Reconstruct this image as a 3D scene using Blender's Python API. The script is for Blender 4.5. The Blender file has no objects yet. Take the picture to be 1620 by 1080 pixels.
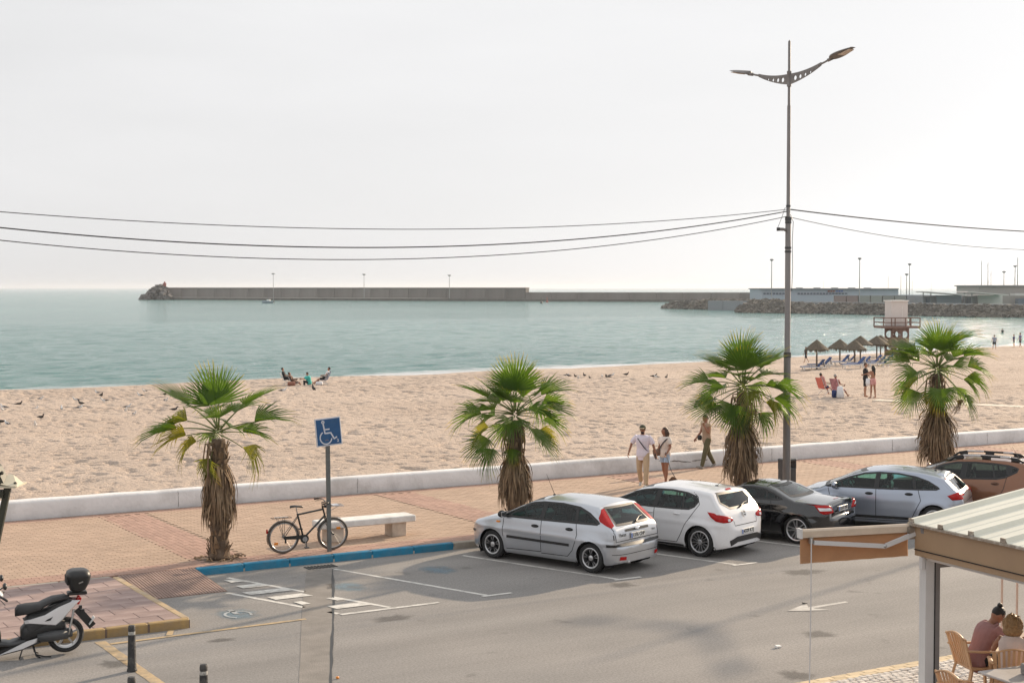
import bpy, bmesh, math, random
import numpy as np
from mathutils import Vector, Matrix, Euler
from mathutils.bvhtree import BVHTree
random.seed(7); RNG = np.random.default_rng(11)
PI = math.pi; R = math.radians
S = bpy.context.scene; COL = S.collection

# ------------------------------------------------------------------ camera, sky, sun, exposure
F_PX = 2350.0; PITCH = math.atan(85 / F_PX); CAM_Z = 5.8
cam_d = bpy.data.cameras.new('camera'); cam = bpy.data.objects.new('camera', cam_d); COL.objects.link(cam)
cam_d.sensor_width = 36; cam_d.lens = F_PX / 1620 * 36; cam_d.clip_start = .1; cam_d.clip_end = 60000
cam.location = (0, 0, CAM_Z); cam.rotation_euler = (PI / 2 - PITCH, 0, 0); S.camera = cam

SUN_EL = 19.0; SUN_AZ = 41.5      # azimuth from +Y towards +X
world = bpy.data.worlds.new('World'); S.world = world; world.use_nodes = True
wn = world.node_tree.nodes; wl = world.node_tree.links; wn.clear()
w_out = wn.new('ShaderNodeOutputWorld'); w_bg = wn.new('ShaderNodeBackground'); w_bg.inputs['Strength'].default_value = .097
sky = wn.new('ShaderNodeTexSky'); sky.sky_type = 'NISHITA'; sky.sun_disc = False
sky.sun_elevation = R(SUN_EL); sky.sun_rotation = R(SUN_AZ); sky.air_density = 1.0; sky.dust_density = .9; sky.ozone_density = 1.0; sky.altitude = 10
hs = wn.new('ShaderNodeHueSaturation'); hs.inputs['Saturation'].default_value = .10
wl.new(sky.outputs[0], hs.inputs['Color'])
# a thin, even veil of high cloud over the whole sky
tc = wn.new('ShaderNodeTexCoord'); mp = wn.new('ShaderNodeMapping'); mp.inputs['Scale'].default_value = (1, 1, 5)
nz = wn.new('ShaderNodeTexNoise'); nz.inputs['Scale'].default_value = 2.2; nz.inputs['Detail'].default_value = 5; nz.inputs['Roughness'].default_value = .55
wl.new(tc.outputs['Generated'], mp.inputs['Vector']); wl.new(mp.outputs[0], nz.inputs['Vector'])
mr = wn.new('ShaderNodeMapRange'); mr.inputs['From Min'].default_value = .3; mr.inputs['From Max'].default_value = .75
mr.inputs['To Min'].default_value = .72; mr.inputs['To Max'].default_value = .86
wl.new(nz.outputs[0], mr.inputs['Value'])
mx = wn.new('ShaderNodeMix'); mx.data_type = 'RGBA'
wl.new(mr.outputs[0], mx.inputs['Factor']); wl.new(hs.outputs[0], mx.inputs['A']); mx.inputs['B'].default_value = (7.6, 7.45, 7.35, 1)
gz = wn.new('ShaderNodeSeparateXYZ'); wl.new(tc.outputs['Generated'], gz.inputs[0]); zr = wn.new('ShaderNodeMapRange'); zr.inputs['From Max'].default_value = .5; wl.new(gz.outputs[2], zr.inputs['Value'])
vc_ = wn.new('ShaderNodeMix'); vc_.data_type = 'RGBA'; vc_.inputs['A'].default_value = (6.9, 6.85, 6.9, 1); vc_.inputs['B'].default_value = (8.8, 8.85, 8.95, 1); wl.new(zr.outputs[0], vc_.inputs['Factor']); cl = wn.new('ShaderNodeMapRange'); cl.inputs['From Min'].default_value = .3; cl.inputs['From Max'].default_value = .7; cl.inputs['To Min'].default_value = .95; cl.inputs['To Max'].default_value = 1.04; wl.new(nz.outputs[0], cl.inputs['Value'])
vs_ = wn.new('ShaderNodeVectorMath'); vs_.operation = 'SCALE'; wl.new(vc_.outputs['Result'], vs_.inputs[0]); wl.new(cl.outputs[0], vs_.inputs['Scale']); wl.new(vs_.outputs[0], mx.inputs['B'])
wl.new(mx.outputs['Result'], w_bg.inputs['Color']); wl.new(w_bg.outputs[0], w_out.inputs['Surface'])

sun_d = bpy.data.lights.new('sun', 'SUN'); sun_d.energy = 5.0; sun_d.angle = R(.6); sun_d.color = (1, .80, .58)
sun = bpy.data.objects.new('sun', sun_d); COL.objects.link(sun)
sdir = Vector((math.sin(R(SUN_AZ)) * math.cos(R(SUN_EL)), math.cos(R(SUN_AZ)) * math.cos(R(SUN_EL)), math.sin(R(SUN_EL))))
sun.rotation_euler = sdir.to_track_quat('Z', 'Y').to_euler(); sun.location = (30, 30, 40)
S.view_settings.view_transform = 'Standard'; S.view_settings.look = 'None'; S.view_settings.exposure = .30; S.view_settings.gamma = 1
S.view_settings.use_curve_mapping = False
S.render.engine = 'CYCLES'
S.cycles.max_bounces = 8; S.cycles.transparent_max_bounces = 16; S.cycles.use_denoising = True; S.render.filter_size = 1.15
S.cycles.volume_bounces = 0; S.cycles.caustics_reflective = False; S.cycles.caustics_refractive = False
S.cycles.volume_max_steps = 64

# ------------------------------------------------------------------ where things stand
TH = R(31.0); CU, SU = math.cos(TH), math.sin(TH)
PO = Vector((-6.116, 30.873, 0))                     # foot of the first palm; u runs along the kerb, v towards the sea

def W(u, v, z=0.0):
    return Vector((PO.x + u * CU - v * SU, PO.y + u * SU + v * CU, z))

def to_uv(x, y):
    dx = x - PO.x; dy = y - PO.y
    return dx * CU + dy * SU, -dx * SU + dy * CU

def ray(px, py):
    x = (px - 810) / F_PX; v = -(py - 540) / F_PX
    return Vector((x, math.cos(PITCH) + v * math.sin(PITCH), -math.sin(PITCH) + v * math.cos(PITCH)))

def G(px, py, z=0.0):
    d = ray(px, py); t = (z - CAM_Z) / d.z
    return Vector((d.x * t, d.y * t, z))

def AT(px, py, Y):
    d = ray(px, py); t = Y / d.y
    return Vector((d.x * t, Y, CAM_Z + d.z * t))

SEA_Z = -2.6
PROM_Z = .15
def shore_v(u):
    return np.interp(u, [-120, 15, 57, 89, 161, 230, 330], [91.5, 92.4, 95.3, 100.3, 114.5, 134, 170])
def vnoise(x, y, seed=0):
    # smooth value noise on a lattice (numpy arrays in, -1..1 out)
    x = np.asarray(x, float); y = np.asarray(y, float)
    x0 = np.floor(x).astype(np.int64); y0 = np.floor(y).astype(np.int64)
    fx = x - x0; fy = y - y0
    fx = fx * fx * (3 - 2 * fx); fy = fy * fy * (3 - 2 * fy)
    def h(i, j):
        n = (i * 374761393 + j * 668265263 + seed * 974634777) & 0x7fffffff
        n = ((n ^ (n >> 13)) * 1274126177) & 0x7fffffff
        return ((n ^ (n >> 16)) & 0xffff) / 32767.5 - 1
    a = h(x0, y0); b = h(x0 + 1, y0); c = h(x0, y0 + 1); d = h(x0 + 1, y0 + 1)
    return (a * (1 - fx) + b * fx) * (1 - fy) + (c * (1 - fx) + d * fx) * fy
def beach_z(u, v, fine=True):
    u = np.asarray(u, float); v = np.asarray(v, float)
    d = shore_v(u) - v
    z = np.interp(d, [-60, -12, 0, 10, 17, 24, 40, 70, 90], [-9, -4, SEA_Z, -1.75, -1.2, -.95, -.55, .1, .38])
    z = z + .10 * vnoise(u / 9, v / 6, 3) * np.clip(d / 15, 0, 1)
    if fine:
        k = np.clip((d - 6) / 10, 0, 1)
        n1 = vnoise(u / .33, v / .30, 5); n2 = vnoise(u / .21, v / .19, 9)
        dim = -np.clip((n1 * .65 + n2 * .55 - .22) * 1.5, 0, .5) * (.55 + .45 * np.clip(.5 + 1.4 * vnoise(u / 6, v / 3.5, 13), 0, 1))
        for v0, sl in ((13.2, .02), (14.7, .02)): z = z - .07 * np.exp(-((v - v0 - sl * u - .25 * np.sin(u / 7)) / .13) ** 2) * ((u > 2) & (u < 60))
        z = z + k * (dim * (.27 + .22 * np.clip((v - 34) / 14, 0, 1)) + .03 * vnoise(u / 1.7, v / 1.3, 21))
    return z
def GB(px, py):
    # the point of the beach seen at a pixel of the photograph
    z = -.5
    for _ in range(30):
        p = G(px, py, z); u, v = to_uv(p.x, p.y); z = .6 * z + .4 * float(beach_z(u, v, False))
    p.z = float(beach_z(u, v, True)) ; return p

# ------------------------------------------------------------------ objects
def tag(o, label=None, cat=None, group=None, kind=None):
    if label: o['label'] = label
    if cat: o['category'] = cat
    if group: o['group'] = group
    if kind: o['kind'] = kind
    return o

def thing(name, label, cat, loc=(0, 0, 0), rz=0.0, group=None):
    o = bpy.data.objects.new(name, None); COL.objects.link(o); o.empty_display_size = .2
    o.location = loc; o.rotation_euler = (0, 0, rz)
    return tag(o, label, cat, group)

def link(name, me, parent=None, loc=None, rot=None, sc=None):
    o = bpy.data.objects.new(name, me); COL.objects.link(o)
    if parent is not None: o.parent = parent
    if loc is not None: o.location = loc
    if rot is not None: o.rotation_euler = rot
    if sc is not None: o.scale = sc if hasattr(sc, '__len__') else (sc, sc, sc)
    return o

def kids(o):
    return [c for c in bpy.data.objects if c.parent is o]

def copy_tree(o, parent=None, tree=None):
    if tree is None:
        tree = {}
        for c in bpy.data.objects:
            if c.parent: tree.setdefault(c.parent.name, []).append(c)
    c = o.copy(); COL.objects.link(c)
    if parent: c.parent = parent
    for ch in tree.get(o.name, []): copy_tree(ch, c, tree)
    return c

def frame_of(d):
    d = d.normalized(); up = Vector((0, 0, 1)) if abs(d.z) < .95 else Vector((1, 0, 0))
    a = d.cross(up).normalized(); b = a.cross(d).normalized(); return a, b

class MB:
    """collects shapes into ONE mesh"""
    def __init__(s): s.v = []; s.f = []; s.m = []; s.mi = 0
    def add(s, vs, fs):
        n = len(s.v); s.v += [tuple(p) for p in vs]; s.f += [tuple(i + n for i in f) for f in fs]; s.m += [s.mi] * len(fs); return s
    def box(s, c, size, rot=None, bev=0, taper=1.0):
        x, y, z = (k / 2 for k in size); c = Vector(c)
        if bev:
            b = min(bev, x * .9, y * .9, z * .9); vs = []
            for zz, ins in ((-z, b), (-z + b, 0), (z - b, 0), (z, b)):
                X = x - ins; Y = y - ins; t = taper if zz > 0 else 1
                for (px, py) in ((X - b, -Y), (X, -Y + b), (X, Y - b), (X - b, Y), (-X + b, Y), (-X, Y - b), (-X, -Y + b), (-X + b, -Y)):
                    vs.append(Vector((px * t, py * t, zz)))
            fs = [tuple(range(7, -1, -1)), tuple(range(24, 32))]
            for k in range(3):
                for i in range(8):
                    j = (i + 1) % 8; fs.append((k * 8 + i, k * 8 + j, k * 8 + 8 + j, k * 8 + 8 + i))
        else:
            vs = [Vector((a * x * (taper if d > 0 else 1), b_ * y * (taper if d > 0 else 1), d * z)) for d in (-1, 1) for a, b_ in ((-1, -1), (1, -1), (1, 1), (-1, 1))]
            fs = [(3, 2, 1, 0), (4, 5, 6, 7), (0, 1, 5, 4), (1, 2, 6, 5), (2, 3, 7, 6), (3, 0, 4, 7)]
        if rot is not None:
            M = rot if isinstance(rot, Matrix) else Euler(rot).to_matrix()
            vs = [M @ p for p in vs]
        return s.add([p + c for p in vs], fs)
    def bar(s, a, b, w, h=None, up=(0, 0, 1)):
        a = Vector(a); b = Vector(b); d = b - a; L = d.length
        if L < 1e-6: return s
        d = d / L; up = Vector(up)
        if abs(d.dot(up)) > .97: up = Vector((1, 0, 0))
        y = up.cross(d).normalized(); z = d.cross(y)
        return s.box((a + b) / 2, (L, w, h or w), Matrix((d, y, z)).transposed())
    def tube(s, pts, r, n=8, caps=True, closed=False, flat=1.0):
        pts = [Vector(p) for p in pts]; m = len(pts)
        rr = r if hasattr(r, '__len__') else [r] * m
        vs = []; fs = []; pa = None
        for i, p in enumerate(pts):
            if closed: d = pts[(i + 1) % m] - pts[i - 1]
            else: d = pts[min(i + 1, m - 1)] - pts[max(i - 1, 0)]
            if d.length < 1e-9: d = Vector((0, 0, 1))
            if pa is None: a, b = frame_of(d)
            else:
                d = d.normalized(); a = (pa - d * pa.dot(d))
                a = a.normalized() if a.length > 1e-6 else frame_of(d)[0]; b = a.cross(d)
            pa = a
            for k in range(n):
                t = 2 * PI * k / n; vs.append(p + (a * math.cos(t) + b * math.sin(t) * flat) * rr[i])
        rng = range(m if closed else m - 1)
        for i in rng:
            i2 = (i + 1) % m
            for k in range(n):
                k2 = (k + 1) % n; fs.append((i * n + k, i * n + k2, i2 * n + k2, i2 * n + k))
        if caps and not closed: fs += [tuple(range(n - 1, -1, -1)), tuple((m - 1) * n + k for k in range(n))]
        return s.add(vs, fs)
    def rings(s, rings, caps=True, closed_ring=True):
        n = len(rings[0]); vs = [p for r_ in rings for p in r_]; fs = []
        for i in range(len(rings) - 1):
            for k in range(n if closed_ring else n - 1):
                k2 = (k + 1) % n; fs.append((i * n + k, i * n + k2, (i + 1) * n + k2, (i + 1) * n + k))
        if caps: fs += [tuple(range(n - 1, -1, -1)), tuple((len(rings) - 1) * n + k for k in range(n))]
        return s.add(vs, fs)
    def lathe(s, prof, n=24, c=(0, 0, 0), axis='Z', caps=False, ang=(0, 2 * PI)):
        full = abs(ang[1] - ang[0] - 2 * PI) < 1e-6; c = Vector(c); rings = []
        for (r, z) in prof:
            ring = []
            for k in range(n if full else n + 1):
                t = ang[0] + (ang[1] - ang[0]) * k / n; x, y = r * math.cos(t), r * math.sin(t)
                ring.append(c + (Vector((x, y, z)) if axis == 'Z' else Vector((x, z, y)) if axis == 'Y' else Vector((z, x, y))))
            rings.append(ring)
        return s.rings(rings, caps, full)
    def ball(s, c, r, n=12, m=8, rot=None):
        r = r if hasattr(r, '__len__') else (r, r, r); c = Vector(c); rings = []
        for i in range(m + 1):
            t = -PI / 2 + PI * i / m; q = max(math.cos(t), .02)
            ring = [Vector((r[0] * q * math.cos(2 * PI * k / n), r[1] * q * math.sin(2 * PI * k / n), r[2] * math.sin(t))) for k in range(n)]
            if rot is not None:
                M = rot if isinstance(rot, Matrix) else Euler(rot).to_matrix(); ring = [M @ p for p in ring]
            rings.append([p + c for p in ring])
        return s.rings(rings)
    def prism(s, poly, axis, a, b):
        """2D polygon extruded along an axis ('X': (y,z), 'Y': (x,z), 'Z': (x,y)) from a to b"""
        def P(p, t): return (t, p[0], p[1]) if axis == 'X' else (p[0], t, p[1]) if axis == 'Y' else (p[0], p[1], t)
        n = len(poly); vs = [P(p, a) for p in poly] + [P(p, b) for p in poly]
        return s.add(vs, [tuple(range(n - 1, -1, -1)), tuple(range(n, 2 * n))] + [(i, (i + 1) % n, n + (i + 1) % n, n + i) for i in range(n)])
    def xf(s, M, start=0):
        s.v = s.v[:start] + [tuple(M @ Vector(p)) for p in s.v[start:]]; return s
    def mesh(s, name, mats, smooth=False, fix=True):
        me = bpy.data.meshes.new(name); me.from_pydata(s.v, [], s.f)
        for m_ in (mats if isinstance(mats, (list, tuple)) else [mats]): me.materials.append(m_)
        if any(s.m): me.polygons.foreach_set('material_index', s.m)
        if fix:
            bm = bmesh.new(); bm.from_mesh(me); bmesh.ops.recalc_face_normals(bm, faces=bm.faces); bm.to_mesh(me); bm.free()
        if smooth is not False:
            me.polygons.foreach_set('use_smooth', [True] * len(me.polygons))
            if smooth is not True: me.set_sharp_from_angle(angle=R(smooth))
        me.update(); return me
    def build(s, name, mats, parent=None, smooth=False, loc=None, rot=None, fix=True):
        return link(name, s.mesh(name, mats, smooth, fix), parent, loc, rot)

# ------------------------------------------------------------------ materials
def nodes_of(name):
    m = bpy.data.materials.new(name); m.use_nodes = True; nt = m.node_tree
    return m, nt.nodes, nt.links, nt.nodes['Principled BSDF']
def N(nt, typ, **kw):
    n = nt.new(typ)
    for k, v in kw.items():
        if k in n.inputs: n.inputs[k].default_value = v
        else: setattr(n, k, v)
    return n
def mat(name, col, rough=.6, metal=0.0, var=.12, scale=6.0, bump=0.0, bscale=30.0, spec=.5, coat=0.0, dirt=None, dirt_amt=.4, stretch=(1, 1, 1), rnd=0.0, island=0.0, coords='Object', trans=0.0):
    m, nn, ll, p = nodes_of(name)
    tc = nn.new('ShaderNodeTexCoord'); mp = nn.new('ShaderNodeMapping'); mp.inputs['Scale'].default_value = stretch
    ll.new(tc.outputs[coords], mp.inputs['Vector'])
    nz = N(nn, 'ShaderNodeTexNoise', Scale=scale, Detail=5.0, Roughness=.6); ll.new(mp.outputs[0], nz.inputs['Vector'])
    mr = N(nn, 'ShaderNodeMapRange'); ll.new(nz.outputs[0], mr.inputs['Value'])
    mr.inputs['From Min'].default_value = .25; mr.inputs['From Max'].default_value = .75
    mr.inputs['To Min'].default_value = 1 - var; mr.inputs['To Max'].default_value = 1 + var
    val = mr.outputs[0]
    for src, amt in (('obj', rnd), ('isl', island)):
        if amt:
            q = nn.new('ShaderNodeObjectInfo').outputs['Random'] if src == 'obj' else nn.new('ShaderNodeNewGeometry').outputs['Random Per Island']
            r2 = N(nn, 'ShaderNodeMapRange'); ll.new(q, r2.inputs['Value']); r2.inputs['To Min'].default_value = 1 - amt; r2.inputs['To Max'].default_value = 1 + amt
            mm = N(nn, 'ShaderNodeMath', operation='MULTIPLY'); ll.new(val, mm.inputs[0]); ll.new(r2.outputs[0], mm.inputs[1]); val = mm.outputs[0]
    base = None
    if dirt:
        n2 = N(nn, 'ShaderNodeTexNoise', Scale=scale * .37, Detail=6.0, Roughness=.65); ll.new(mp.outputs[0], n2.inputs['Vector'])
        r3 = N(nn, 'ShaderNodeMapRange'); ll.new(n2.outputs[0], r3.inputs['Value']); r3.inputs['From Min'].default_value = .48; r3.inputs['From Max'].default_value = .72; r3.inputs['To Max'].default_value = dirt_amt
        mxx = N(nn, 'ShaderNodeMix', data_type='RGBA'); ll.new(r3.outputs[0], mxx.inputs['Factor'])
        mxx.inputs['A'].default_value = (*col, 1); mxx.inputs['B'].default_value = (*dirt, 1); base = mxx.outputs['Result']
    vm = N(nn, 'ShaderNodeVectorMath', operation='SCALE'); ll.new(val, vm.inputs['Scale'])
    if base: ll.new(base, vm.inputs[0])
    else: vm.inputs[0].default_value = col
    ll.new(vm.outputs[0], p.inputs['Base Color'])
    p.inputs['Roughness'].default_value = rough; p.inputs['Metallic'].default_value = metal; p.inputs['Specular IOR Level'].default_value = spec
    p.inputs['Coat Weight'].default_value = coat; p.inputs['Coat Roughness'].default_value = .08
    if bump:
        nb = N(nn, 'ShaderNodeTexNoise', Scale=bscale, Detail=4.0); ll.new(mp.outputs[0], nb.inputs['Vector'])
        b = N(nn, 'ShaderNodeBump', Strength=min(bump, 1.0), Distance=.02); ll.new(nb.outputs[0], b.inputs['Height']); ll.new(b.outputs[0], p.inputs['Normal'])
    if trans:
        t = nn.new('ShaderNodeBsdfTranslucent'); ll.new(vm.outputs[0], t.inputs['Color']); ms = nn.new('ShaderNodeMixShader'); ms.inputs[0].default_value = trans
        out = nn['Material Output']; ll.new(p.outputs[0], ms.inputs[1]); ll.new(t.outputs[0], ms.inputs[2]); ll.new(ms.outputs[0], out.inputs['Surface'])
    return m

M_black = mat('black_plastic', (.018, .018, .019), .45)
M_rubber = mat('rubber', (.016, .016, .017), .85, var=.2)
M_tyre = mat('tyre_rubber', (.02, .02, .021), .8, bump=.3, bscale=60)
M_darkgrey = mat('dark_grey_paint', (.06, .062, .065), .5)
M_steel = mat('steel', (.45, .45, .45), .3, 1.0)
M_white = mat('white_paint', (.74, .73, .71), .5, dirt=(.5, .46, .4), dirt_amt=.4)
M_chrome = mat('chrome', (.75, .75, .76), .12, 1.0, var=.03)
M_skin = mat('skin', (.36, .19, .12), .55, var=.06)
M_hair_black = mat('black_hair', (.012, .01, .01), .5, bump=.6, bscale=80)
M_hair_brown = mat('brown_hair', (.06, .03, .018), .5, bump=.6, bscale=80)
M_hair_blond = mat('blond_hair', (.30, .18, .08), .5, var=.35, scale=30, bump=.8, bscale=60)
M_orange = mat('orange_plastic', (.75, .25, .02), .3)
M_red_lens = mat('red_lens', (.40, .006, .006), .2, spec=.25, coat=.15, var=.25, scale=25)
M_line = mat('line_paint', (.62, .60, .56), .7, var=.18, scale=9, dirt=(.2, .19, .18), dirt_amt=.75)
M_line_y = mat('yellow_line_paint', (.45, .33, .19), .75, var=.2, scale=9, dirt=(.2, .19, .17), dirt_amt=.8)
M_glassy_dark = mat('dark_gloss', (.012, .013, .014), .08, coat=.5)
# ------------------------------------------------------------------ road and its markings
def asphalt():
    m, nn, ll, p = nodes_of('asphalt')
    tc = nn.new('ShaderNodeTexCoord')
    big = N(nn, 'ShaderNodeTexNoise', Scale=.22, Detail=6.0, Roughness=.6); ll.new(tc.outputs['Object'], big.inputs['Vector'])
    mp = nn.new('ShaderNodeMapping'); mp.inputs['Scale'].default_value = (.06, .9, 1); ll.new(tc.outputs['Object'], mp.inputs['Vector'])
    trk = N(nn, 'ShaderNodeTexNoise', Scale=1.0, Detail=4.0); ll.new(mp.outputs[0], trk.inputs['Vector'])
    fine = N(nn, 'ShaderNodeTexNoise', Scale=26.0, Detail=5.0, Roughness=.8); ll.new(tc.outputs['Object'], fine.inputs['Vector'])
    cr = nn.new('ShaderNodeValToRGB'); ll.new(big.outputs[0], cr.inputs[0])
    cr.color_ramp.elements[0].position = .3; cr.color_ramp.elements[0].color = (.222, .213, .205, 1)
    cr.color_ramp.elements[1].position = .72; cr.color_ramp.elements[1].color = (.288, .270, .255, 1)
    r1 = N(nn, 'ShaderNodeMapRange'); ll.new(trk.outputs[0], r1.inputs['Value']); r1.inputs['From Min'].default_value = .3; r1.inputs['From Max'].default_value = .7; r1.inputs['To Min'].default_value = .86; r1.inputs['To Max'].default_value = 1.1
    r2 = N(nn, 'ShaderNodeMapRange'); ll.new(fine.outputs[0], r2.inputs['Value']); r2.inputs['From Min'].default_value = .3; r2.inputs['From Max'].default_value = .7; r2.inputs['To Min'].default_value = .66; r2.inputs['To Max'].default_value = 1.34
    mu = N(nn, 'ShaderNodeMath', operation='MULTIPLY'); ll.new(r1.outputs[0], mu.inputs[0]); ll.new(r2.outputs[0], mu.inputs[1])
    # oil spots and darker worn places
    sp = N(nn, 'ShaderNodeTexNoise', Scale=1.3, Detail=3.0); ll.new(tc.outputs['Object'], sp.inputs['Vector'])
    r3 = N(nn, 'ShaderNodeMapRange'); ll.new(sp.outputs[0], r3.inputs['Value']); r3.inputs['From Min'].default_value = .66; r3.inputs['From Max'].default_value = .74; r3.inputs['To Min'].default_value = 1; r3.inputs['To Max'].default_value = .72
    m2 = N(nn, 'ShaderNodeMath', operation='MULTIPLY'); ll.new(mu.outputs[0], m2.inputs[0]); ll.new(r3.outputs[0], m2.inputs[1])
    vm = N(nn, 'ShaderNodeVectorMath', operation='SCALE'); ll.new(cr.outputs[0], vm.inputs[0]); ll.new(m2.outputs[0], vm.inputs['Scale']); ll.new(vm.outputs[0], p.inputs['Base Color'])
    p.inputs['Roughness'].default_value = .9; p.inputs['Specular IOR Level'].default_value = .25
    b = N(nn, 'ShaderNodeBump', Strength=.5, Distance=.01); ll.new(fine.outputs[0], b.inputs['Height']); ll.new(b.outputs[0], p.inputs['Normal'])
    return m
M_asphalt = asphalt()
KV = -.86; TV = -13.5                                 # kerb line and terrace line
def uv_quad(mb, u0, v0, u1, v1, z):
    return mb.add([W(u0, v0, z), W(u1, v0, z), W(u1, v1, z), W(u0, v1, z)], [(0, 1, 2, 3)])
def uv_poly(pts, z):
    n = len(pts); return MB().add([W(a, b, z) for a, b in pts], [tuple(range(n))])
# the ground sheet in the street's own axes
def street_obj(mb, name, mats, parent=None, smooth=False):
    o = mb.build(name, mats, parent, smooth); return o
frame = Matrix.Translation(PO) @ Matrix.Rotation(TH, 4, 'Z')
def uvbuild(mb, name, mats, parent=None, smooth=False, **kw):
    """mb holds (u,v,z); the object's own axes are the street's"""
    me = mb.mesh(name, mats, smooth, **kw); o = link(name, me, parent)
    if parent is None: o.matrix_world = frame
    return o
g = MB().add([(-400, -400, -.6), (400, -400, -.6), (400, 30, -.6), (-400, 30, -.6)], [(0, 1, 2, 3)])
tag(uvbuild(g, 'ground', mat('ground_earth', (.2, .18, .15), .9)), kind='structure')
rd = MB()
us = [-60, -20, -8, 0, 8, 20, 40, 70, 140]
for a, b in zip(us[:-1], us[1:]): rd.add([(a, TV, 0), (b, TV, 0), (b, KV, 0), (a, KV, 0)], [(0, 1, 2, 3)])
road = uvbuild(rd, 'road', M_asphalt); tag(road, kind='structure')

def in_patch(u, v): c = 1.60 + (v + 1.6) * .448; return c - .28 < u < c + .22 and v < -1.4
def strip_uv(pts, w, z, name, m, parent):
    """painted line through (u,v) points with a slightly uneven edge"""
    mb = MB(); P = []
    for (a, b) in zip(pts[:-1], pts[1:]):
        a = Vector(a); b = Vector(b); n = max(1, int((b - a).length / .12))
        for i in range(n + (b == Vector(pts[-1]))): P.append(a.lerp(b, i / n))
    if (P[-1] - Vector(pts[-1])).length > 1e-6: P.append(Vector(pts[-1]))
    vs = []
    for i, p in enumerate(P):
        d = (P[min(i + 1, len(P) - 1)] - P[max(i - 1, 0)]).normalized(); q = Vector((-d.y, d.x))
        for s_ in (-1, 1):
            e = p + q * s_ * (w / 2 + random.uniform(-.006, .006)); vs.append((e.x, e.y, z))
    mb.add(vs, [(2 * i, 2 * i + 1, 2 * i + 3, 2 * i + 2) for i in range(len(P) - 1) if not in_patch(*((P[i] + P[i + 1]) / 2))])
    return uvbuild(mb, name, m, parent)
for k in range(4):                                     # lines between the parking bays, each ending in a T
    a = 1.9 + 3.02 * k
    strip_uv([(a, -1.6), (a + 1.38, -5.5)], .095, .004, 'bay_line', M_line, road)
    strip_uv([(a + 1.25, -5.55), (a + 1.9, -5.55)], .1, .008, 'bay_end_line', M_line, road)
strip_uv([(-.32, -1.35), (1.24, -5.5)], .10, .004, 'hatching_line', M_line, road)
strip_uv([(-.85, -2.75), (.22, -5.5)], .10, .004, 'hatching_line', M_line, road)
strip_uv([(.22, -5.6), (2.2, -5.6)], .11, .008, 'hatching_line', M_line, road)
for i, vv in enumerate((-1.75, -2.4, -3.05, -3.7, -4.35, -5.0)):
    ul = max(-.85 + (-2.75 - vv) * .389, -.85 if vv < -2.6 else -.62 + .0 * i); ur = -.32 + (-1.35 - vv) * .376
    A_, B_, C_, D_ = ul + .13, ur - .12, ur - .01, ul + .18; nq = 24; q = MB()
    vs = [(A_ + (B_ - A_) * k / nq, vv + .15, .012) for k in range(nq + 1)] + [(D_ + (C_ - D_) * k / nq, vv - .15, .012) for k in range(nq + 1)]
    q.add(vs, [(k, k + 1, nq + 2 + k, nq + 1 + k) for k in range(nq) if not in_patch((vs[k][0] + vs[nq + 1 + k][0]) / 2, vv)])
    uvbuild(q, 'hatching_stripe', M_line, road)
strip_uv([(-3.9, -5.66), (-.2, -5.6)], .10, .008, 'yellow_line', M_line_y, road)
strip_uv([(-2.75, -5.25), (-2.9, -5.6)], .10, .012, 'yellow_line', M_line_y, road)
strip_uv([(-4.0, -5.4), (-3.95, -12.5)], .18, .004, 'yellow_line', M_line_y, road)
# lane arrow
q = MB().add([(8.7, -9.38, .004), (7.75, -9.40, .004), (7.75, -9.53, .004), (8.7, -9.47, .004)], [(0, 1, 2, 3)])
q.add([(7.2, -9.47, .008), (7.95, -9.15, .008), (7.72, -9.47, .008), (7.95, -9.82, .008)], [(0, 1, 2, 3)])
uvbuild(q, 'lane_arrow', mat('worn_arrow_paint', (.48, .46, .43), .75, var=.2, scale=8, dirt=(.25, .235, .22), dirt_amt=.9), road)
# trench patch running across the street, a tarred crack on its right edge
M_patch = mat('trench_concrete', (.225, .205, .186), .9, var=.18, scale=3, dirt=(.17, .155, .14), dirt_amt=.6, bump=.5, bscale=50)
M_tar = mat('tar', (.02, .02, .02), .5)
tl, tr_ = [], []
for i in range(25):
    t = i / 24; v_ = -1.5 + t * -11.9; c = 1.60 + (v_ + 1.6) * .448; wd = .21 + .02 * math.sin(t * 7)
    tl.append((c - wd * 1.3 + random.uniform(-.01, .01), v_ + .1, .004)); tr_.append((c + wd * 1.0 + random.uniform(-.01, .01), v_ - .1, .004))
uvbuild(MB().add(tl + tr_, [(i, 25 + i, 26 + i, i + 1) for i in range(24)]), 'trench_patch', M_patch, road)
tt = MB(); vs = []
for i, p in enumerate(tr_):
    w_ = random.uniform(.012, .03); vs += [(p[0] - w_, p[1] + random.uniform(-.02, .02), .008), (p[0] + w_, p[1], .008)]
uvbuild(tt.add(vs, [(2 * i, 2 * i + 1, 2 * i + 3, 2 * i + 2) for i in range(24)]), 'tar_crack', M_tar, road)
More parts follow.
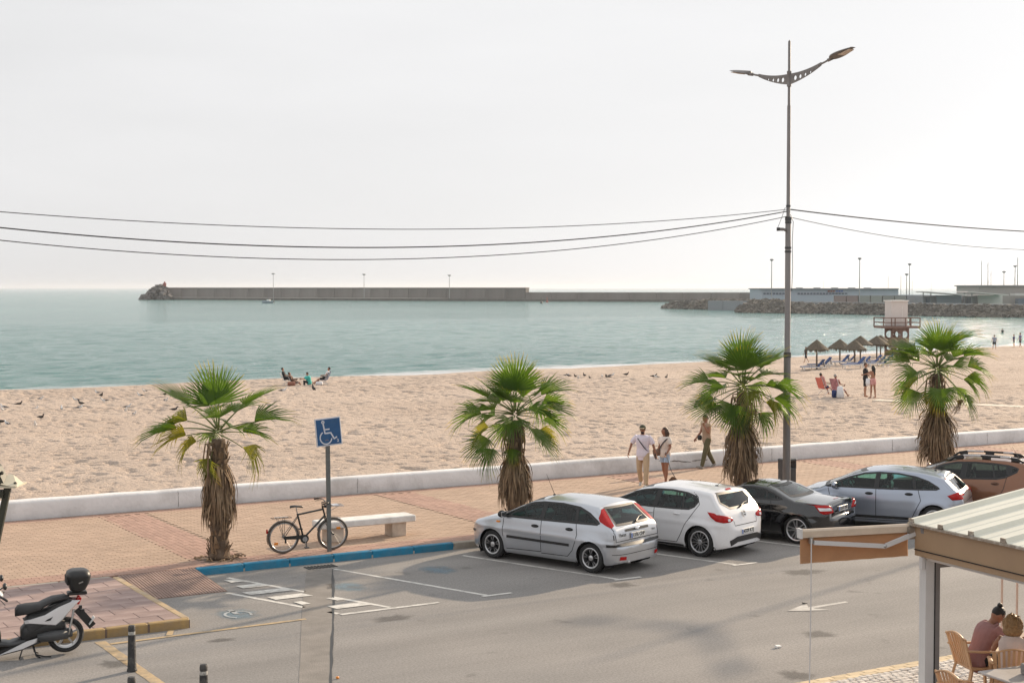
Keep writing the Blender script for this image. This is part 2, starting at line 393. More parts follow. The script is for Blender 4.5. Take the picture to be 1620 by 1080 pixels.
# faded blue wheelchair marks
M_fadedblue = mat('faded_blue_paint', (.17, .27, .34), .85, var=.3, scale=8, dirt=(.19, .18, .17), dirt_amt=.95)
M_fadedwhite = mat('faded_white_paint', (.33, .35, .36), .85, var=.3, scale=8, dirt=(.19, .18, .17), dirt_amt=.8)
def worn(m, dens=1.0):
    # thin marks whose edge is broken up: cover falls off from the middle (vertex value) and with grain
    nn = m.node_tree.nodes; ll = m.node_tree.links; out = nn['Material Output']; src = out.inputs['Surface'].links[0].from_socket
    at = N(nn, 'ShaderNodeAttribute', attribute_name='cover'); tc = nn.new('ShaderNodeTexCoord'); nz = N(nn, 'ShaderNodeTexNoise', Scale=5.0, Detail=6.0, Roughness=.7); ll.new(tc.outputs['Object'], nz.inputs['Vector'])
    a = N(nn, 'ShaderNodeMath', operation='ADD'); ll.new(at.outputs['Fac'], a.inputs[0]); ll.new(nz.outputs[0], a.inputs[1]); r = N(nn, 'ShaderNodeMapRange'); ll.new(a.outputs[0], r.inputs['Value']); r.inputs['From Min'].default_value = .55; r.inputs['From Max'].default_value = 1.25; r.inputs['To Max'].default_value = dens
    t = nn.new('ShaderNodeBsdfTransparent'); ms = nn.new('ShaderNodeMixShader'); ll.new(r.outputs[0], ms.inputs[0]); ll.new(t.outputs[0], ms.inputs[1]); ll.new(src, ms.inputs[2]); ll.new(ms.outputs[0], out.inputs['Surface'])
worn(M_fadedblue, .5)
def blob(cu, cv, ru, rv, z, name, m, n=22, j=.12):
    ks = [random.uniform(1 - j, 1 + j) for _ in range(n)]
    P = lambda q: [(cu + q * ru * math.cos(2 * PI * k / n) * ks[k], cv + q * rv * math.sin(2 * PI * k / n) * ks[k], z) for k in range(n)]
    o = uvbuild(MB().add([(cu, cv, z)] + P(.5) + P(1), [(0, 1 + k, 1 + (k + 1) % n) for k in range(n)] + [(1 + k, 1 + n + k, 1 + n + (k + 1) % n, 1 + (k + 1) % n) for k in range(n)]), name, m, road)
    a = o.data.attributes.new('cover', 'FLOAT', 'POINT'); a.data.foreach_set('value', [1.0] + [.7] * n + [0.0] * n); return o
for px, py in ((375, 971), (550, 928), (694, 901)):
    p = G(px, py); a, b = to_uv(p.x, p.y)
    blob(a, b, .42, .55, .004, 'wheelchair_mark', M_fadedblue)
    if px == 375:
        ring = MB(); vs = []
        for k in range(20):
            t = R(-40) + k / 19 * R(280)
            for rr in (.2, .25): vs.append((a + rr * math.cos(t), b - .05 + rr * 1.2 * math.sin(t), .008))
        ring.add(vs, [(2 * i, 2 * i + 1, 2 * i + 3, 2 * i + 2) for i in range(19)])
        ring.add([(a - .05, b + .4, .008), (a + .05, b + .4, .008), (a + .05, b, .008), (a - .05, b, .008)], [(0, 1, 2, 3)])
        uvbuild(ring, 'wheelchair_symbol', M_fadedwhite, road)
M_stain = mat('oil_stain', (.09, .085, .08), .8, var=.3); worn(M_stain, .4)
for px, py, a_, b_ in ((1296, 1003, .33, .1), (620, 978, .5, .09), (350, 1012, .3, .05), (1260, 1068, .3, .12), (985, 925, .3, .1), (180, 1050, .25, .1), (1270, 905, .6, .12)):
    p = G(px, py); a, b = to_uv(p.x, p.y); blob(a, b, a_, b_ * 3, .004, 'oil_stain', M_stain, j=.25)
p = G(509, 897); a, b = to_uv(p.x, p.y)               # gully at the foot of the kerb
gr = MB()
for k in range(9): gr.box((a - .3 + k * .075, b + .05, .006), (.04, .3, .012))
uvbuild(gr, 'drain_grate', M_tar, road)
# litter on the road
lt = MB().box((0, 0, .02), (.10, .06, .035), rot=(.2, .1, .6)); lo = lt.build('litter', M_white, loc=G(1231, 1024)); tag(lo, 'small white scrap of litter lying on the open road', 'litter')
lt = MB().box((0, 0, .015), (.12, .05, .02), rot=(.1, .2, .9)); lo = lt.build('litter', M_black, loc=G(1273, 955)); tag(lo, 'small black scrap of litter near the lane arrow', 'litter')
lt = MB().ball((0, 0, .02), (.028, .025, .02), 8, 5); lo = lt.build('litter', M_orange, loc=G(534, 1073)); tag(lo, 'tiny orange scrap beside the tarred crack in the road', 'litter')

# ------------------------------------------------------------------ promenade, kerb, ramp, island
M_conc = mat('kerb_concrete', (.36, .32, .27), .85, var=.2, scale=4, dirt=(.2, .17, .14), dirt_amt=.6, bump=.4, bscale=40, rnd=.1)
M_joint = mat('paving_joint', (.17, .12, .09), .95, var=.2)
M_pcream = mat('cream_paver', (.42, .30, .22), .85, var=.10, scale=.6, island=.09, bump=.25, bscale=60, coords='Object')
M_pred = mat('red_paver', (.39, .245, .19), .85, var=.12, scale=.6, island=.11, bump=.25, bscale=60)
M_pcream1 = mat('cream_paver_single', (.42, .30, .22), .85, var=.10, scale=5, rnd=.09, bump=.25, bscale=60)
M_pred1 = mat('red_paver_single', (.39, .245, .19), .85, var=.12, scale=5, rnd=.11, bump=.25, bscale=60)
pm = MB().box((20, (KV + 7.6) / 2 + .09, -.1), (160, 7.6 - KV - .18, .482))
promenade = uvbuild(pm, 'promenade', M_joint); tag(promenade, kind='structure')
PL, PW, JT = .25, .125, .008
cand = []
nrow = int((7.42 - KV - .16) / PW)
band = lambda u: ((u + .6) % 7.6) < 1.125
palms_uv = [(0, 0), (7.22, 0), (14.05, 0), (21.1, 0)]
for i in range(nrow):
    v_ = KV + .17 + PW * (i + .5); red_row = i >= nrow - 3 or i < 5
    u = -14.0 + (PL / 2 if i % 2 else 0)
    while u < 62:
        if not (band(u) and not red_row): cand.append((u, v_, 0, red_row))
        u += PL
bu = -14.0 - 0
k = -2
while k < 9:
    for j in range(9):                                 # cross bands: bricks laid end-on
        uu = -.6 + 7.6 * k + PW * (j + .5)
        v_ = KV + .17 + PW * 5 + PL / 2 + (PL / 2 if j % 2 else 0)
        while v_ < KV + .17 + PW * (nrow - 3) - PL / 4:
            cand.append((uu, v_, 1, True)); v_ += PL
    k += 1
cand = [c for c in cand if all(abs(c[0] - a) > .42 or abs(c[1] - b) > .42 for a, b in palms_uv)]
def dist_key(c):
    p = W(c[0], c[1]); x = p.x / p.y * F_PX + 810
    return p.y + (200 if not (0 < x < 1620) else 0) + (30 if (c[0] > 4.5 and c[1] < 1.5) else 0)
cand.sort(key=dist_key)
pv = {}
for red in (0, 1):
    for rot in (0, 1):
        sx, sy = (PL - JT, PW - JT) if not rot else (PW - JT, PL - JT)
        mb = MB(); x, y = sx / 2, sy / 2
        mb.add([(-x, -y, -.03), (x, -y, -.03), (x, y, -.03), (-x, y, -.03), (-x, -y, -.003), (x, -y, -.003), (x, y, -.003), (-x, y, -.003), (-x + .004, -y + .004, 0), (x - .004, -y + .004, 0), (x - .004, y - .004, 0), (-x + .004, y - .004, 0)],
               [(0, 1, 5, 4), (1, 2, 6, 5), (2, 3, 7, 6), (3, 0, 4, 7), (4, 5, 9, 8), (5, 6, 10, 9), (6, 7, 11, 10), (7, 4, 8, 11), (8, 9, 10, 11)])
        pv[red, rot] = mb.mesh('paver', M_pred1 if red else M_pcream1)
for c in cand[:300]:
    link('paver', pv[int(c[3]), c[2]], promenade, (c[0], c[1], PROM_Z + random.uniform(-.002, .002)))
mb = MB()
for c in cand[300:]:
    if c[0] > 45 and c[1] < 2: continue
    x, y = ((PL - JT) / 2, (PW - JT) / 2) if not c[2] else ((PW - JT) / 2, (PL - JT) / 2); z = PROM_Z + random.uniform(-.002, .002)
    u, v_ = c[0], c[1]; mb.mi = int(c[3])
    mb.add([(u - x, v_ - y, z - .01), (u + x, v_ - y, z - .01), (u + x, v_ + y, z - .01), (u - x, v_ + y, z - .01), (u - x, v_ - y, z), (u + x, v_ - y, z), (u + x, v_ + y, z), (u - x, v_ + y, z)],
           [(0, 1, 5, 4), (1, 2, 6, 5), (2, 3, 7, 6), (3, 0, 4, 7), (4, 5, 6, 7)])
tag(uvbuild(mb, 'paving', [M_pcream, M_pred], promenade, fix=False), kind='stuff')

# kerb stones
def paint_mat(name, col, under, amt, rough=.6):
    return mat(name, col, rough, var=.15, scale=5, dirt=under, dirt_amt=amt, bump=.35, bscale=40, rnd=.12)
M_kblue = paint_mat('blue_kerb_paint', (.010, .185, .32), (.10, .13, .14), .5)
M_kyellow = paint_mat('yellow_kerb_paint', (.36, .235, .09), (.22, .17, .12), .9)
kerb = MB().box((20, KV + .08, -.14), (160, .15, .40)); kerb = uvbuild(kerb, 'kerb', M_conc); tag(kerb, kind='structure')
def kerb_stone(u0, u1, v0, v1, m, top=PROM_Z, rz=0, parent=None, h=.19):
    L, D = u1 - u0 - .012, v1 - v0
    o = uvbuild(MB().box((0, 0, -h / 2), (L, D, h), bev=.018), 'kerb_stone', m, parent or kerb)
    o.location = ((u0 + u1) / 2, (v0 + v1) / 2, top + random.uniform(-.003, .003)); o.rotation_euler = (0, 0, rz + random.uniform(-.002, .002)); return o
u = -.78; i = 0
while u < 40:
    L = 1.0 if i != 3 else .9
    m = M_kblue if u < 4.2 else M_conc
    kerb_stone(u, u + L, KV, KV + .16, m, PROM_Z + .004); u += L; i += 1
u = -2.5
while u > -14: kerb_stone(u - 1.0, u, KV + .0, KV + .14, M_conc, PROM_Z + .002); u -= 1.0

# ribbed dropped-kerb ramp
M_rib = mat('ribbed_tile', (.29, .20, .17), .85, var=.2, scale=5, dirt=(.28, .22, .19), dirt_amt=.4, rnd=.08)
RU0, RU1, RV0, RV1 = -2.36, -.78, KV + .13, -2.62
rb = MB().add([(RU0, RV0, PROM_Z - .012), (RU1, RV0, PROM_Z - .012), (RU1, RV1, .002), (RU0, RV1, .002), (RU0, RV0, -.05), (RU1, RV0, -.05), (RU1, RV1, -.05), (RU0, RV1, -.05)], [(0, 1, 2, 3), (4, 7, 6, 5), (0, 4, 5, 1), (1, 5, 6, 2), (2, 6, 7, 3), (3, 7, 4, 0)])
ramp = uvbuild(rb, 'ramp', M_joint); tag(ramp, kind='structure')
nr = 26
for i in range(nr):
    a = RU0 + .01 + (RU1 - RU0 - .02) * i / nr; b = a + (RU1 - RU0 - .02) / nr * .66
    zt, zb = PROM_Z, .014
    uvbuild(MB().add([(a, RV0, zt), (b, RV0, zt), (b, RV1 + .01, zb), (a, RV1 + .01, zb), (a, RV0, zt - .02), (b, RV0, zt - .02), (b, RV1 + .01, zb - .012), (a, RV1 + .01, zb - .012)],
            [(0, 1, 2, 3), (0, 4, 5, 1), (1, 5, 6, 2), (2, 6, 7, 3), (3, 7, 4, 0)]), 'ramp_rib', M_rib, ramp)
# raised island of large reddish tiles edged with yellow kerb
M_tile = mat('island_tile', (.30, .215, .195), .8, var=.2, scale=2.5, dirt=(.42, .33, .30), dirt_amt=.5, bump=.3, bscale=40, rnd=.16)
IU1, IV0 = -2.4, -5.2
isl = MB().box(((IU1 - 14) / 2, (IV0 + KV) / 2, -.05), (14 + IU1 - .01, KV - IV0 - .01, .38))
island = uvbuild(isl, 'raised_island', M_joint); tag(island, kind='structure')
tme = MB().box((0, 0, -.02), (.592, .412, .04), bev=.006).mesh('tile', M_tile)
row = 0; v_ = KV - .2
while v_ > IV0 + .3:
    u = IU1 - .1 - .3 - (.3 if row % 2 else 0)
    if row % 2:
        link('paving_tile', MB().box((0, 0, -.02), (.292, .412, .04), bev=.006).mesh('tile', M_tile), island, (IU1 - .1 - .15 + .0, v_, PROM_Z + random.uniform(-.003, .003)))
        u = IU1 - .1 - .3 - .3
    while u > -12.5:
        link('paving_tile', tme, island, (u, v_, PROM_Z + random.uniform(-.003, .003)), (random.uniform(-.004, .004), random.uniform(-.004, .004), 0)); u -= .6
    v_ -= .42; row += 1
v_edge = v_ + .21
island_kerb = MB().box((IU1 - .05, (KV + IV0) / 2, 0), (.08, KV - IV0 - .1, .28)); island_kerb = uvbuild(island_kerb, 'island_kerb', M_conc); tag(island_kerb, kind='structure')
M_ktan = paint_mat('worn_yellow_kerb_paint', (.50, .36, .20), (.3, .25, .2), .8)
u = IU1
while u > -13: kerb_stone(u - .72, u, IV0 - .0, v_edge, M_kyellow, PROM_Z + .004, parent=island_kerb); u -= .72
v_ = v_edge
while v_ < KV - .05:
    L = min(.72, KV - v_); o = uvbuild(MB().box((0, 0, -.09), (.13, L - .01, .18), bev=.012), 'kerb_stone', M_ktan, island_kerb); o.location = (IU1 - .035, v_ + L / 2, PROM_Z + .005); v_ += L

# ------------------------------------------------------------------ low white sea wall
M_wall = mat('whitewashed_wall', (.70, .69, .69), .8, var=.10, scale=1.5, dirt=(.40, .38, .36), dirt_amt=.85, bump=.7, bscale=9)
WV0, WV1 = 7.42, 7.86; WT = .60
def wall_mesh():
    us = np.arange(-30, 110, .5); rings = []
    for j, u in enumerate(us):
        wob = .012 * float(vnoise(u / 1.5, 0, 4)); w2 = .012 * float(vnoise(u / .9, 3, 8))
        rings.append([(u, WV0 - .01, .0), (u, WV0 + wob * .6, PROM_Z + .06), (u, WV0 + .012 + wob, WT - .06), (u, WV0 + .05 + wob, WT - .012 + w2), (u, WV0 + .12, WT + w2),
                      (u, WV1 - .1, WT + .006 + w2), (u, WV1 - .02, WT - .03), (u, WV1, -.4)])
    return MB().rings(rings, True, True)
wall = uvbuild(wall_mesh(), 'sea_wall', M_wall, smooth=60); tag(wall, 'long low whitewashed wall between the promenade and the beach', 'wall')
M_crack = mat('crack', (.12, .11, .10), .9)
for u0, z0, L in ((16.9, .43, 1.3), (20.3, .5, .5), (18.2, .36, .7)):
    pts = []; x = u0; z = z0
    while x < u0 + L: pts.append((x, WV0 + .0, z)); x += .07; z += random.uniform(-.02, .02)
    vs = []
    for p in pts:
        h = random.uniform(.004, .016); vs += [(p[0], p[1] - .004, p[2] - h), (p[0], p[1] - .004, p[2] + h)]
    uvbuild(MB().add(vs, [(2 * i, 2 * i + 1, 2 * i + 3, 2 * i + 2) for i in range(len(pts) - 1)]), 'crack', M_crack, wall)

for k in range(16):                                    # joints and hairline cracks down the wall's face
    u0 = -14 + 5.1 * k + random.uniform(-.6, .6); vs = []
    for j in range(9):
        z = PROM_Z + .02 + (WT - PROM_Z - .05) * j / 8; x = u0 + random.uniform(-.01, .01); h = random.uniform(.003, .007); vs += [(x - h, WV0 - .006 + .010 * j / 8, z), (x + h, WV0 - .006 + .010 * j / 8, z)]
    uvbuild(MB().add(vs, [(2 * i, 2 * i + 1, 2 * i + 3, 2 * i + 2) for i in range(8)]), 'crack', M_crack, wall)
# ------------------------------------------------------------------ beach
def sand_mat():
    m, nn, ll, p = nodes_of('sand')
    tc = nn.new('ShaderNodeTexCoord')
    big = N(nn, 'ShaderNodeTexNoise', Scale=.10, Detail=5.0, Roughness=.6); ll.new(tc.outputs['Object'], big.inputs['Vector'])
    cr = nn.new('ShaderNodeValToRGB'); ll.new(big.outputs[0], cr.inputs[0])
    cr.color_ramp.elements[0].position = .3; cr.color_ramp.elements[0].color = (.455, .365, .30, 1)
    cr.color_ramp.elements[1].position = .7; cr.color_ramp.elements[1].color = (.55, .45, .375, 1)
    at = N(nn, 'ShaderNodeAttribute', attribute_name='wet')
    mx = N(nn, 'ShaderNodeMix', data_type='RGBA'); ll.new(at.outputs['Fac'], mx.inputs['Factor']); ll.new(cr.outputs[0], mx.inputs['A']); mx.inputs['B'].default_value = (.34, .265, .205, 1)
    fine = N(nn, 'ShaderNodeTexNoise', Scale=11.0, Detail=6.0, Roughness=.75); ll.new(tc.outputs['Object'], fine.inputs['Vector'])
    r2 = N(nn, 'ShaderNodeMapRange'); ll.new(fine.outputs[0], r2.inputs['Value']); r2.inputs['From Min'].default_value = .3; r2.inputs['From Max'].default_value = .7; r2.inputs['To Min'].default_value = .86; r2.inputs['To Max'].default_value = 1.12
    vm = N(nn, 'ShaderNodeVectorMath', operation='SCALE'); ll.new(mx.outputs['Result'], vm.inputs[0]); ll.new(r2.outputs[0], vm.inputs['Scale']); ll.new(vm.outputs[0], p.inputs['Base Color'])
    p.inputs['Roughness'].default_value = .95; p.inputs['Specular IOR Level'].default_value = .15
    b = N(nn, 'ShaderNodeBump', Strength=.8, Distance=.05); ll.new(fine.outputs[0], b.inputs['Height'])
    f2 = N(nn, 'ShaderNodeTexNoise', Scale=4.6, Detail=4.0, Roughness=.6); ll.new(tc.outputs['Object'], f2.inputs['Vector'])
    b2 = N(nn, 'ShaderNodeBump', Strength=1.0, Distance=.11); ll.new(f2.outputs[0], b2.inputs['Height']); ll.new(b.outputs[0], b2.inputs['Normal']); ll.new(b2.outputs[0], p.inputs['Normal'])
    return m
M_sand = sand_mat()
def grid_mesh(name, us, vs_, zf, m, wet=None):
    U, V = np.meshgrid(us, vs_); Z = zf(U, V); nU, nV = len(us), len(vs_)
    co = np.stack([U.ravel(), V.ravel(), Z.ravel()], 1)
    i = np.arange(nV - 1)[:, None] * nU + np.arange(nU - 1)[None, :]; i = i.ravel()
    f = np.stack([i, i + 1, i + nU + 1, i + nU], 1)
    me = bpy.data.meshes.new(name); me.vertices.add(len(co)); me.vertices.foreach_set('co', co.ravel())
    me.loops.add(len(f) * 4); me.loops.foreach_set('vertex_index', f.ravel()); me.polygons.add(len(f))
    me.polygons.foreach_set('loop_start', np.arange(len(f)) * 4); me.polygons.foreach_set('loop_total', np.full(len(f), 4))
    me.polygons.foreach_set('use_smooth', np.ones(len(f), bool)); me.update(); me.materials.append(m)
    if wet is not None:
        a = me.attributes.new('wet', 'FLOAT', 'POINT'); a.data.foreach_set('value', wet(U, V).ravel().astype(np.float32))
    return me
wetf = lambda U, V: np.clip(1 - (shore_v(U) - V - 1.0 + 1.2 * vnoise(U / 4, V / 4, 2)) / 4.0, 0, 1)
# one sheet; rows get finer towards the street, where the footprints show
us = np.concatenate([np.arange(-60, -12, 2.0), np.arange(-12, 52, .105), np.arange(52, 130, .45), np.arange(130, 330, 2.5)])
vs_ = np.concatenate([[WV1 - .05], np.arange(7.9, 34, .10), np.arange(34, 70, .3), np.arange(70, 190, .6)])
beach = link('beach', grid_mesh('beach', us, vs_, beach_z, M_sand, wetf)); beach.matrix_world = frame; tag(beach, kind='structure')
# long pale boardwalk strip lying on the sand
M_board = mat('boardwalk_boards', (.62, .55, .46), .8, var=.15, scale=2)
pa, pb = GB(1385, 634), GB(1640, 643); board = thing('boardwalk', 'long pale boardwalk laid across the sand behind the last palm', 'boardwalk', (0, 0, 0))
n = 46; dvec = (pb - pa) * 1.6 / n; nv = Vector((-dvec.y, dvec.x, 0)).normalized() * .5
for i in range(n):
    a = pa + dvec * (i + .04); b = pa + dvec * (i + .96); z = max(a.z, b.z) + .07
    mb = MB().add([(*(a - nv).xy, z), (*(b - nv).xy, z), (*(b + nv).xy, z), (*(a + nv).xy, z)] + [(*(a - nv).xy, z - .25), (*(b - nv).xy, z - .25), (*(b + nv).xy, z - .25), (*(a + nv).xy, z - .25)],
                  [(0, 1, 2, 3), (0, 4, 5, 1), (1, 5, 6, 2), (2, 6, 7, 3), (3, 7, 4, 0)]); mb.build('board', M_board, board)

# ------------------------------------------------------------------ sea
def sea_mat():
    m, nn, ll, p = nodes_of('sea_water')
    tc = nn.new('ShaderNodeTexCoord'); at = N(nn, 'ShaderNodeAttribute', attribute_name='foam')
    mp = nn.new('ShaderNodeMapping'); mp.inputs['Scale'].default_value = (.34, .95, 1); mp.inputs['Rotation'].default_value = (0, 0, R(-12)); ll.new(tc.outputs['Object'], mp.inputs['Vector'])
    n1 = N(nn, 'ShaderNodeTexNoise', Scale=1.0, Detail=7.0, Roughness=.62, Distortion=.6); ll.new(mp.outputs[0], n1.inputs['Vector'])
    mp2 = nn.new('ShaderNodeMapping'); mp2.inputs['Scale'].default_value = (.9, 2.4, 1); mp2.inputs['Rotation'].default_value = (0, 0, R(8)); ll.new(tc.outputs['Object'], mp2.inputs['Vector'])
    n2 = N(nn, 'ShaderNodeTexNoise', Scale=1.0, Detail=4.0, Roughness=.6); ll.new(mp2.outputs[0], n2.inputs['Vector'])
    b1 = N(nn, 'ShaderNodeBump', Strength=1.0, Distance=.62); ll.new(n1.outputs[0], b1.inputs['Height'])
    b2 = N(nn, 'ShaderNodeBump', Strength=1.0, Distance=.24); ll.new(n2.outputs[0], b2.inputs['Height']); ll.new(b1.outputs[0], b2.inputs['Normal'])
    ll.new(b2.outputs[0], p.inputs['Normal'])
    fn = N(nn, 'ShaderNodeTexNoise', Scale=.35, Detail=5.0, Roughness=.6); ll.new(mp2.outputs[0], fn.inputs['Vector'])
    fa = N(nn, 'ShaderNodeMath', operation='ADD'); ll.new(at.outputs['Fac'], fa.inputs[0]); ll.new(fn.outputs[0], fa.inputs[1])
    fr = N(nn, 'ShaderNodeMapRange'); ll.new(fa.outputs[0], fr.inputs['Value']); fr.inputs['From Min'].default_value = .6; fr.inputs['From Max'].default_value = 1.15
    big = N(nn, 'ShaderNodeTexNoise', Scale=.012, Detail=4.0); ll.new(tc.outputs['Object'], big.inputs['Vector'])
    cb = nn.new('ShaderNodeValToRGB'); ll.new(big.outputs[0], cb.inputs[0])
    cb.color_ramp.elements[0].position = .35; cb.color_ramp.elements[0].color = (.055, .185, .17, 1)
    cb.color_ramp.elements[1].position = .65; cb.color_ramp.elements[1].color = (.095, .235, .215, 1)
    mx = N(nn, 'ShaderNodeMix', data_type='RGBA'); ll.new(fr.outputs[0], mx.inputs['Factor']); ll.new(cb.outputs[0], mx.inputs['A']); mx.inputs['B'].default_value = (.78, .78, .78, 1)
    ll.new(mx.outputs['Result'], p.inputs['Base Color'])
    p.inputs['Roughness'].default_value = .10; p.inputs['IOR'].default_value = 1.33
    return m
M_sea = sea_mat()
# far sheet plus a gently displaced near sheet that carries the foam along the shore
far = MB().add([(-26000, 30, 0), (26000, 30, 0), (26000, 32000, 0), (-26000, 32000, 0)], [(0, 1, 2, 3)])
M_sea_far = M_sea.copy(); M_sea_far.name = 'open_sea_water'; pf = M_sea_far.node_tree.nodes['Principled BSDF']; pf.inputs['Specular IOR Level'].default_value = .36
fo = far.build('sea', M_sea_far); fo.location = (0, 0, SEA_Z - .06); tag(fo, kind='structure')
def sea_z(U, V):
    d = V - shore_v(U); k = np.clip((d + 1) / 8, .15, 1)
    return .085 * k * (vnoise(U / 3.6, V / 1.5, 31) + .7 * vnoise(U / 1.7, V / .95, 32)) * np.clip((330 - V) / 60, 0, 1)
foam = lambda U, V: np.clip(1 - (V - shore_v(U) + .8 * vnoise(U / 7, V / 3, 41)) / (8.0 + 3.5 * vnoise(U / 20, V / 30, 44)), 0, 1) * 1.0 + .34 * np.clip(vnoise(U / 16, V / 1.6, 77) - .45, 0, 1) * (V - shore_v(U) < 22)
us = np.concatenate([np.arange(-70, 200, .8), np.arange(200, 420, 4)]); vs_ = np.concatenate([np.arange(88, 140, .45), np.arange(140, 330, 1.4)])
so = link('shallow_sea', grid_mesh('shallow_sea', us, vs_, sea_z, M_sea)); a = so.data.attributes.new('foam', 'FLOAT', 'POINT')
U, V = np.meshgrid(us, vs_); a.data.foreach_set('value', foam(U, V).ravel().astype(np.float32)); so.matrix_world = Matrix.Translation((0, 0, SEA_Z)) @ frame; tag(so, kind='structure')
# ------------------------------------------------------------------ palms
def leaf_mat(name, ca, cb, tip, tr=.45):
    m, nn, ll, p = nodes_of(name)
    at = N(nn, 'ShaderNodeAttribute', attribute_name='tip'); oi = nn.new('ShaderNodeObjectInfo'); tc = nn.new('ShaderNodeTexCoord')
    nz = N(nn, 'ShaderNodeTexNoise', Scale=5.0, Detail=3.0); ll.new(tc.outputs['Object'], nz.inputs['Vector'])
    ad = N(nn, 'ShaderNodeMath', operation='ADD'); ll.new(oi.outputs['Random'], ad.inputs[0]); ll.new(nz.outputs[0], ad.inputs[1])
    hf = N(nn, 'ShaderNodeMath', operation='MULTIPLY'); ll.new(ad.outputs[0], hf.inputs[0]); hf.inputs[1].default_value = .6
    m1 = N(nn, 'ShaderNodeMix', data_type='RGBA'); ll.new(hf.outputs[0], m1.inputs['Factor']); m1.inputs['A'].default_value = (*ca, 1); m1.inputs['B'].default_value = (*cb, 1)
    t2 = N(nn, 'ShaderNodeMath', operation='MULTIPLY_ADD'); ll.new(nz.outputs[0], t2.inputs[0]); t2.inputs[1].default_value = .5; t2.inputs[2].default_value = -.25
    t3 = N(nn, 'ShaderNodeMath', operation='ADD'); ll.new(t2.outputs[0], t3.inputs[0]); ll.new(at.outputs['Fac'], t3.inputs[1])
    rr = N(nn, 'ShaderNodeMapRange'); ll.new(t3.outputs[0], rr.inputs['Value']); rr.inputs['From Min'].default_value = .78; rr.inputs['From Max'].default_value = 1.1; rr.inputs['To Max'].default_value = .9
    m2 = N(nn, 'ShaderNodeMix', data_type='RGBA'); ll.new(rr.outputs[0], m2.inputs['Factor']); ll.new(m1.outputs['Result'], m2.inputs['A']); m2.inputs['B'].default_value = (*tip, 1)
    ll.new(m2.outputs['Result'], p.inputs['Base Color']); p.inputs['Roughness'].default_value = .42; p.inputs['Specular IOR Level'].default_value = .35
    t = nn.new('ShaderNodeBsdfTranslucent'); g2 = N(nn, 'ShaderNodeMix', data_type='RGBA', blend_type='MULTIPLY'); g2.inputs['Factor'].default_value = 1
    ll.new(m2.outputs['Result'], g2.inputs['A']); g2.inputs['B'].default_value = (1.9, 1.7, .75, 1); ll.new(g2.outputs['Result'], t.inputs['Color'])
    ms = nn.new('ShaderNodeMixShader'); ms.inputs[0].default_value = tr; ll.new(p.outputs[0], ms.inputs[1]); ll.new(t.outputs[0], ms.inputs[2]); ll.new(ms.outputs[0], nn['Material Output'].inputs['Surface'])
    return m
M_leaf = leaf_mat('palm_leaf', (.040, .098, .018), (.088, .16, .025), (.46, .33, .09))
M_leafy = leaf_mat('yellowing_palm_leaf', (.10, .15, .02), (.22, .21, .03), (.36, .24, .08))
M_dead = mat('dead_palm_leaf', (.22, .145, .085), .85, var=.35, scale=7, island=.45, dirt=(.33, .25, .17), dirt_amt=.5)
M_petiole = mat('palm_stalk', (.13, .16, .045), .5, var=.2)
M_trunk = mat('palm_trunk', (.115, .078, .052), .95, var=.4, scale=9, bump=.9, bscale=25, dirt=(.24, .18, .13), dirt_amt=.5)
def fan_mesh(name, m, L=.95, nseg=26, spread=150, fold=.45, droop=.35, seed=0, split=.46):
    """a pleated costapalmate blade; midrib along +X, hub at the origin, gravity roughly -Z"""
    r = random.Random(seed); vs = []; fs = []; tip = []
    def P(al, rr, lift=0, dz=0):
        x = rr * math.cos(al); y = rr * math.sin(al)
        s_ = abs(math.sin(al)); z = abs(y) * fold + dz + lift
        # edges cup upwards, then everything bends down along its length
        z -= droop * (rr / L) ** 2 * L * .55
        return (x, y * (1 - fold * .35), z)
    for i in range(nseg):
        a0 = R(-spread + 2 * spread * i / nseg); a1 = R(-spread + 2 * spread * (i + 1) / nseg); am = (a0 + a1) / 2
        Li = L * (.70 + .30 * math.cos(am * .62) ** 1.2 if abs(am) < 2.5 else .7) * r.uniform(.9, 1.06)
        sp = Li * split * r.uniform(.92, 1.08); pl = .012
        rows = [(.02, a0, a1, 0), (sp * .5, a0, a1, 0), (sp, a0 + (a1 - a0) * .04, a1 - (a1 - a0) * .04, 0), (Li * .78, am - (a1 - a0) * .15, am + (a1 - a0) * .15, -.02 * r.random()), (Li, am - .002, am + .002, 0)]
        td = r.uniform(.04, .26) * (droop + .15) * 1.5
        n0 = len(vs)
        for (rr, x0, x1, e) in rows:
            q = max(0, (rr - sp) / (Li - sp)); dz = -td * q * q * 1.1
            vs.append(P(x0, rr, 0, dz)); vs.append(P((x0 + x1) / 2, rr, pl * min(1, rr / sp) * (1 - q), dz)); vs.append(P(x1, rr, 0, dz))
            tip += [rr / L] * 3
        for k in range(len(rows) - 1):
            b = n0 + 3 * k; fs += [(b, b + 3, b + 4, b + 1), (b + 1, b + 4, b + 5, b + 2)]
    me = bpy.data.meshes.new(name); me.from_pydata(vs, [], fs); me.materials.append(m)
    at = me.attributes.new('tip', 'FLOAT', 'POINT'); at.data.foreach_set('value', tip); me.update(); return me
FANS = [fan_mesh('blade', M_leaf, seed=s_, fold=f_, droop=d_, spread=sp_) for s_, f_, d_, sp_ in ((1, .25, .08, 88), (2, .5, .28, 78), (3, .7, .5, 70), (4, .35, .2, 84), (5, .85, .8, 68))]
FANY = [fan_mesh('blade', M_leafy, seed=s_, fold=f_, droop=d_, spread=sp_) for s_, f_, d_, sp_ in ((6, .5, .5, 80), (7, .8, .9, 70))]
FAND = [fan_mesh('dead_blade', M_dead, L=.75, nseg=26, seed=s_, fold=1.4, droop=1.4, spread=80, split=.3) for s_ in (8, 9)]

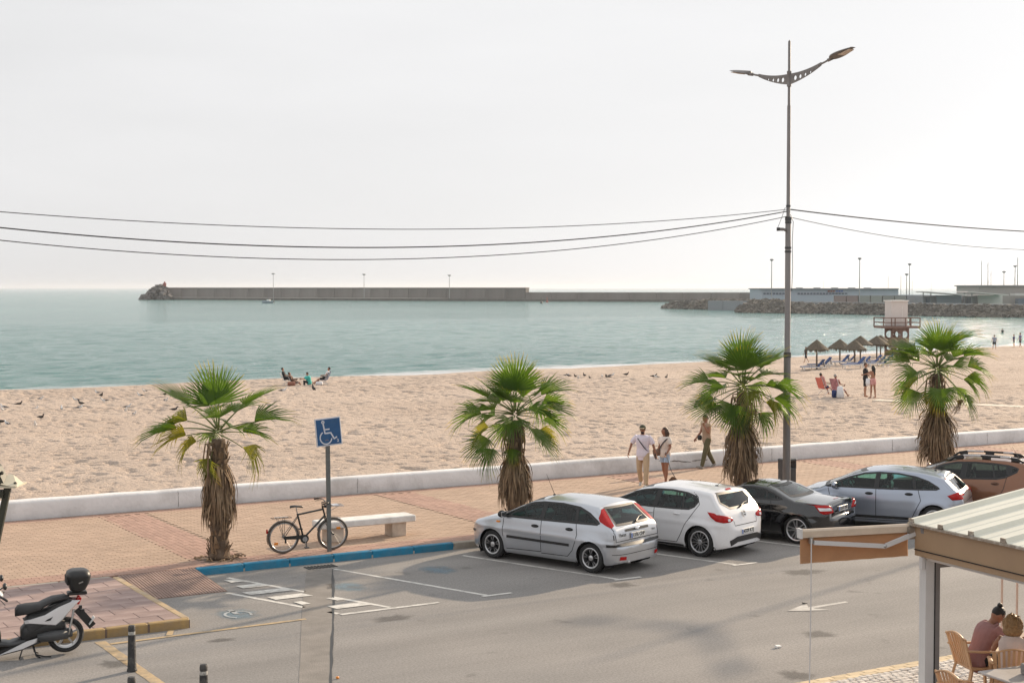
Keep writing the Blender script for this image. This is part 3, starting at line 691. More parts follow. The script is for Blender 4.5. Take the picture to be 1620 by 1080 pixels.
def palm(uv, hc, crown_r, fronds, label, seed, skirt=(.9, 2.0), sk_r=.30, n_sk=420, trunk_r=.19):
    """hc: height of the growing point above the paving; fronds: (azimuth in degrees, elevation, stalk length, size, yellow)"""
    r = random.Random(seed); base = W(uv[0], uv[1], PROM_Z)
    t = thing('palm_tree', label, 'palm tree', base, 0, 'palms along the promenade')
    # trunk
    prof = []; n = 22
    for i in range(n + 1):
        z = -.02 + (hc - .1) * i / n
        rr = trunk_r * (1.22 - .25 * min(1, z / .35)) + .014 * math.sin(i * 2.4)
        if z > hc - .7: rr *= 1 - .35 * (z - hc + .7) / .7
        prof.append((rr, z))
    tk = MB(); rings = []
    for (rr, z) in prof:
        rings.append([Vector((rr * (1 + r.uniform(-.09, .09)) * math.cos(2 * PI * k / 16), rr * (1 + r.uniform(-.09, .09)) * math.sin(2 * PI * k / 16), z)) for k in range(16)])
    tk.rings(rings); tk.build('trunk', M_trunk, t, smooth=True)
    # split leaf bases left on the trunk
    lb = MB()
    for i in range(210):
        z = r.uniform(.02, hc - .25); a = r.uniform(0, 2 * PI); rr = trunk_r * (1.15 if z < .3 else .98)
        d = Vector((math.cos(a), math.sin(a), 0)); sd = Vector((-d.y, d.x, 0)); h = r.uniform(.08, .17); w_ = r.uniform(.02, .05); o_ = r.uniform(.02, .075)
        p0 = d * rr + Vector((0, 0, z)); p1 = d * (rr + o_) + Vector((0, 0, z + h)) + sd * r.uniform(-.03, .03)
        lb.add([p0 - sd * w_, p0 + sd * w_, p1 + sd * w_ * .35, p1 - sd * w_ * .35, p0 - d * .02, p1 - d * .02], [(0, 1, 2, 3), (1, 4, 5, 2), (4, 0, 3, 5), (3, 2, 5)])
    tag(lb.build('leaf_bases', M_dead, t), kind='stuff')
    # skirt of dead strips
    sk = MB(); z0, z1 = skirt
    for i in range(n_sk):
        a = r.uniform(0, 2 * PI); zt = r.uniform(z0 + .45, z1); L = r.uniform(.35, min(.95, zt - z0 + .22)); d = Vector((math.cos(a), math.sin(a), 0)); sd = Vector((-d.y, d.x, 0))
        r0 = trunk_r * r.uniform(.8, 1.1); bulge = sk_r * r.uniform(.55, 1.12); w_ = r.uniform(.008, .022); tw = r.uniform(-.12, .12); pts = []
        for k in range(5):
            q = k / 4; rr = r0 + (bulge - r0) * math.sin(min(1, q * 1.35) * PI / 2) - (.05 * (q - .7) if q > .7 else 0)
            pts.append(d * rr + sd * (tw * q) + Vector((0, 0, zt - L * q + r.uniform(-.01, .01))))
        ww = [w_, w_ * 1.3, w_, w_ * .7, .002]; vs = []
        s2 = (sd + d * r.uniform(-.8, .8)).normalized()
        for p, q in zip(pts, ww): vs += [p - s2 * q, p + s2 * q]
        sk.add(vs, [(2 * k, 2 * k + 1, 2 * k + 3, 2 * k + 2) for k in range(4)])
    tag(sk.build('dead_leaf_skirt', M_dead, t, fix=False), kind='stuff')
    # bare, bent old stalks between skirt and crown
    for i in range(9):
        a = r.uniform(0, 2 * PI); d = Vector((math.cos(a), math.sin(a), 0)); z = hc - r.uniform(.15, .45)
        MB().tube([d * trunk_r * .6 + Vector((0, 0, z)), d * (trunk_r + .1) + Vector((0, 0, z - .02)), d * (trunk_r + .15) + Vector((0, 0, z - .35)), d * (trunk_r + .1) + Vector((0, 0, z - .75))], [.02, .018, .014, .01], 5).build('dead_stalk', M_dead, t, smooth=True)
    # living fronds
    for (az, el, pl, sz, yel) in fronds:
        pl *= .88; sz *= 1.0
        a = R(az); e = R(el); d = Vector((math.cos(a) * math.cos(e), math.sin(a) * math.cos(e), math.sin(e)))
        start = Vector((math.cos(a) * .05, math.sin(a) * .05, hc + .12 * math.sin(e)))
        sag = pl * pl * (.14 + .10 * math.cos(e)); pts = []
        for k in range(7):
            q = k / 6; pts.append(start + d * pl * q - Vector((0, 0, sag * q * q)))
        tip_d = (pts[-1] - pts[-2]).normalized(); side = Vector((0, 0, 1)).cross(tip_d)
        side = side.normalized() if side.length > .05 else Vector((math.sin(a), -math.cos(a), 0))
        side = (Matrix.Rotation(R(r.uniform(-25, 25)), 3, tip_d) @ side)
        pitch = R(r.uniform(-6, 14)); X = (Matrix.Rotation(pitch, 3, side) @ tip_d).normalized(); Z = X.cross(side).normalized()
        Mx = Matrix((X, side, Z)).transposed().to_4x4()
        me = (r.choice(FANY) if yel == 1 else r.choice(FAND) if yel == 2 else FANS[min(4, max(0, int((70 - el) / 28)))] if r.random() < .7 else r.choice(FANS))
        ML = Matrix.Translation(pts[-1]) @ Mx @ Matrix.Scale(sz * .92, 4); fr = link('frond', me, t); fr.matrix_local = ML
        if yel == 1: fr['label'] = 'yellowing frond'
        if yel == 2: fr['label'] = 'withered brown frond'
        inv = ML.inverted()
        pm_ = MB().tube([inv @ p for p in pts], [.022, .02, .017, .015, .013, .012, .014], 5); pm_.build('stalk', M_petiole if yel != 2 else M_dead, fr, smooth=True)
    # debris at the foot
    db = MB()
    for i in range(60):
        a = r.uniform(0, 2 * PI); rr = r.uniform(.15, .42); p = Vector((rr * math.cos(a) * 1.3, rr * math.sin(a), r.uniform(.0, .05)))
        db.box(p, (r.uniform(.03, .12), r.uniform(.01, .04), .02), rot=(r.uniform(-.4, .4), r.uniform(-.4, .4), r.uniform(0, 3)))
    tag(db.build('fallen_debris', M_dead, t), kind='stuff')
    db = MB().box((0, 0, -.03), (.86, .86, .04), rot=(0, 0, TH)); db.build('planting_pit', mat('soil', (.13, .09, .06), .95, bump=.8, bscale=30, var=.3), t)
    return t
def auto(seed, n, lo=-35, hi=86, y=.12, pl=(.55, .85), sz=(.85, 1.08)):
    r = random.Random(seed); out = []
    for i in range(n):
        q = i / (n - 1); el = hi + (lo - hi) * q ** .85 + r.uniform(-7, 7)
        out.append((i * 137.5 + r.uniform(-12, 12), el, r.uniform(*pl) * (.8 + .25 * q), r.uniform(*sz), 1 if (q > .6 and r.random() < y) else 0))
    return out
# the clear outer fronds of each palm follow the photograph (azimuth 0 = right of the view, 90 = away, 270 = towards it)
p1 = [(250, 82, .62, 1.08, 0), (100, 84, .72, 1.05, 0), (190, 50, .95, 1.1, 0), (150, 70, .6, .95, 0), (3, 52, .9, 1.05, 0), (8, 24, .85, 1.12, 0), (188, 16, .95, 1.1, 0), (170, 26, .8, 1.0, 1), (200, 5, .7, 1.0, 1), (350, 8, .55, .85, 0),
      (340, -18, .62, .9, 1), (215, -10, .5, .8, 1), (225, -68, .45, .8, 1), (60, 40, .7, 1.0, 0), (120, 35, .7, .95, 0), (285, 45, .5, .8, 0), (75, 10, .6, .9, 0), (110, 0, .6, .8, 0)]
palm((0, 0), 2.62, 1.5, p1, 'palm with a bare lower trunk and sparse crown beside the parked bicycle', 3, skirt=(.75, 2.0), sk_r=.34, n_sk=520)
p2 = auto(12, 22, -28, 78, .1, (.45, 1.1)) + [(262, -58, .75, .5, 0), (355, 42, .85, 1.05, 0), (5, 20, .8, 1.0, 0), (185, 38, .85, 1.0, 0), (190, 12, .85, 1.05, 0), (200, -30, .8, 1.0, 0), (335, -32, .7, .95, 0), (250, 80, .55, 1.05, 0), (90, 82, .6, 1.05, 0)]
palm((7.22, 0), 2.68, 1.4, p2, 'bushy palm right behind the silver hatchback with red corner lamps', 5, skirt=(.6, 1.75), sk_r=.39, n_sk=480)
p3 = auto(23, 21, -28, 78, .1, (.45, 1.12)) + [(182, 18, .95, 1.0, 0), (195, -22, .8, 1.0, 0), (0, 10, .9, 1.1, 0), (350, -10, .85, 1.05, 0), (8, 48, .85, 1.0, 0), (172, 50, .75, 1.0, 0), (265, 78, .5, 1.1, 0), (80, 80, .65, 1.1, 0), (250, -55, .6, .9, 0), (320, -50, .7, .9, 0), (225, -60, .6, .9, 2), (300, -65, .55, .9, 2)]
palm((14.05, 0), 3.1, 1.5, p3, 'palm between the white hatchback and the tall street lamp', 8, skirt=(.75, 2.2), sk_r=.48, n_sk=600)
p4 = auto(31, 19, -25, 78, .14, (.45, 1.12)) + [(186, 22, .9, 1.05, 0), (180, 38, .8, 1.0, 0), (200, -32, .85, 1.05, 0), (352, 34, .9, 1.05, 0), (5, 14, .95, 1.05, 0), (15, 58, .9, 1.05, 0), (345, -12, .75, .9, 0), (335, -52, .9, .7, 2), (262, -50, .55, .9, 0), (100, 84, .62, 1.05, 0), (255, 74, .6, 1.1, 0), (240, -62, .6, .9, 1)]
palm((21.1, 0), 3.35, 1.5, p4, 'palm with a wide brown skirt standing before the orange-brown car', 9, skirt=(.75, 2.3), sk_r=.54, n_sk=700)
M_stake = mat('weathered_stake', (.22, .14, .09), .9, var=.3, stretch=(1, 1, .15), scale=14)
for (u, v_, h, lab) in ((14.35, .12, 1.55, 'weathered stake right of the palm beside the street lamp'), (21.5, .2, 1.85, 'weathered stake right of the palm before the orange-brown car')):
    st = MB().box((0, 0, h / 2), (.10, .09, h), bev=.01).build('wooden_stake', M_stake, loc=W(u, v_, PROM_Z), rot=(0, R(1), TH)); tag(st, lab, 'stake', 'stakes beside the palms')

# ------------------------------------------------------------------ street lamp
M_pole = mat('weathered_galvanised', (.22, .205, .20), .6, .25, var=.2, scale=3, stretch=(1, 1, .2), bump=.3, bscale=20)
LP = W(15.3, -.02, PROM_Z)
lp_ = G(1244, 795, PROM_Z); LP = Vector((lp_.x, lp_.y, PROM_Z))
lamp = thing('street_lamp', 'tall weathered two-armed street lamp rising behind the black roadster', 'street lamp', LP, TH)
def lz(py): return AT(1248, py, LP.y).z - PROM_Z
pl = MB(); zs = [lz(y) for y in (560, 345, 330, 168, 66)]
pl.lathe([(.0, -.02), (.14, -.02), (.14, .02), (.105, .03), (.100, 1.2), (.092, zs[0] - .1), (.092, zs[0]), (.076, zs[0] + .05), (.074, zs[1]), (.05, zs[1] + .04), (.046, zs[3]), (.036, zs[3] + .03), (.034, zs[4]), (0, zs[4] + .05)], 16)
pl.build('pole', M_pole, lamp, smooth=40)
for z, h, rr in ((zs[0] - .02, .14, .100), (zs[1] - .02, .10, .085), (lz(352), .05, .083), (lz(392), .05, .085), (lz(398), .05, .085), (lz(326), .05, .06)):
    MB().lathe([(rr - .01, -h / 2), (rr, -h / 2), (rr, h / 2), (rr - .01, h / 2)], 16, caps=False).build('clamp_band', M_darkgrey, lamp, loc=(0, 0, z))
zc = lz(125)
MB().lathe([(.03, -.2), (.06, -.2), (.06, -.14), (.05, -.12), (.05, .12), (.06, .14), (.06, .2), (.03, .2)], 14).build('arm_socket', M_pole, lamp, loc=(0, 0, zc), smooth=40)
def holes_plate(outline, holes, thick):
    cu = bpy.data.curves.new('plate', 'CURVE'); cu.dimensions = '2D'; cu.fill_mode = 'BOTH'; cu.extrude = thick / 2
    def sp(pts):
        s_ = cu.splines.new('POLY'); s_.points.add(len(pts) - 1); s_.use_cyclic_u = True
        for i, p in enumerate(pts): s_.points[i].co = (p[0], p[1], 0, 1)
    sp(outline)
    for (x, y, r_) in holes: sp([(x + r_ * math.cos(2 * PI * k / 16), y + r_ * math.sin(2 * PI * k / 16)) for k in range(16)])
    o = bpy.data.objects.new('tmp', cu); COL.objects.link(o); dg = bpy.context.evaluated_depsgraph_get(); me = bpy.data.meshes.new_from_object(o.evaluated_get(dg)); bpy.data.objects.remove(o); return me
arc = lambda t: .0 + .13 * t * t                       # centre line of the arm: height over distance
for sgn in (1, -1):
    up = [(t, arc(t) + .13 - .035 * t) for t in np.linspace(.05, 1.2, 16)]; lo = [(t, arc(t) - .15 + .13 * t) for t in np.linspace(1.2, .05, 16)]
    me = holes_plate(up + lo, [(.24 + .19 * k, arc(.24 + .19 * k) - .01, .062 - .010 * k) for k in range(4)], .03); me.materials.append(M_pole)
    ob = link('arm_plate', me, lamp); ob.matrix_local = Matrix.Translation((0, 0, zc)) @ Matrix(((0, 0, 1, 0), (sgn, 0, 0, 0), (0, 1, 0, 0), (0, 0, 0, 1)))
    MB().tube([(0, sgn * 1.12, zc + arc(1.12) + .05), (0, sgn * 1.35, zc + arc(1.35) + .03), (0, sgn * 1.62, zc + arc(1.62) + .0)], .026, 8).build('arm_tube', M_pole, lamp, smooth=True)
    # leaf-shaped luminaire
    hd = MB(); st = []; L = .80
    for i in range(13):
        q = i / 12; w_ = .20 * (math.sin(PI * min(1, q * 1.02) ** .75) ** .7) + .012; th = .075 * (1 - q) ** .6 + .012
        if i == 12: w_ = .09
        st.append([Vector((w_ * math.cos(a), q * L, th * max(math.sin(a), -.25) + .03 * q)) for a in [2 * PI * k / 12 for k in range(12)]])
    hd.rings(st)
    Mh = Matrix.Translation((0, sgn * 1.55, zc + arc(1.55) + .0)) @ Matrix.Rotation(0 if sgn > 0 else PI, 4, 'Z') @ Matrix.Rotation(R(11), 4, 'X')
    hd.xf(Matrix.Identity(4)); ho = hd.build('luminaire', M_pole, lamp, smooth=50); ho.matrix_local = Mh
    lens = MB().add([(-.12, .36, -.012), (.12, .36, -.012), (.085, .745, .004), (-.085, .745, .004), (-.11, .375, -.03), (.11, .375, -.03), (.08, .73, -.014), (-.08, .73, -.014)], [(4, 5, 6, 7), (0, 4, 5, 1), (1, 5, 6, 2), (2, 6, 7, 3), (3, 7, 4, 0)])
    lens.build('lens', mat('lamp_lens', (.62, .50, .40), .3), ho)
    MB().tube([(0, -.1, 0), (0, .08, .0)], .045, 8).build('knuckle', M_pole, ho, smooth=True)
# small floodlight-like box on the pole
zf = lz(363)
fl = MB().box((-.24, 0, 0), (.18, .08, .08), bev=.015); fl.tube([(-.16, 0, 0), (0, 0, 0)], .02, 8); fl.ball((-.10, 0, -.01), .045, 10, 6); fl.build('camera_housing', M_pole, lamp, smooth=40, loc=(0, 0, zf))
MB().box((-.34, 0, 0), (.03, .09, .09)).build('camera_hood', M_black, lamp, loc=(0, 0, zf))
MB().tube([(.05, -.03, zs[1] + .1), (.13, -.05, zs[1] - .1), (.10, -.05, zs[1] - .6), (.12, -.05, zs[1] - 1.3), (.09, -.05, zs[1] - 1.9)], .008, 5).build('hanging_cable', M_black, lamp, smooth=True)
MB().tube([(-.35, 0, zf + .05), (-.2, 0, zf + .35), (-.12, 0, zf + .55), (0, 0, zf + .6)], .006, 5).build('camera_cable', M_black, lamp, smooth=True)

# the next lamp along the street stands out of the frame; its long shadow crosses the road in view
l2 = copy_tree(lamp); l2.location = W(36.0, -.02, PROM_Z); l2['label'] = 'identical two-armed street lamp further along, outside the picture'
for o_ in (lamp, l2): o_['group'] = 'street lamps along the kerb'
# overhead wires
M_wire = mat('wire_sheath', (.03, .028, .028), .6)
def wire(p0, knots, name_label, r_=.011, over=6.0, sgn=-1):
    """p0 on the pole; knots: two (px,py) points of the span, on the vertical plane along the street through the pole"""
    d = Vector((CU, SU, 0)) * sgn; pts = []
    def hit(px, py):
        q = ray(px, py)   # p0.xy + d*t == q.xy*s
        A = np.array([[d.x, -q.x], [d.y, -q.y]]); t, s_ = np.linalg.solve(A, np.array([-p0.x, -p0.y])); return t, CAM_Z + q.z * s_
    (t1, z1), (t2, z2) = hit(*knots[0]), hit(*knots[1])
    A = np.array([[t1, t1 * t1], [t2, t2 * t2]]); b, c = np.linalg.solve(A, np.array([z1 - p0.z, z2 - p0.z]))
    T = max(t1, t2) + over
    for i in range(61): t = T * i / 60; pts.append(p0 + d * t + Vector((0, 0, b * t + c * t * t)))
    o = MB().tube(pts, r_, 5).build('overhead_wire', M_wire, smooth=True); return tag(o, name_label, 'wire', 'overhead wires on the street lamp')
top = Vector((LP.x, LP.y, 0))
wire(top + Vector((0, 0, AT(1240, 331, LP.y).z)), ((600, 362.5), (0, 335)), 'topmost thin wire running from the lamp towards the open sea side of the frame', .009)
wire(top + Vector((0, 0, AT(1240, 334, LP.y).z)), ((600, 391.5), (0, 360)), 'middle wire, twisted and lumpy, spanning the sky above the breakwater', .014)
wire(top + Vector((0, 0, AT(1236, 342, LP.y).z)), ((620, 410), (0, 380)), 'lowest wire spanning the sky just above the breakwater', .010)
wire(top + Vector((0, 0, AT(1256, 331, LP.y).z)), ((1440, 352.5), (1620, 366)), 'thick dark wire leaving the lamp above the lifeguard tower', .017, sgn=1)
wire(top + Vector((0, 0, AT(1262, 343, LP.y).z)), ((1440, 379), (1620, 395)), 'lower thin wire leaving the lamp above the harbour sheds', .009, sgn=1)

# ------------------------------------------------------------------ bin behind the lamp
pb_ = G(1251, 790, PROM_Z); bn = thing('litter_bin', 'dark grey slotted litter bin behind the street lamp', 'litter bin', (pb_.x + .12, pb_.y + 1.2, PROM_Z), TH)
MB().box((0, 0, .40), (.40, .32, .62), bev=.02).build('body', M_darkgrey, bn)
for s_ in (-1, 1): MB().box((.18 * s_, 0, .80), (.04, .30, .22)).build('side_post', M_darkgrey, bn)
MB().box((0, 0, .93), (.42, .34, .07), bev=.02).build('lid', M_darkgrey, bn); MB().box((0, 0, .02), (.3, .3, .06)).build('base', M_black, bn)
# ------------------------------------------------------------------ cars
def paint(name, col, metal=.0, rough=.28, flake=0.0, dust=(.35, .30, .25), dust_amt=.12):
    m, nn, ll, p = nodes_of(name)
    tc = nn.new('ShaderNodeTexCoord'); nz = N(nn, 'ShaderNodeTexNoise', Scale=2.2, Detail=6.0, Roughness=.65); ll.new(tc.outputs['Object'], nz.inputs['Vector'])
    # road dust: more of it low on the body
    sx = nn.new('ShaderNodeSeparateXYZ'); ll.new(tc.outputs['Object'], sx.inputs[0])
    r1 = N(nn, 'ShaderNodeMapRange'); ll.new(sx.outputs[2], r1.inputs['Value']); r1.inputs['From Min'].default_value = .55; r1.inputs['From Max'].default_value = .12; r1.inputs['To Min'].default_value = .25; r1.inputs['To Max'].default_value = 1.6
    r2 = N(nn, 'ShaderNodeMapRange'); ll.new(nz.outputs[0], r2.inputs['Value']); r2.inputs['From Min'].default_value = .3; r2.inputs['From Max'].default_value = .75; r2.inputs['To Max'].default_value = dust_amt * 2
    mu = N(nn, 'ShaderNodeMath', operation='MULTIPLY', use_clamp=True); ll.new(r1.outputs[0], mu.inputs[0]); ll.new(r2.outputs[0], mu.inputs[1])
    mx = N(nn, 'ShaderNodeMix', data_type='RGBA'); ll.new(mu.outputs[0], mx.inputs['Factor']); mx.inputs['A'].default_value = (*col, 1); mx.inputs['B'].default_value = (*dust, 1)
    ll.new(mx.outputs['Result'], p.inputs['Base Color']); p.inputs['Metallic'].default_value = metal; p.inputs['Roughness'].default_value = rough
    p.inputs['Coat Weight'].default_value = 1.0; p.inputs['Coat Roughness'].default_value = .04
    ra = N(nn, 'ShaderNodeMath', operation='MULTIPLY_ADD'); ll.new(mu.outputs[0], ra.inputs[0]); ra.inputs[1].default_value = .35; ra.inputs[2].default_value = rough; ll.new(ra.outputs[0], p.inputs['Roughness'])
    ge = nn.new('ShaderNodeNewGeometry'); d = N(nn, 'ShaderNodeBsdfDiffuse'); d.inputs['Color'].default_value = (.03, .03, .032, 1)
    ms = nn.new('ShaderNodeMixShader'); ll.new(ge.outputs['Backfacing'], ms.inputs[0]); ll.new(p.outputs[0], ms.inputs[1]); ll.new(d.outputs[0], ms.inputs[2]); ll.new(ms.outputs[0], nn['Material Output'].inputs['Surface'])
    return m
def glass_mat(name, tint, dens=1.0):
    m, nn, ll, p = nodes_of(name); nn.remove(p)
    t = N(nn, 'ShaderNodeBsdfTransparent'); t.inputs['Color'].default_value = (*tint, 1); g = N(nn, 'ShaderNodeBsdfGlossy', Roughness=.02); g.inputs['Color'].default_value = (1, 1, 1, 1)
    f = N(nn, 'ShaderNodeFresnel', IOR=1.42); ms = nn.new('ShaderNodeMixShader'); ll.new(f.outputs[0], ms.inputs[0]); ll.new(t.outputs[0], ms.inputs[1]); ll.new(g.outputs[0], ms.inputs[2])
    df = N(nn, 'ShaderNodeBsdfDiffuse'); df.inputs['Color'].default_value = (.45, .5, .5, 1); m2 = nn.new('ShaderNodeMixShader'); m2.inputs[0].default_value = .012
    ll.new(ms.outputs[0], m2.inputs[1]); ll.new(df.outputs[0], m2.inputs[2]); ll.new(m2.outputs[0], nn['Material Output'].inputs['Surface']); return m
M_glass = glass_mat('car_glass', (.42, .72, .71)); M_glassd = glass_mat('car_glass_dark', (.22, .30, .30))
M_seat = mat('seat_cloth', (.06, .065, .07), .9); M_alloy = mat('alloy', (.55, .55, .56), .3, .9, var=.06); M_alloyd = mat('dark_alloy', (.03, .03, .033), .35, .3)
M_plate = mat('plate_white', (.72, .72, .70), .4, var=.03); M_blue = mat('plate_blue', (.02, .10, .42), .4); M_ink = mat('plate_ink', (.02, .02, .025), .5)
M_seam = mat('panel_gap', (.012, .012, .013), .8); M_clear = mat('clear_lens', (.65, .66, .68), .15, .3, coat=.5)
def text_mesh(txt, size, extrude, m, bold=0.0):
    cu = bpy.data.curves.new('lettering', 'FONT'); cu.body = txt; cu.size = size; cu.extrude = extrude; cu.align_x = 'CENTER'; cu.align_y = 'CENTER'; cu.offset = bold
    o = bpy.data.objects.new('tmp', cu); COL.objects.link(o); dg = bpy.context.evaluated_depsgraph_get(); me = bpy.data.meshes.new_from_object(o.evaluated_get(dg)); bpy.data.objects.remove(o)
    me.materials.clear(); me.materials.append(m); return me

def wheel(parent, x, y, side, R_, w, style, hub=(.66), mats=(M_alloy, M_alloyd), spokes=5):
    o = link('wheel', None, parent, (x, y, R_)); s_ = side
    ty = MB(); r0 = R_ * hub + .01
    ty.lathe([(r0, -w / 2 + .012), (R_ * .8, -w / 2), (R_ - .02, -w / 2 + .01), (R_, -w / 2 + .035), (R_, w / 2 - .035), (R_ - .02, w / 2 - .01), (R_ * .8, w / 2), (r0, w / 2 - .012)], 36, axis='Y')
    ty.build('tyre', M_tyre, o, smooth=50)
    rm = MB(); yf = s_ * (w / 2 - .012); r1 = R_ * hub
    rm.lathe([(r1 + .012, yf + s_ * .004), (r1, yf + s_ * .008), (r1 - .018, yf), (r1 - .022, yf - s_ * .06), (r1 - .03, -s_ * w * .4)], 36, axis='Y')
    yo = yf - s_ * .012
    def spoke(a, w0, w1, m_i, off=0, rin=.04, z=0):
        d = Vector((math.cos(a), 0, math.sin(a))); q = Vector((-d.z, 0, d.x)); A = d * rin + q * off * .3; B = d * (r1 - .012) + q * off
        Y0 = yo - s_ * (.0 + z); Y1 = yo + s_ * .004 - s_ * z
        vs = []
        for (P, ww, Y) in ((A, w0, Y0), (B, w1, Y1)):
            vs += [P - q * ww + Vector((0, Y - s_ * .03, 0)), P + q * ww + Vector((0, Y - s_ * .03, 0)), P + q * ww * .7 + Vector((0, Y, 0)), P - q * ww * .7 + Vector((0, Y, 0))]
        rm.mi = m_i; rm.rings([vs[:4], vs[4:]]); rm.mi = 0
    bk = MB(); bk.mi = 0
    bk.lathe([(r1 - .02, -s_ * .02), (.0, -s_ * .03)], 24, axis='Y'); bk.build('brake_disc', M_seam if style != 'slk' else M_darkgrey, o)
    for i in range(spokes):
        a = 2 * PI * i / spokes + (.3 if style == 'focus' else .1)
        if style == 'focus':
            spoke(a, .035, .05, 1); spoke(a, .006, .008, 0, .046, .1, -.002); spoke(a, .006, .008, 0, -.046, .1, -.002)
        elif style == 'corsa':
            spoke(a, .03, .05, 1, 0, .04, .004); spoke(a, .010, .011, 0, .05, .05, -.002); spoke(a, .010, .011, 0, -.05, .05, -.002)
        elif style == 'slk':
            spoke(a, .017, .016, 0, .045); spoke(a, .017, .016, 0, -.045)
        else: spoke(a, .05, .075, 0)
    rm.lathe([(.055, yo - s_ * .03), (.055, yo + s_ * .002), (.03, yo + s_ * .01), (.0, yo + s_ * .012)], 16, axis='Y')
    rm.build('rim', list(mats), o, smooth=40)
    return o

class Car:
    def __init__(s, label, cat_loc, rz, spec, group='cars parked in the angled bays'):
        s.q = spec; q = spec; s.t = thing('parked_car', label, 'car', cat_loc, rz, group)
        s.xr, s.xf = q['top'][0][0], q['top'][-1][0]; s.tx = [p[0] for p in q['top']]; s.tz = [p[1] for p in q['top']]
        s.Wd = q['W'] / 2; s.wb = q['wb']; s.R = q.get('R', .315); s.Ra = s.R + q.get('gap', .055)
        s.build_body()
    def ztop(s, x): return float(np.interp(x, s.tx, s.tz))
    def plan(s, x):
        q = s.q; fr, rr = q.get('fr', .75), q.get('rr', .42)
        if x > s.xf - fr: t = (x - (s.xf - fr)) / fr; return max(0.0, (1 - t ** 2.6)) ** (1 / 2.9)
        if x < s.xr + rr: t = ((s.xr + rr) - x) / rr; return max(0.0, (1 - t ** 3.4)) ** (1 / 4.2)
        return 1.0
    def yz(s, x, z):
        q = s.q; w = float(np.interp(z, q['wz'][0], q['wz'][1])) * s.Wd * s.plan(x)
        if z < .95:                                    # swell over the wheels
            for xw in (-s.wb / 2, s.wb / 2):
                d = math.hypot(x - xw, z - s.R) - s.Ra
                if d < .3: w += q.get('flare', .018) * math.exp(-(max(d, 0) / .11) ** 2)
        cr = q.get('crease')
        if cr: w += .012 * math.exp(-((z - cr - .02 * x) / .035) ** 2)
        return w
    def zbot(s, x):
        e = max(0, (x - s.wb / 2 - .35)) * .12 + max(0, (-s.wb / 2 - .3 - x)) * .22
        return s.q.get('zb', .17) + e
    def build_body(s):
        q = s.q; L = s.xf - s.xr; n = int(L / .03)
        xs = [s.xr + L * i / n for i in range(1, n)]
        e = [.0004, .002, .005, .010, .016, .023]; xs = sorted([s.xr + d for d in e] + [s.xf - d for d in e] + [x for x in xs if s.xr + .028 < x < s.xf - .028] + [x for x in s.tx if s.xr + .03 < x < s.xf - .03])
        n1, n2, n3 = 24, 6, 12; rows = []
        for x in xs:
            zt = s.ztop(x); p = s.plan(x); crn = q.get('crown', .045) * p; rc = min(q.get('rc', .09), .1); zb = min(s.zbot(x), zt - .12)
            zc = zt - crn - rc; row = []; yb = s.yz(x, zb)
            row.append((x, max(0.0, yb - .12), zb)); 
            for i in range(n1): 
                z = zb + (zc - zb) * i / (n1 - 1); row.append((x, s.yz(x, z) - (.02 * (1 - i / 2) if i < 2 else 0), z))
            y0 = s.yz(x, zc); a = min(q.get('ra', .13), y0 * .5)
            for i in range(1, n2 + 1):
                t = PI / 2 * i / n2; row.append((x, y0 - a + a * math.cos(t) ** .9, zc + rc * math.sin(t) ** .9))
            for i in range(1, n3 + 1):
                y = (y0 - a) * (1 - i / n3); row.append((x, y, zt - crn * (y / max(y0 - a, 1e-4)) ** 2))
            rows.append(row)
        m = len(rows[0]); full = []
        for row in rows: full.append([Vector(p) for p in row] + [Vector((p[0], -p[1], p[2])) for p in reversed(row[:-1])])
        mb = MB().rings(full, True, True); bm = bmesh.new(); vs = [bm.verts.new(v) for v in mb.v]
        for f in mb.f:
            try: bm.faces.new([vs[i] for i in f])
            except ValueError: pass
        bmesh.ops.recalc_face_normals(bm, faces=bm.faces); s.bm = bm; s.bvh = BVHTree.FromBMesh(bm)
    # projections: 'L','R' side (x,z); 'B' rear, 'F' front (y,z); 'T' top (x,y)
    def hit(s, mode, a, b):
        if mode == 'L': r = s.bvh.ray_cast(Vector((a, 3, b)), Vector((0, -1, 0)))
        elif mode == 'R': r = s.bvh.ray_cast(Vector((a, -3, b)), Vector((0, 1, 0)))
        elif mode == 'B': r = s.bvh.ray_cast(Vector((-5, a, b)), Vector((1, 0, 0)))
        elif mode == 'F': r = s.bvh.ray_cast(Vector((5, a, b)), Vector((-1, 0, 0)))
        elif mode in 'EH':                             # diagonally onto the rear corners: (distance along the corner, z)
            k = 1 if mode == 'E' else -1; q = .70711; r = s.bvh.ray_cast(Vector((-1.6 + a * q - 4 * q, k * (.6 + a * q + 4 * q), b)), Vector((q, -k * q, 0)))
        else: r = s.bvh.ray_cast(Vector((a, b, 4)), Vector((0, 0, -1)))
        if r[0] is None: return None, None
        nrm = r[1]
        d = {'L': Vector((0, 1, 0)), 'R': Vector((0, -1, 0)), 'B': Vector((-1, 0, 0)), 'F': Vector((1, 0, 0)), 'E': Vector((-1, 1, 0)), 'H': Vector((-1, -1, 0)), 'T': Vector((0, 0, 1))}[mode]
        if nrm.dot(d) < 0: nrm = -nrm
        return r[0], nrm
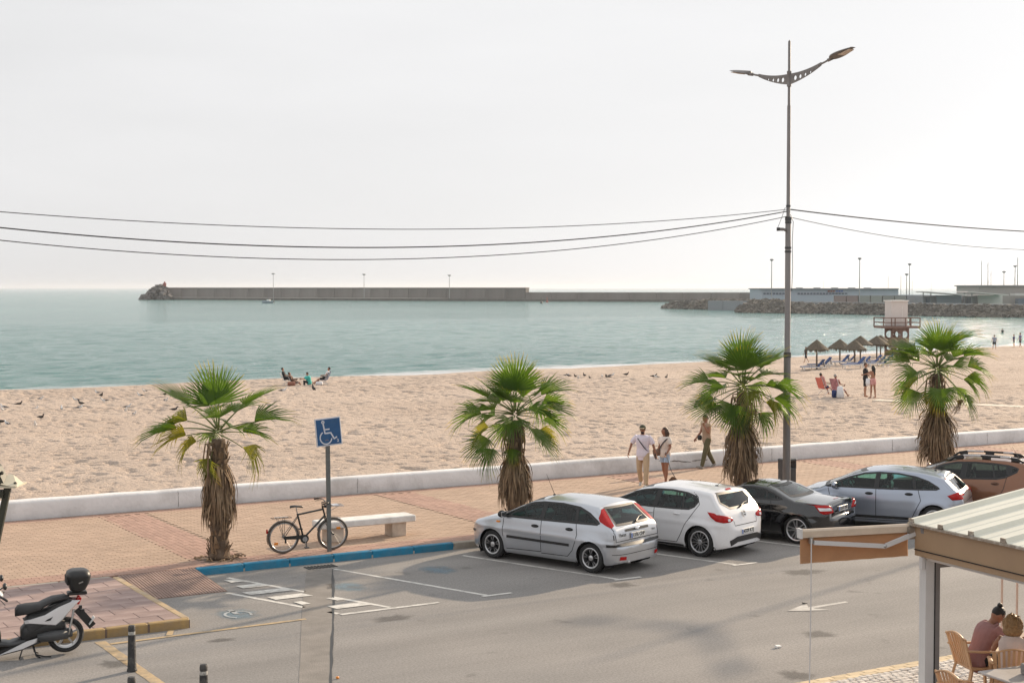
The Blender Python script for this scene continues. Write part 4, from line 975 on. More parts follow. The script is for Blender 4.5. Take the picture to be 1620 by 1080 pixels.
    def strip(s, name, mode, pts, w, m, off=.005, closed=False, parent=None, res=.05, inner=None):
        """a band along a 2D polyline, laid on the body; inner: band reaches only that far to the right side"""
        P = []; pts = [Vector(p) for p in pts]; K = len(pts)
        for i in range(K if closed else K - 1):
            a, b = pts[i], pts[(i + 1) % K]; n = max(1, int((b - a).length / res))
            for j in range(n): P.append(a.lerp(b, j / n))
        if not closed: P.append(pts[-1])
        m_ = len(P); vs = []; ok = []
        for i, p in enumerate(P):
            d = (P[(i + 1) % m_] - P[i - 1]) if closed else (P[min(i + 1, m_ - 1)] - P[max(i - 1, 0)]); d.normalize(); nq = Vector((-d.y, d.x)); row = []
            for sg in (-1, 0, 1):
                e = p + nq * sg * w / 2; h, nr = s.hit(mode, e.x, e.y)
                row.append(None if h is None else h + nr * off)
            ok.append(all(r is not None for r in row)); vs += [r if r is not None else Vector((0, 0, 0)) for r in row]
        fs = []
        for i in range(m_ if closed else m_ - 1):
            j = (i + 1) % m_
            if ok[i] and ok[j]: fs += [(3 * i, 3 * i + 1, 3 * j + 1, 3 * j), (3 * i + 1, 3 * i + 2, 3 * j + 2, 3 * j + 1)]
        mb = MB().add(vs, fs); return mb.build(name, m, parent or s.t, smooth=40) if fs else None
    def patch(s, name, mode, poly, m, off=.006, bulge=0.0, parent=None, rings=6, res=.04):
        pts = [Vector(p) for p in poly]; P = []; K = len(pts)
        for i in range(K):
            a, b = pts[i], pts[(i + 1) % K]; n = max(1, int((b - a).length / res))
            for j in range(n): P.append(a.lerp(b, j / n))
        c = sum(P, Vector((0, 0))) / len(P); vs = []; m_ = len(P)
        for k in range(rings):
            t = 1 - k / rings
            for p in P:
                e = c + (p - c) * t; h, nr = s.hit(mode, e.x, e.y)
                if h is None: h, nr = s.hit(mode, c.x, c.y)
                vs.append(h + nr * (off + bulge * math.sin(PI / 2 * (1 - t)) ** .6 if k else -.004 if bulge else off))
        h, nr = s.hit(mode, c.x, c.y); vs.append(h + nr * (off + bulge)); fs = []
        for k in range(rings - 1):
            for i in range(m_): j = (i + 1) % m_; fs.append((k * m_ + i, k * m_ + j, (k + 1) * m_ + j, (k + 1) * m_ + i))
        for i in range(m_): fs.append(((rings - 1) * m_ + i, (rings - 1) * m_ + (i + 1) % m_, rings * m_))
        return MB().add(vs, fs).build(name, m, parent or s.t, smooth=True if bulge else 40)
    def finish(s, M, windows, glass, ring_m=M_black):
        """cut wheel arches and windows out of the body; windows: (name, mode, poly)"""
        def inside(p, poly):
            c = False; j = len(poly) - 1
            for i in range(len(poly)):
                if (poly[i][1] > p[1]) != (poly[j][1] > p[1]) and p[0] < (poly[j][0] - poly[i][0]) * (p[1] - poly[i][1]) / (poly[j][1] - poly[i][1] + 1e-12) + poly[i][0]: c = not c
                j = i
            return c
        groups = [[] for _ in windows]; kill = []; xm = (s.xr + s.xf) / 2
        for f in s.bm.faces:
            c = f.calc_center_median(); nr = f.normal
            if c.z < s.R + s.Ra + .02 and abs(c.y) > s.Wd * .45 and any(math.hypot(c.x - xw, c.z - s.R) < s.Ra for xw in (-s.wb / 2, s.wb / 2)): kill.append(f); continue
            for k, (nm, mode, poly) in enumerate(windows):
                if mode in 'LR':
                    if (c.y > 0) == (mode == 'L') and abs(c.y) > .3 and abs(nr.y) > .35 and inside((c.x, c.z), poly): groups[k].append(f); break
                elif (c.x < xm) == (mode == 'B') and inside((c.y, c.z), poly) and abs(nr.x) > .12 and (nr.x > 0) == (mode == 'F'): groups[k].append(f); break
        for k, (nm, mode, poly) in enumerate(windows):
            fs = groups[k]
            if not fs: continue
            ids = {}; vs = []; F = []
            for f in fs:
                r_ = []
                for v in f.verts:
                    if v.index not in ids: ids[v.index] = len(vs); vs.append(v.co.copy())
                    r_.append(ids[v.index])
                F.append(tuple(r_))
            MB().add(vs, F).build(nm, glass[k] if isinstance(glass, (list, tuple)) else glass, s.t, smooth=True)
        bmesh.ops.delete(s.bm, geom=kill + [f for g_ in groups for f in g_], context='FACES')
        me = bpy.data.meshes.new('body'); s.bm.to_mesh(me); me.materials.append(M); me.polygons.foreach_set('use_smooth', [True] * len(me.polygons)); me.set_sharp_from_angle(angle=R(42)); link('body', me, s.t)
        s.bm.free()
    def arches(s, m, w=.05):
        for xw in (-s.wb / 2, s.wb / 2):
            for md in 'LR':
                pts = []
                for k in range(33):
                    a = R(-24 + 228 * k / 32); x, z = xw + (s.Ra + .012) * math.cos(a), s.R + (s.Ra + .012) * math.sin(a)
                    if z > s.zbot(x) + .03: pts.append((x, z))
                s.strip('wheel_arch', md, pts, w, m, .004)
            wl = MB()
            for sg in (1, -1):
                wl.lathe([(s.Ra + .03, sg * (s.Wd - .35)), (s.Ra + .03, sg * (s.Wd - .03))], 20, (xw, 0, s.R), 'Y', ang=(R(-30), R(210)))
                wl.lathe([(s.Ra + .03, sg * (s.Wd - .33)), (.02, sg * (s.Wd - .34))], 20, (xw, 0, s.R), 'Y', ang=(R(-30), R(210)))
            wl.build('wheel_housing', M_seam, s.t)
        MB().box((0, 0, .30), (s.xf - s.xr - .5, s.Wd * 1.3, .16), bev=.05).build('underbody', M_seam, s.t)
    def wheels(s, style, spokes, mats, w=.20, hub=.68):
        for xw in (s.wb / 2, -s.wb / 2):
            for sg in (1, -1): wheel(s.t, xw, sg * (s.Wd - w / 2 - .012), sg, s.R, w, style, hub, mats, spokes)
    def interior(s, belt=.95, rows=((.15, 2), (-.75, 2)), steer=True, xdash=.95, m=M_seat):
        MB().box((0, 0, .42), (2.2, s.Wd * 1.6, .08)).build('cabin_floor', m, s.t)
        MB().box((xdash, 0, belt - .09), (.45, s.Wd * 1.62, .2), bev=.06).build('dashboard', m, s.t)
        for (x, n) in rows:
            for k in range(n):
                y = (-.36 + .72 * k) if n > 1 else 0; st = link('seat', MB().box((x, y, .55), (.5, .5, .2), bev=.06).mesh('cushion', m), s.t)
                MB().box((x - .27, y, .80), (.12, .44, .48), rot=(0, R(-12), 0), bev=.06).build('seat_back', m, st); MB().box((x - .34, y, 1.12), (.08, .22, .13), rot=(0, R(-12), 0), bev=.04).build('headrest', m, st)
        if steer:
            pts = [Vector((xdash - .36 + .07 * math.cos(t), .37 + .18 * math.sin(t), belt - .0 + .17 * math.cos(t))) for t in [2 * PI * k / 20 for k in range(20)]]
            sw = MB().tube(pts, .016, 6, closed=True); sw.bar((xdash - .36, .2, belt), (xdash - .36, .54, belt), .03); sw.bar((xdash - .37, .37, belt), (xdash - .1, .37, belt - .1), .05); sw.build('steering_wheel', M_black, s.t, smooth=True)
    def mirror(s, x, z, m, size=1.0):
        for sg in (1, -1):
            y = s.yz(x, z - .05); b = MB(); b.ball((x + .02, sg * (y + .12), z + .03), (.06 * size, .115 * size, .075 * size), 14, 8); o = b.build('door_mirror', m, s.t, smooth=True)
            MB().box((x - .04 * size, sg * (y + .12), z + .03), (.012, .17 * size, .10 * size), bev=.004).build('mirror_glass', M_chrome, o); MB().bar((x + .03, sg * (y - .03), z - .04), (x + .02, sg * (y + .08), z), .05).build('mirror_arm', M_black, o)
    def plate(s, z, txt, y=0, w=.50, h=.11):
        p, nr = s.hit('B', y, z); nr = Vector((nr.x, 0, nr.z)).normalized() if nr else Vector((-1, 0, 0))
        c = Vector((p.x - .018, y, z)); tilt = math.atan2(nr.z, -nr.x) * .5
        Mp = Matrix.Translation(c) @ Matrix.Rotation(tilt, 4, 'Y')
        o = MB().box((0, 0, 0), (.012, w, h), bev=.004).build('number_plate', M_plate, s.t); o.matrix_local = Mp
        MB().box((-.0075, w / 2 - .025, 0), (.004, .042, h - .012)).build('plate_band', M_blue, o)
        tm = text_mesh(txt, h * .95, .001, M_ink, .002); to = link('plate_lettering', tm, o); to.matrix_local = Matrix.Translation((-.0095, -.02, 0)) @ Matrix(((0, 0, -1, 0), (-1, 0, 0, 0), (0, 1, 0, 0), (0, 0, 0, 1)))
        wd = max(v.co.x for v in tm.vertices) - min(v.co.x for v in tm.vertices); to.scale = ((w - .085) / wd, 1, 1)
        return o
    def rear_text(s, txt, y, z, size, m):
        p, nr = s.hit('B', y, z); tm = text_mesh(txt, size, .001, m, .0015); o = link('badge_lettering', tm, s.t)
        o.matrix_local = Matrix.Translation((p.x - .012, y, z)) @ Matrix.Rotation(math.atan2(nr.z, -nr.x) * .8, 4, 'Y') @ Matrix(((0, 0, -1, 0), (-1, 0, 0, 0), (0, 1, 0, 0), (0, 0, 0, 1)))
    def antenna(s, x, y, L, lean=-.5):
        p, nr = s.hit('T', x, y); MB().tube([p, p + Vector((lean * L, 0, L * .85))], [.007, .003], 5).build('aerial', M_black, s.t); MB().ball(p, (.05, .03, .02), 10, 5).build('aerial_base', M_black, s.t, smooth=True)
    def wiper(s, pts):
        P = []
        for (y, z) in pts:
            h, nr = s.hit('B', y, z); P.append(h + nr * .025)
        MB().tube(P, [.022] + [.010] * (len(P) - 1), 6).build('rear_wiper', M_black, s.t)
    def seams(s, lines, w=.014):
        for md in 'LR':
            for ln in lines: s.strip('panel_gap', md, ln, w, M_seam, .002, res=.06)
    def handles(s, pts, m, pocket=True, L=.20):
        for md in 'LR':
            for (x, z) in pts:
                ov = [(x + L / 2 * math.cos(t), z + .035 * math.sin(t)) for t in [2 * PI * k / 14 for k in range(14)]]
                if pocket: s.patch('handle_recess', md, ov, M_seam, .003)
                s.patch('door_handle', md, [(x - L * .45, z - .013), (x + L * .45, z - .013), (x + L * .45, z + .016), (x - L * .45, z + .016)], m, .012, .02, rings=3)
WZ = ([.10, .22, .34, .52, .72, .90, .98, 1.15, 1.32, 1.50], [.90, .955, .985, 1.0, .998, .972, .945, .875, .79, .70])
def mir(poly): return [(-a, b) for a, b in poly]
def place(uvp, head_deg, wb, Wd):
    """mid-axle point from the spot where the left rear tyre touches the road; head_deg in world degrees"""
    h = Vector((math.cos(R(head_deg)), math.sin(R(head_deg)), 0)); rgt = Vector((h.y, -h.x, 0)); return Vector((uvp[0], uvp[1], 0)) + h * wb / 2 + rgt * (Wd / 2 - .03)

# --- silver hatchback with tall corner lamps
P_silver = paint('silver_paint', (.50, .525, .57), .75, .30)
sp = dict(W=1.70, wb=2.615, R=.305, fr=.85, rr=.42, wz=WZ, crease=.66, top=[(-1.985, .50), (-1.98, .585), (-1.93, .63), (-1.895, .65), (-1.885, .84), (-1.85, .955), (-1.80, .995), (-1.44, 1.315), (-1.37, 1.375), (-1.05, 1.412), (-.45, 1.43), (0, 1.42), (.3, 1.365), (.65, 1.215), (1.13, .985), (1.5, .925), (1.82, .83), (2.03, .70), (2.12, .58), (2.16, .42)])
loc = place((1.60, 30.05), 140.6, 2.615, 1.70)
c = Car('silver hatchback with red corner lamps climbing beside its rear window', loc, R(140.6), sp)
dlo = [(1.04, .955), (.93, 1.02), (.55, 1.185), (.25, 1.275), (0, 1.31), (-.5, 1.32), (-.95, 1.285), (-1.22, 1.19), (-1.50, 1.03), (-1.45, 1.005), (-.9, .99), (0, .97)]
rw = [(-.58, .99), (.58, .99), (.50, 1.30), (-.50, 1.30)]; fw = [(-.68, 1.0), (.68, 1.0), (.56, 1.34), (-.56, 1.34)]
def cutx(poly, x0, x1): 
    out = []
    for i in range(len(poly)):
        a, b = poly[i - 1], poly[i]
        for X in sorted((x0, x1), key=lambda v: abs(v - a[0])):
            if (a[0] - X) * (b[0] - X) < 0: t = (X - a[0]) / (b[0] - a[0]); out.append((X, a[1] + (b[1] - a[1]) * t))
        if x0 <= b[0] <= x1: out.append(b)
    return out
def side_windows(c, dlo, cuts, ring=.045, pillars=(), m=M_black):
    w = []
    for md in 'LR':
        for x1, x0 in zip(cuts[:-1], cuts[1:]): w.append(('side_window', md, cutx(dlo, x0, x1)))
        c.strip('window_seal', md, dlo, ring, m, .004, closed=True)
        for (xa, za, xb, zb, pw) in pillars: c.strip('door_pillar', md, [(xa, za), (xb, zb)], pw, m, .005)
    return w
wn_ = side_windows(c, dlo, (1.1, -.03, -.93, -1.6), .05, ((-.02, .97, -.08, 1.31, .12), (-.93, .99, -.90, 1.28, .08)))
for md, pl_ in (('B', rw), ('F', fw)): c.strip('window_seal', md, pl_, .04, M_black, .004, closed=True); wn_.append(('rear_window' if md == 'B' else 'windscreen', md, pl_))
for md, sg in (('L', 1), ('R', -1)):
    c.patch('tail_lamp', 'E' if sg > 0 else 'H', [(.075, 1.295), (.14, 1.285), (.205, 1.13), (.19, 1.06), (.07, .985), (-.02, .945), (-.085, .985), (-.005, 1.15)], M_red_lens, .008)
    c.patch('rear_reflector', 'B', [(sg * .50, .30), (sg * .68, .31), (sg * .66, .38), (sg * .50, .37)], M_red_lens, .008)
    c.strip('side_moulding', md, [(.88, .53), (-.78, .52)], .055, M_black, .014)
    c.patch('side_repeater', md, [(1.08, .80), (1.18, .80), (1.17, .84), (1.07, .84)], M_orange, .012)
    c.strip('bumper_strip', md, [(-1.72, .60), (-1.93, .60)], .05, M_black, .012); c.strip('bumper_strip', md, [(1.85, .55), (2.0, .55)], .05, M_black, .012)
c.strip('bumper_strip', 'B', [(-.76, .60), (.76, .60)], .05, M_black, .012)
c.strip('tailgate_grip', 'B', [(-.40, .875), (.40, .875)], .05, M_black, .015)
c.patch('rear_emblem', 'B', [(.075 * math.cos(t), .885 + .032 * math.sin(t)) for t in [2 * PI * k / 16 for k in range(16)]], M_chrome, .03, .006)
c.seams([[(.98, .97), (1.0, .62), (.92, .30)], [(-.03, .97), (-.03, .30), (.9, .27)], [(-.03, .27), (-.72, .28), (-.86, .42), (-.93, .60), (-.97, .75), (-.93, .98)], [(-1.83, .95), (-1.86, .72)]])
c.strip('panel_gap', 'B', [(-.76, .95), (-.74, .68), (.74, .68), (.76, .95)], .014, M_seam, .003); c.strip('panel_gap', 'B', [(-.8, .42), (.8, .42)], .012, M_seam, .003)
c.handles([(.13, .82), (-.77, .84)], M_black); c.mirror(.93, .98, M_black); c.wiper([(-.05, .995), (-.28, 1.06), (-.42, 1.07)])
c.plate(.76, '1376 CHF'); c.rear_text('Focus', .52, .80, .10, M_darkgrey); c.rear_text('TDCi', -.58, .80, .05, M_darkgrey)
MB().tube([(-1.78, .42, .24), (-2.0, .42, .25)], .03, 10).build('exhaust_pipe', M_steel, c.t, smooth=True)
c.antenna(.25, 0, .5, .45); c.arches(P_silver); c.wheels('focus', 5, (M_alloy, M_alloyd), .195, .66); c.interior(.95)
c.finish(P_silver, wn_, M_glass)
pt = MB(); pt.add([(-.07, .42, 1.10), (-.32, .42, 1.10), (-.32, .42, 1.24), (-.07, .42, 1.24)], [(0, 1, 2, 3)])

# --- white hatchback
P_white = paint('white_car_paint', (.74, .74, .76), .0, .25, dust_amt=.05)
sp = dict(W=1.74, wb=2.51, R=.325, fr=.8, rr=.55, wz=WZ, crease=.74, flare=.03, top=[(-1.935, .46), (-1.93, .60), (-1.90, .70), (-1.875, .80), (-1.83, .93), (-1.77, 1.02), (-1.55, 1.28), (-1.47, 1.38), (-1.40, 1.42), (-1.1, 1.45), (-.5, 1.48), (0, 1.465), (.4, 1.38), (.8, 1.205), (1.22, 1.01), (1.6, .94), (1.9, .82), (2.04, .62), (2.085, .42)])
loc = place((4.05, 31.87), 140.0, 2.51, 1.74)
c = Car('white hatchback with dark alloy wheels and swept red tail lamps', loc, R(140.0), sp)
dlo = [(1.12, .985), (1.0, 1.06), (.6, 1.22), (.3, 1.30), (0, 1.345), (-.45, 1.36), (-.85, 1.33), (-1.08, 1.27), (-1.16, 1.18), (-1.08, 1.07), (-.95, 1.01), (-.6, .995), (0, .985)]
rw = [(-.60, 1.17), (-.40, 1.045), (.40, 1.045), (.60, 1.17), (.52, 1.345), (-.52, 1.345)]; fw = [(-.70, 1.02), (.70, 1.02), (.58, 1.37), (-.58, 1.37)]
wn_ = side_windows(c, dlo, (1.2, -.08, -.78, -1.3), .045, ((-.06, .99, -.14, 1.35, .13), (-.80, 1.01, -.76, 1.33, .05)))
for md, pl_ in (('B', rw), ('F', fw)): c.strip('window_seal', md, pl_, .045, M_black, .004, closed=True); wn_.append(('rear_window' if md == 'B' else 'windscreen', md, pl_))
for md, sg in (('L', 1), ('R', -1)):
    c.patch('tail_lamp', md, [(-1.42, .99), (-1.60, .98), (-1.80, .88), (-1.86, .80), (-1.80, .77), (-1.66, .80), (-1.52, .89)], M_red_lens, .010, .015)
    c.patch('tail_lamp', 'B', [(sg * .84, .96), (sg * .72, .93), (sg * .47, .865), (sg * .45, .81), (sg * .56, .78), (sg * .78, .77), (sg * .84, .86)], M_red_lens, .010, .015)
    c.patch('lamp_insert', 'B', [(sg * .60, .80), (sg * .68, .80), (sg * .68, .85), (sg * .60, .85)], M_clear, .028)
c.patch('rear_emblem', 'B', [(.06 * math.cos(t), .905 + .06 * math.sin(t)) for t in [2 * PI * k / 20 for k in range(20)]], M_darkgrey, .018)
c.strip('emblem_ring', 'B', [(.06 * math.cos(t), .905 + .06 * math.sin(t)) for t in [2 * PI * k / 20 for k in range(20)]], .018, M_chrome, .024, closed=True, res=.01)
c.strip('emblem_bolt', 'B', [(.06, .90), (-.005, .912), (.005, .898), (-.06, .91)], .014, M_chrome, .026, res=.02)
c.patch('high_brake_lamp', 'B', [(-.11, 1.385), (.11, 1.385), (.10, 1.41), (-.10, 1.41)], M_red_lens, .01)
c.seams([[(1.05, .98), (1.03, .6), (.95, .28)], [(-.06, .985), (-.07, .28), (.95, .25)], [(-.07, .26), (-.66, .27), (-.78, .45), (-.88, .66), (-1.05, .90), (-1.2, 1.12), (-1.13, 1.27), (-1.0, 1.36)]])
c.strip('panel_gap', 'B', [(-.46, .80), (-.44, .69), (.44, .69), (.46, .80)], .014, M_seam, .003)
c.strip('lower_trim', 'B', [(-.62, .33), (-.40, .40), (.40, .40), (.62, .33)], .12, M_black, .008)
for md in 'LR': c.strip('sill_trim', md, [(.95, .205), (-.85, .205)], .05, M_black, .006)
c.handles([(.05, .86), (-.66, .88)], P_white, False); c.mirror(.98, 1.0, P_white); c.wiper([(0, 1.05), (-.2, 1.10), (-.34, 1.11)])
c.plate(.55, '4329 KTJ'); MB().tube([(-1.7, .35, .25), (-1.88, .35, .25)], .025, 8).build('exhaust_pipe', M_chrome, c.t, smooth=True)
c.antenna(-1.15, 0, .3, -.9); c.arches(P_white); c.wheels('corsa', 7, (M_alloy, M_alloyd), .205, .70); c.interior(.99)
c.finish(P_white, wn_, M_glass)

# --- black roadster with its hard top closed
P_black = paint('black_car_paint', (.004, .0045, .006), .0, .12, dust_amt=.01)
WZs = ([.10, .22, .34, .52, .72, .84, .94, 1.10, 1.30], [.90, .96, .985, 1.0, .99, .965, .925, .82, .68])
sp = dict(W=1.79, wb=2.43, R=.32, fr=.85, rr=.45, wz=WZs, crease=.70, flare=.035, rc=.08, crown=.05, top=[(-2.03, .44), (-2.025, .60), (-1.99, .655), (-1.955, .68), (-1.94, .90), (-1.915, .965), (-1.86, .985), (-1.12, 1.005), (-.95, 1.06), (-.58, 1.215), (-.35, 1.275), (0, 1.295), (.22, 1.275), (.45, 1.19), (.92, .945), (1.3, .90), (1.7, .80), (1.95, .68), (2.03, .55), (2.06, .40)])
loc = place((6.45, 33.49), 144.5, 2.43, 1.79)
c = Car('black two-seat roadster with five twin-spoke wheels', loc, R(144.5), sp)
dlo = [(.86, .945), (.72, 1.0), (.45, 1.12), (.2, 1.175), (-.05, 1.19), (-.32, 1.165), (-.60, 1.08), (-.84, .975), (-.5, .95), (.2, .94)]
rw = [(-.60, 1.03), (.60, 1.03), (.47, 1.225), (-.47, 1.225)]; fw = [(-.66, .97), (.66, .97), (.55, 1.21), (-.55, 1.21)]
wn_ = side_windows(c, dlo, (1.0, -.45, -1.0), .035, ((-.46, .955, -.40, 1.15, .03),))
for md, pl_ in (('B', rw), ('F', fw)): c.strip('window_seal', md, pl_, .035, M_black, .004, closed=True); wn_.append(('rear_window' if md == 'B' else 'windscreen', md, pl_))
for md, sg in (('L', 1), ('R', -1)):
    c.patch('tail_lamp', md, [(-1.62, .905), (-1.86, .93), (-1.95, .90), (-1.96, .74), (-1.80, .735)], M_red_lens, .010, .012)
    c.patch('tail_lamp', 'B', [(sg * .86, .93), (sg * .66, .92), (sg * .50, .76), (sg * .52, .725), (sg * .86, .72)], M_red_lens, .010, .012)
    c.patch('lamp_insert', 'B', [(sg * .84, .855), (sg * .68, .845), (sg * .62, .79), (sg * .84, .80)], M_clear, .026)
    c.patch('lamp_insert', md, [(-1.72, .86), (-1.93, .86), (-1.94, .80), (-1.78, .79)], M_clear, .026)
c.strip('panel_gap', 'B', [(-.62, .93), (-.44, .72), (.44, .72), (.62, .93)], .014, M_chrome, .003)
c.seams([[(.72, .94), (.75, .6), (.68, .28)], [(-.55, .95), (-.62, .6), (-.55, .28), (.6, .25)]]); c.handles([(-.40, .82)], P_black, False); c.mirror(.72, .97, P_black)
c.plate(.79, '5530 DBS'); c.arches(P_black); c.wheels('slk', 5, (M_alloy, M_alloyd), .23, .76); c.interior(.92, ((.0, 2),), True, .75)
c.patch('high_brake_lamp', 'T', [(-1.80, -.15), (-1.77, -.15), (-1.77, .15), (-1.80, .15)], M_red_lens, .01)
c.finish(P_black, wn_, [M_glass] * 4 + [M_glass, M_glass])

# --- blue-silver car with an arched roof
P_blue = paint('blue_silver_paint', (.36, .40, .48), .75, .30, dust_amt=.10)
WZc = ([.10, .22, .34, .52, .72, .90, .98, 1.15, 1.32, 1.50], [.92, .965, .99, 1.0, .998, .972, .95, .87, .77, .66])
sp = dict(W=1.77, wb=2.61, R=.32, fr=1.0, rr=.45, wz=WZc, flare=.03, top=[(-2.03, .48), (-2.02, .64), (-1.98, .70), (-1.96, .84), (-1.91, .96), (-1.60, 1.24), (-1.52, 1.31), (-1.40, 1.35), (-1.0, 1.425), (-.5, 1.458), (-.1, 1.46), (.3, 1.42), (.7, 1.30), (1.1, 1.12), (1.42, .99), (1.7, .93), (2.0, .80), (2.18, .62), (2.23, .42)])
loc = place((9.98, 34.97), 155.0, 2.61, 1.77)
c = Car('blue-silver hatchback with a tall arched roof and black door strips', loc, R(155.0), sp)
dlo = [(1.30, .985), (1.05, 1.07), (.7, 1.215), (.35, 1.315), (0, 1.35), (-.45, 1.345), (-.85, 1.29), (-1.15, 1.20), (-1.42, 1.06), (-1.35, 1.03), (-.9, 1.01), (0, .99)]
rw = [(-.60, .99), (.60, .99), (.52, 1.26), (-.52, 1.26)]; fw = [(-.70, 1.02), (.70, 1.02), (.56, 1.36), (-.56, 1.36)]
wn_ = side_windows(c, dlo, (1.4, .06, -.86, -1.5), .04, ((.06, .99, .02, 1.35, .12), (-.86, 1.01, -.80, 1.31, .07), (.86, 1.0, .90, 1.12, .04)))
for md, pl_ in (('B', rw), ('F', fw)): c.strip('window_seal', md, pl_, .04, M_black, .004, closed=True); wn_.append(('rear_window' if md == 'B' else 'windscreen', md, pl_))
for md, sg in (('L', 1), ('R', -1)):
    c.strip('tail_lamp', md, [(-1.56, 1.25), (-1.74, 1.09), (-1.86, .97)], .05, M_red_lens, .010)
    c.patch('tail_lamp', md, [(-1.60, .90), (-1.84, 1.0), (-1.92, .93), (-1.97, .82), (-1.72, .80)], M_red_lens, .012, .015)
    c.patch('tail_lamp', 'B', [(sg * .84, .93), (sg * .74, .97), (sg * .70, .84), (sg * .84, .82)], M_red_lens, .012)
    c.strip('tail_lamp', 'B', [(sg * .58, 1.27), (sg * .66, 1.1), (sg * .74, .96)], .045, M_red_lens, .010)
    c.strip('side_moulding', md, [(1.0, .31), (-.86, .31)], .065, M_black, .012)
c.patch('roof_spoiler', 'T', [(-1.30, -.45), (-1.30, .45), (-1.50, .50), (-1.50, -.50)], P_blue, .01, .03)
c.seams([[(1.22, .98), (1.12, .6), (.98, .24)], [(.06, .98), (.05, .24), (1.0, .22)], [(.05, .23), (-.76, .24), (-.90, .55), (-1.0, .75), (-.93, 1.0)]])
c.strip('panel_gap', 'B', [(-.70, .92), (-.66, .74), (.66, .74), (.70, .92)], .014, M_seam, .003)
c.handles([(.22, .86), (-.72, .89)], M_black); c.mirror(1.02, 1.0, P_blue, 1.1); c.plate(.60, '2245 DKB'); c.antenna(-1.2, 0, .28, -.1)
c.arches(P_blue); c.wheels('c4', 7, (M_alloy, M_alloy), .20, .66); c.interior(.98, ((.25, 2), (-.7, 2)), True, 1.1)
c.finish(P_blue, wn_, M_glass)

# --- orange-brown crossover with roof rails
P_brown = paint('orange_brown_paint', (.20, .075, .028), .55, .30, dust_amt=.10)
sp = dict(W=1.80, wb=2.60, R=.33, fr=.7, rr=.5, wz=WZ, flare=.03, top=[(-1.98, .50), (-1.97, .66), (-1.93, .74), (-1.90, .90), (-1.84, 1.02), (-1.66, 1.30), (-1.58, 1.42), (-1.50, 1.46), (-1.0, 1.52), (-.3, 1.54), (.1, 1.52), (.45, 1.42), (.85, 1.24), (1.2, 1.07), (1.6, 1.00), (1.9, .90), (2.06, .70), (2.12, .48)])
loc = place((12.52, 36.68), 158.0, 2.60, 1.80)
c = Car('orange-brown crossover with black and grey roof rails', loc, R(158.0), sp)
dlo = [(1.12, 1.03), (.8, 1.20), (.45, 1.33), (.15, 1.395), (-.3, 1.41), (-.75, 1.395), (-1.1, 1.36), (-1.32, 1.30), (-1.28, 1.22), (-1.0, 1.08), (-.8, 1.04), (0, 1.02)]
rw = [(-.58, 1.08), (.58, 1.08), (.52, 1.38), (-.52, 1.38)]; fw = [(-.70, 1.09), (.70, 1.09), (.58, 1.44), (-.58, 1.44)]
wn_ = side_windows(c, dlo, (1.2, 0, -.78, -1.4), .045, ((.0, 1.02, -.05, 1.40, .14), (-.76, 1.04, -.72, 1.37, .04), (-1.12, 1.15, -1.10, 1.34, .14)))
for md, pl_ in (('B', rw), ('F', fw)): c.strip('window_seal', md, pl_, .045, M_black, .004, closed=True); wn_.append(('rear_window' if md == 'B' else 'windscreen', md, pl_))
for sg, md in ((1, 'L'), (-1, 'R')):
    c.patch('tail_lamp', md, [(-1.55, 1.02), (-1.80, 1.02), (-1.87, .92), (-1.86, .84), (-1.70, .86)], M_red_lens, .012, .015)
    rl = link('roof_rail', None, c.t); pts = []
    for x in np.linspace(.35, -1.45, 13):
        h, nr = c.hit('T', x, sg * .55); pts.append(h + Vector((0, 0, .075 if -1.40 < x < .25 else .01)))
    rl.data = None
    MB().tube(pts, .022, 8, flat=1.2).build('rail_bar', M_black, rl, smooth=True)
    for x in (.1, -.55, -1.25):
        h, nr = c.hit('T', x, sg * .55); MB().box(h + Vector((0, 0, .035)), (.22, .05, .08), bev=.015).build('rail_foot', M_black, rl)
    h, nr = c.hit('T', -.2, sg * .55); h2, _ = c.hit('T', -1.0, sg * .55); MB().box(h + Vector((0, 0, .075)), (.42, .054, .05), bev=.01).build('rail_insert', M_alloy, rl); MB().box(h2 + Vector((0, 0, .075)), (.25, .054, .05), bev=.01).build('rail_insert', M_alloy, rl)
c.seams([[(1.1, 1.02), (1.05, .6), (.95, .3)], [(0, 1.02), (0, .28), (.95, .27)], [(0, .28), (-.7, .30), (-.85, .55), (-.98, .80), (-1.05, 1.08)]])
c.handles([(.12, .90), (-.78, .92)], P_brown); c.mirror(1.0, 1.07, P_brown); c.plate(.80, '7210 LWN'); c.antenna(-1.3, 0, .35, .5)
c.arches(M_black, .085); c.wheels('c4', 6, (M_alloy, M_alloyd), .20, .66); c.interior(1.02); c.finish(P_brown, wn_, M_glassd)
# ------------------------------------------------------------------ bench
M_benchtop = mat('bench_concrete_white', (.74, .73, .71), .8, var=.12, scale=5, dirt=(.45, .4, .35), dirt_amt=.6, bump=.4, bscale=40)
M_benchleg = mat('bench_leg_concrete', (.58, .50, .42), .85, var=.15, scale=6, dirt=(.3, .24, .18), dirt_amt=.5, bump=.4, bscale=40)
bc = W(3.70, .76, PROM_Z); bench = thing('bench', 'white concrete slab bench on two square legs behind the bicycle', 'bench', bc, TH)
MB().box((0, 0, .39), (2.34, .56, .15), bev=.02).build('seat', M_benchtop, bench)
for x in (-.78, .78): MB().box((x, 0, .155), (.36, .40, .32), bev=.012).build('leg', M_benchleg, bench)

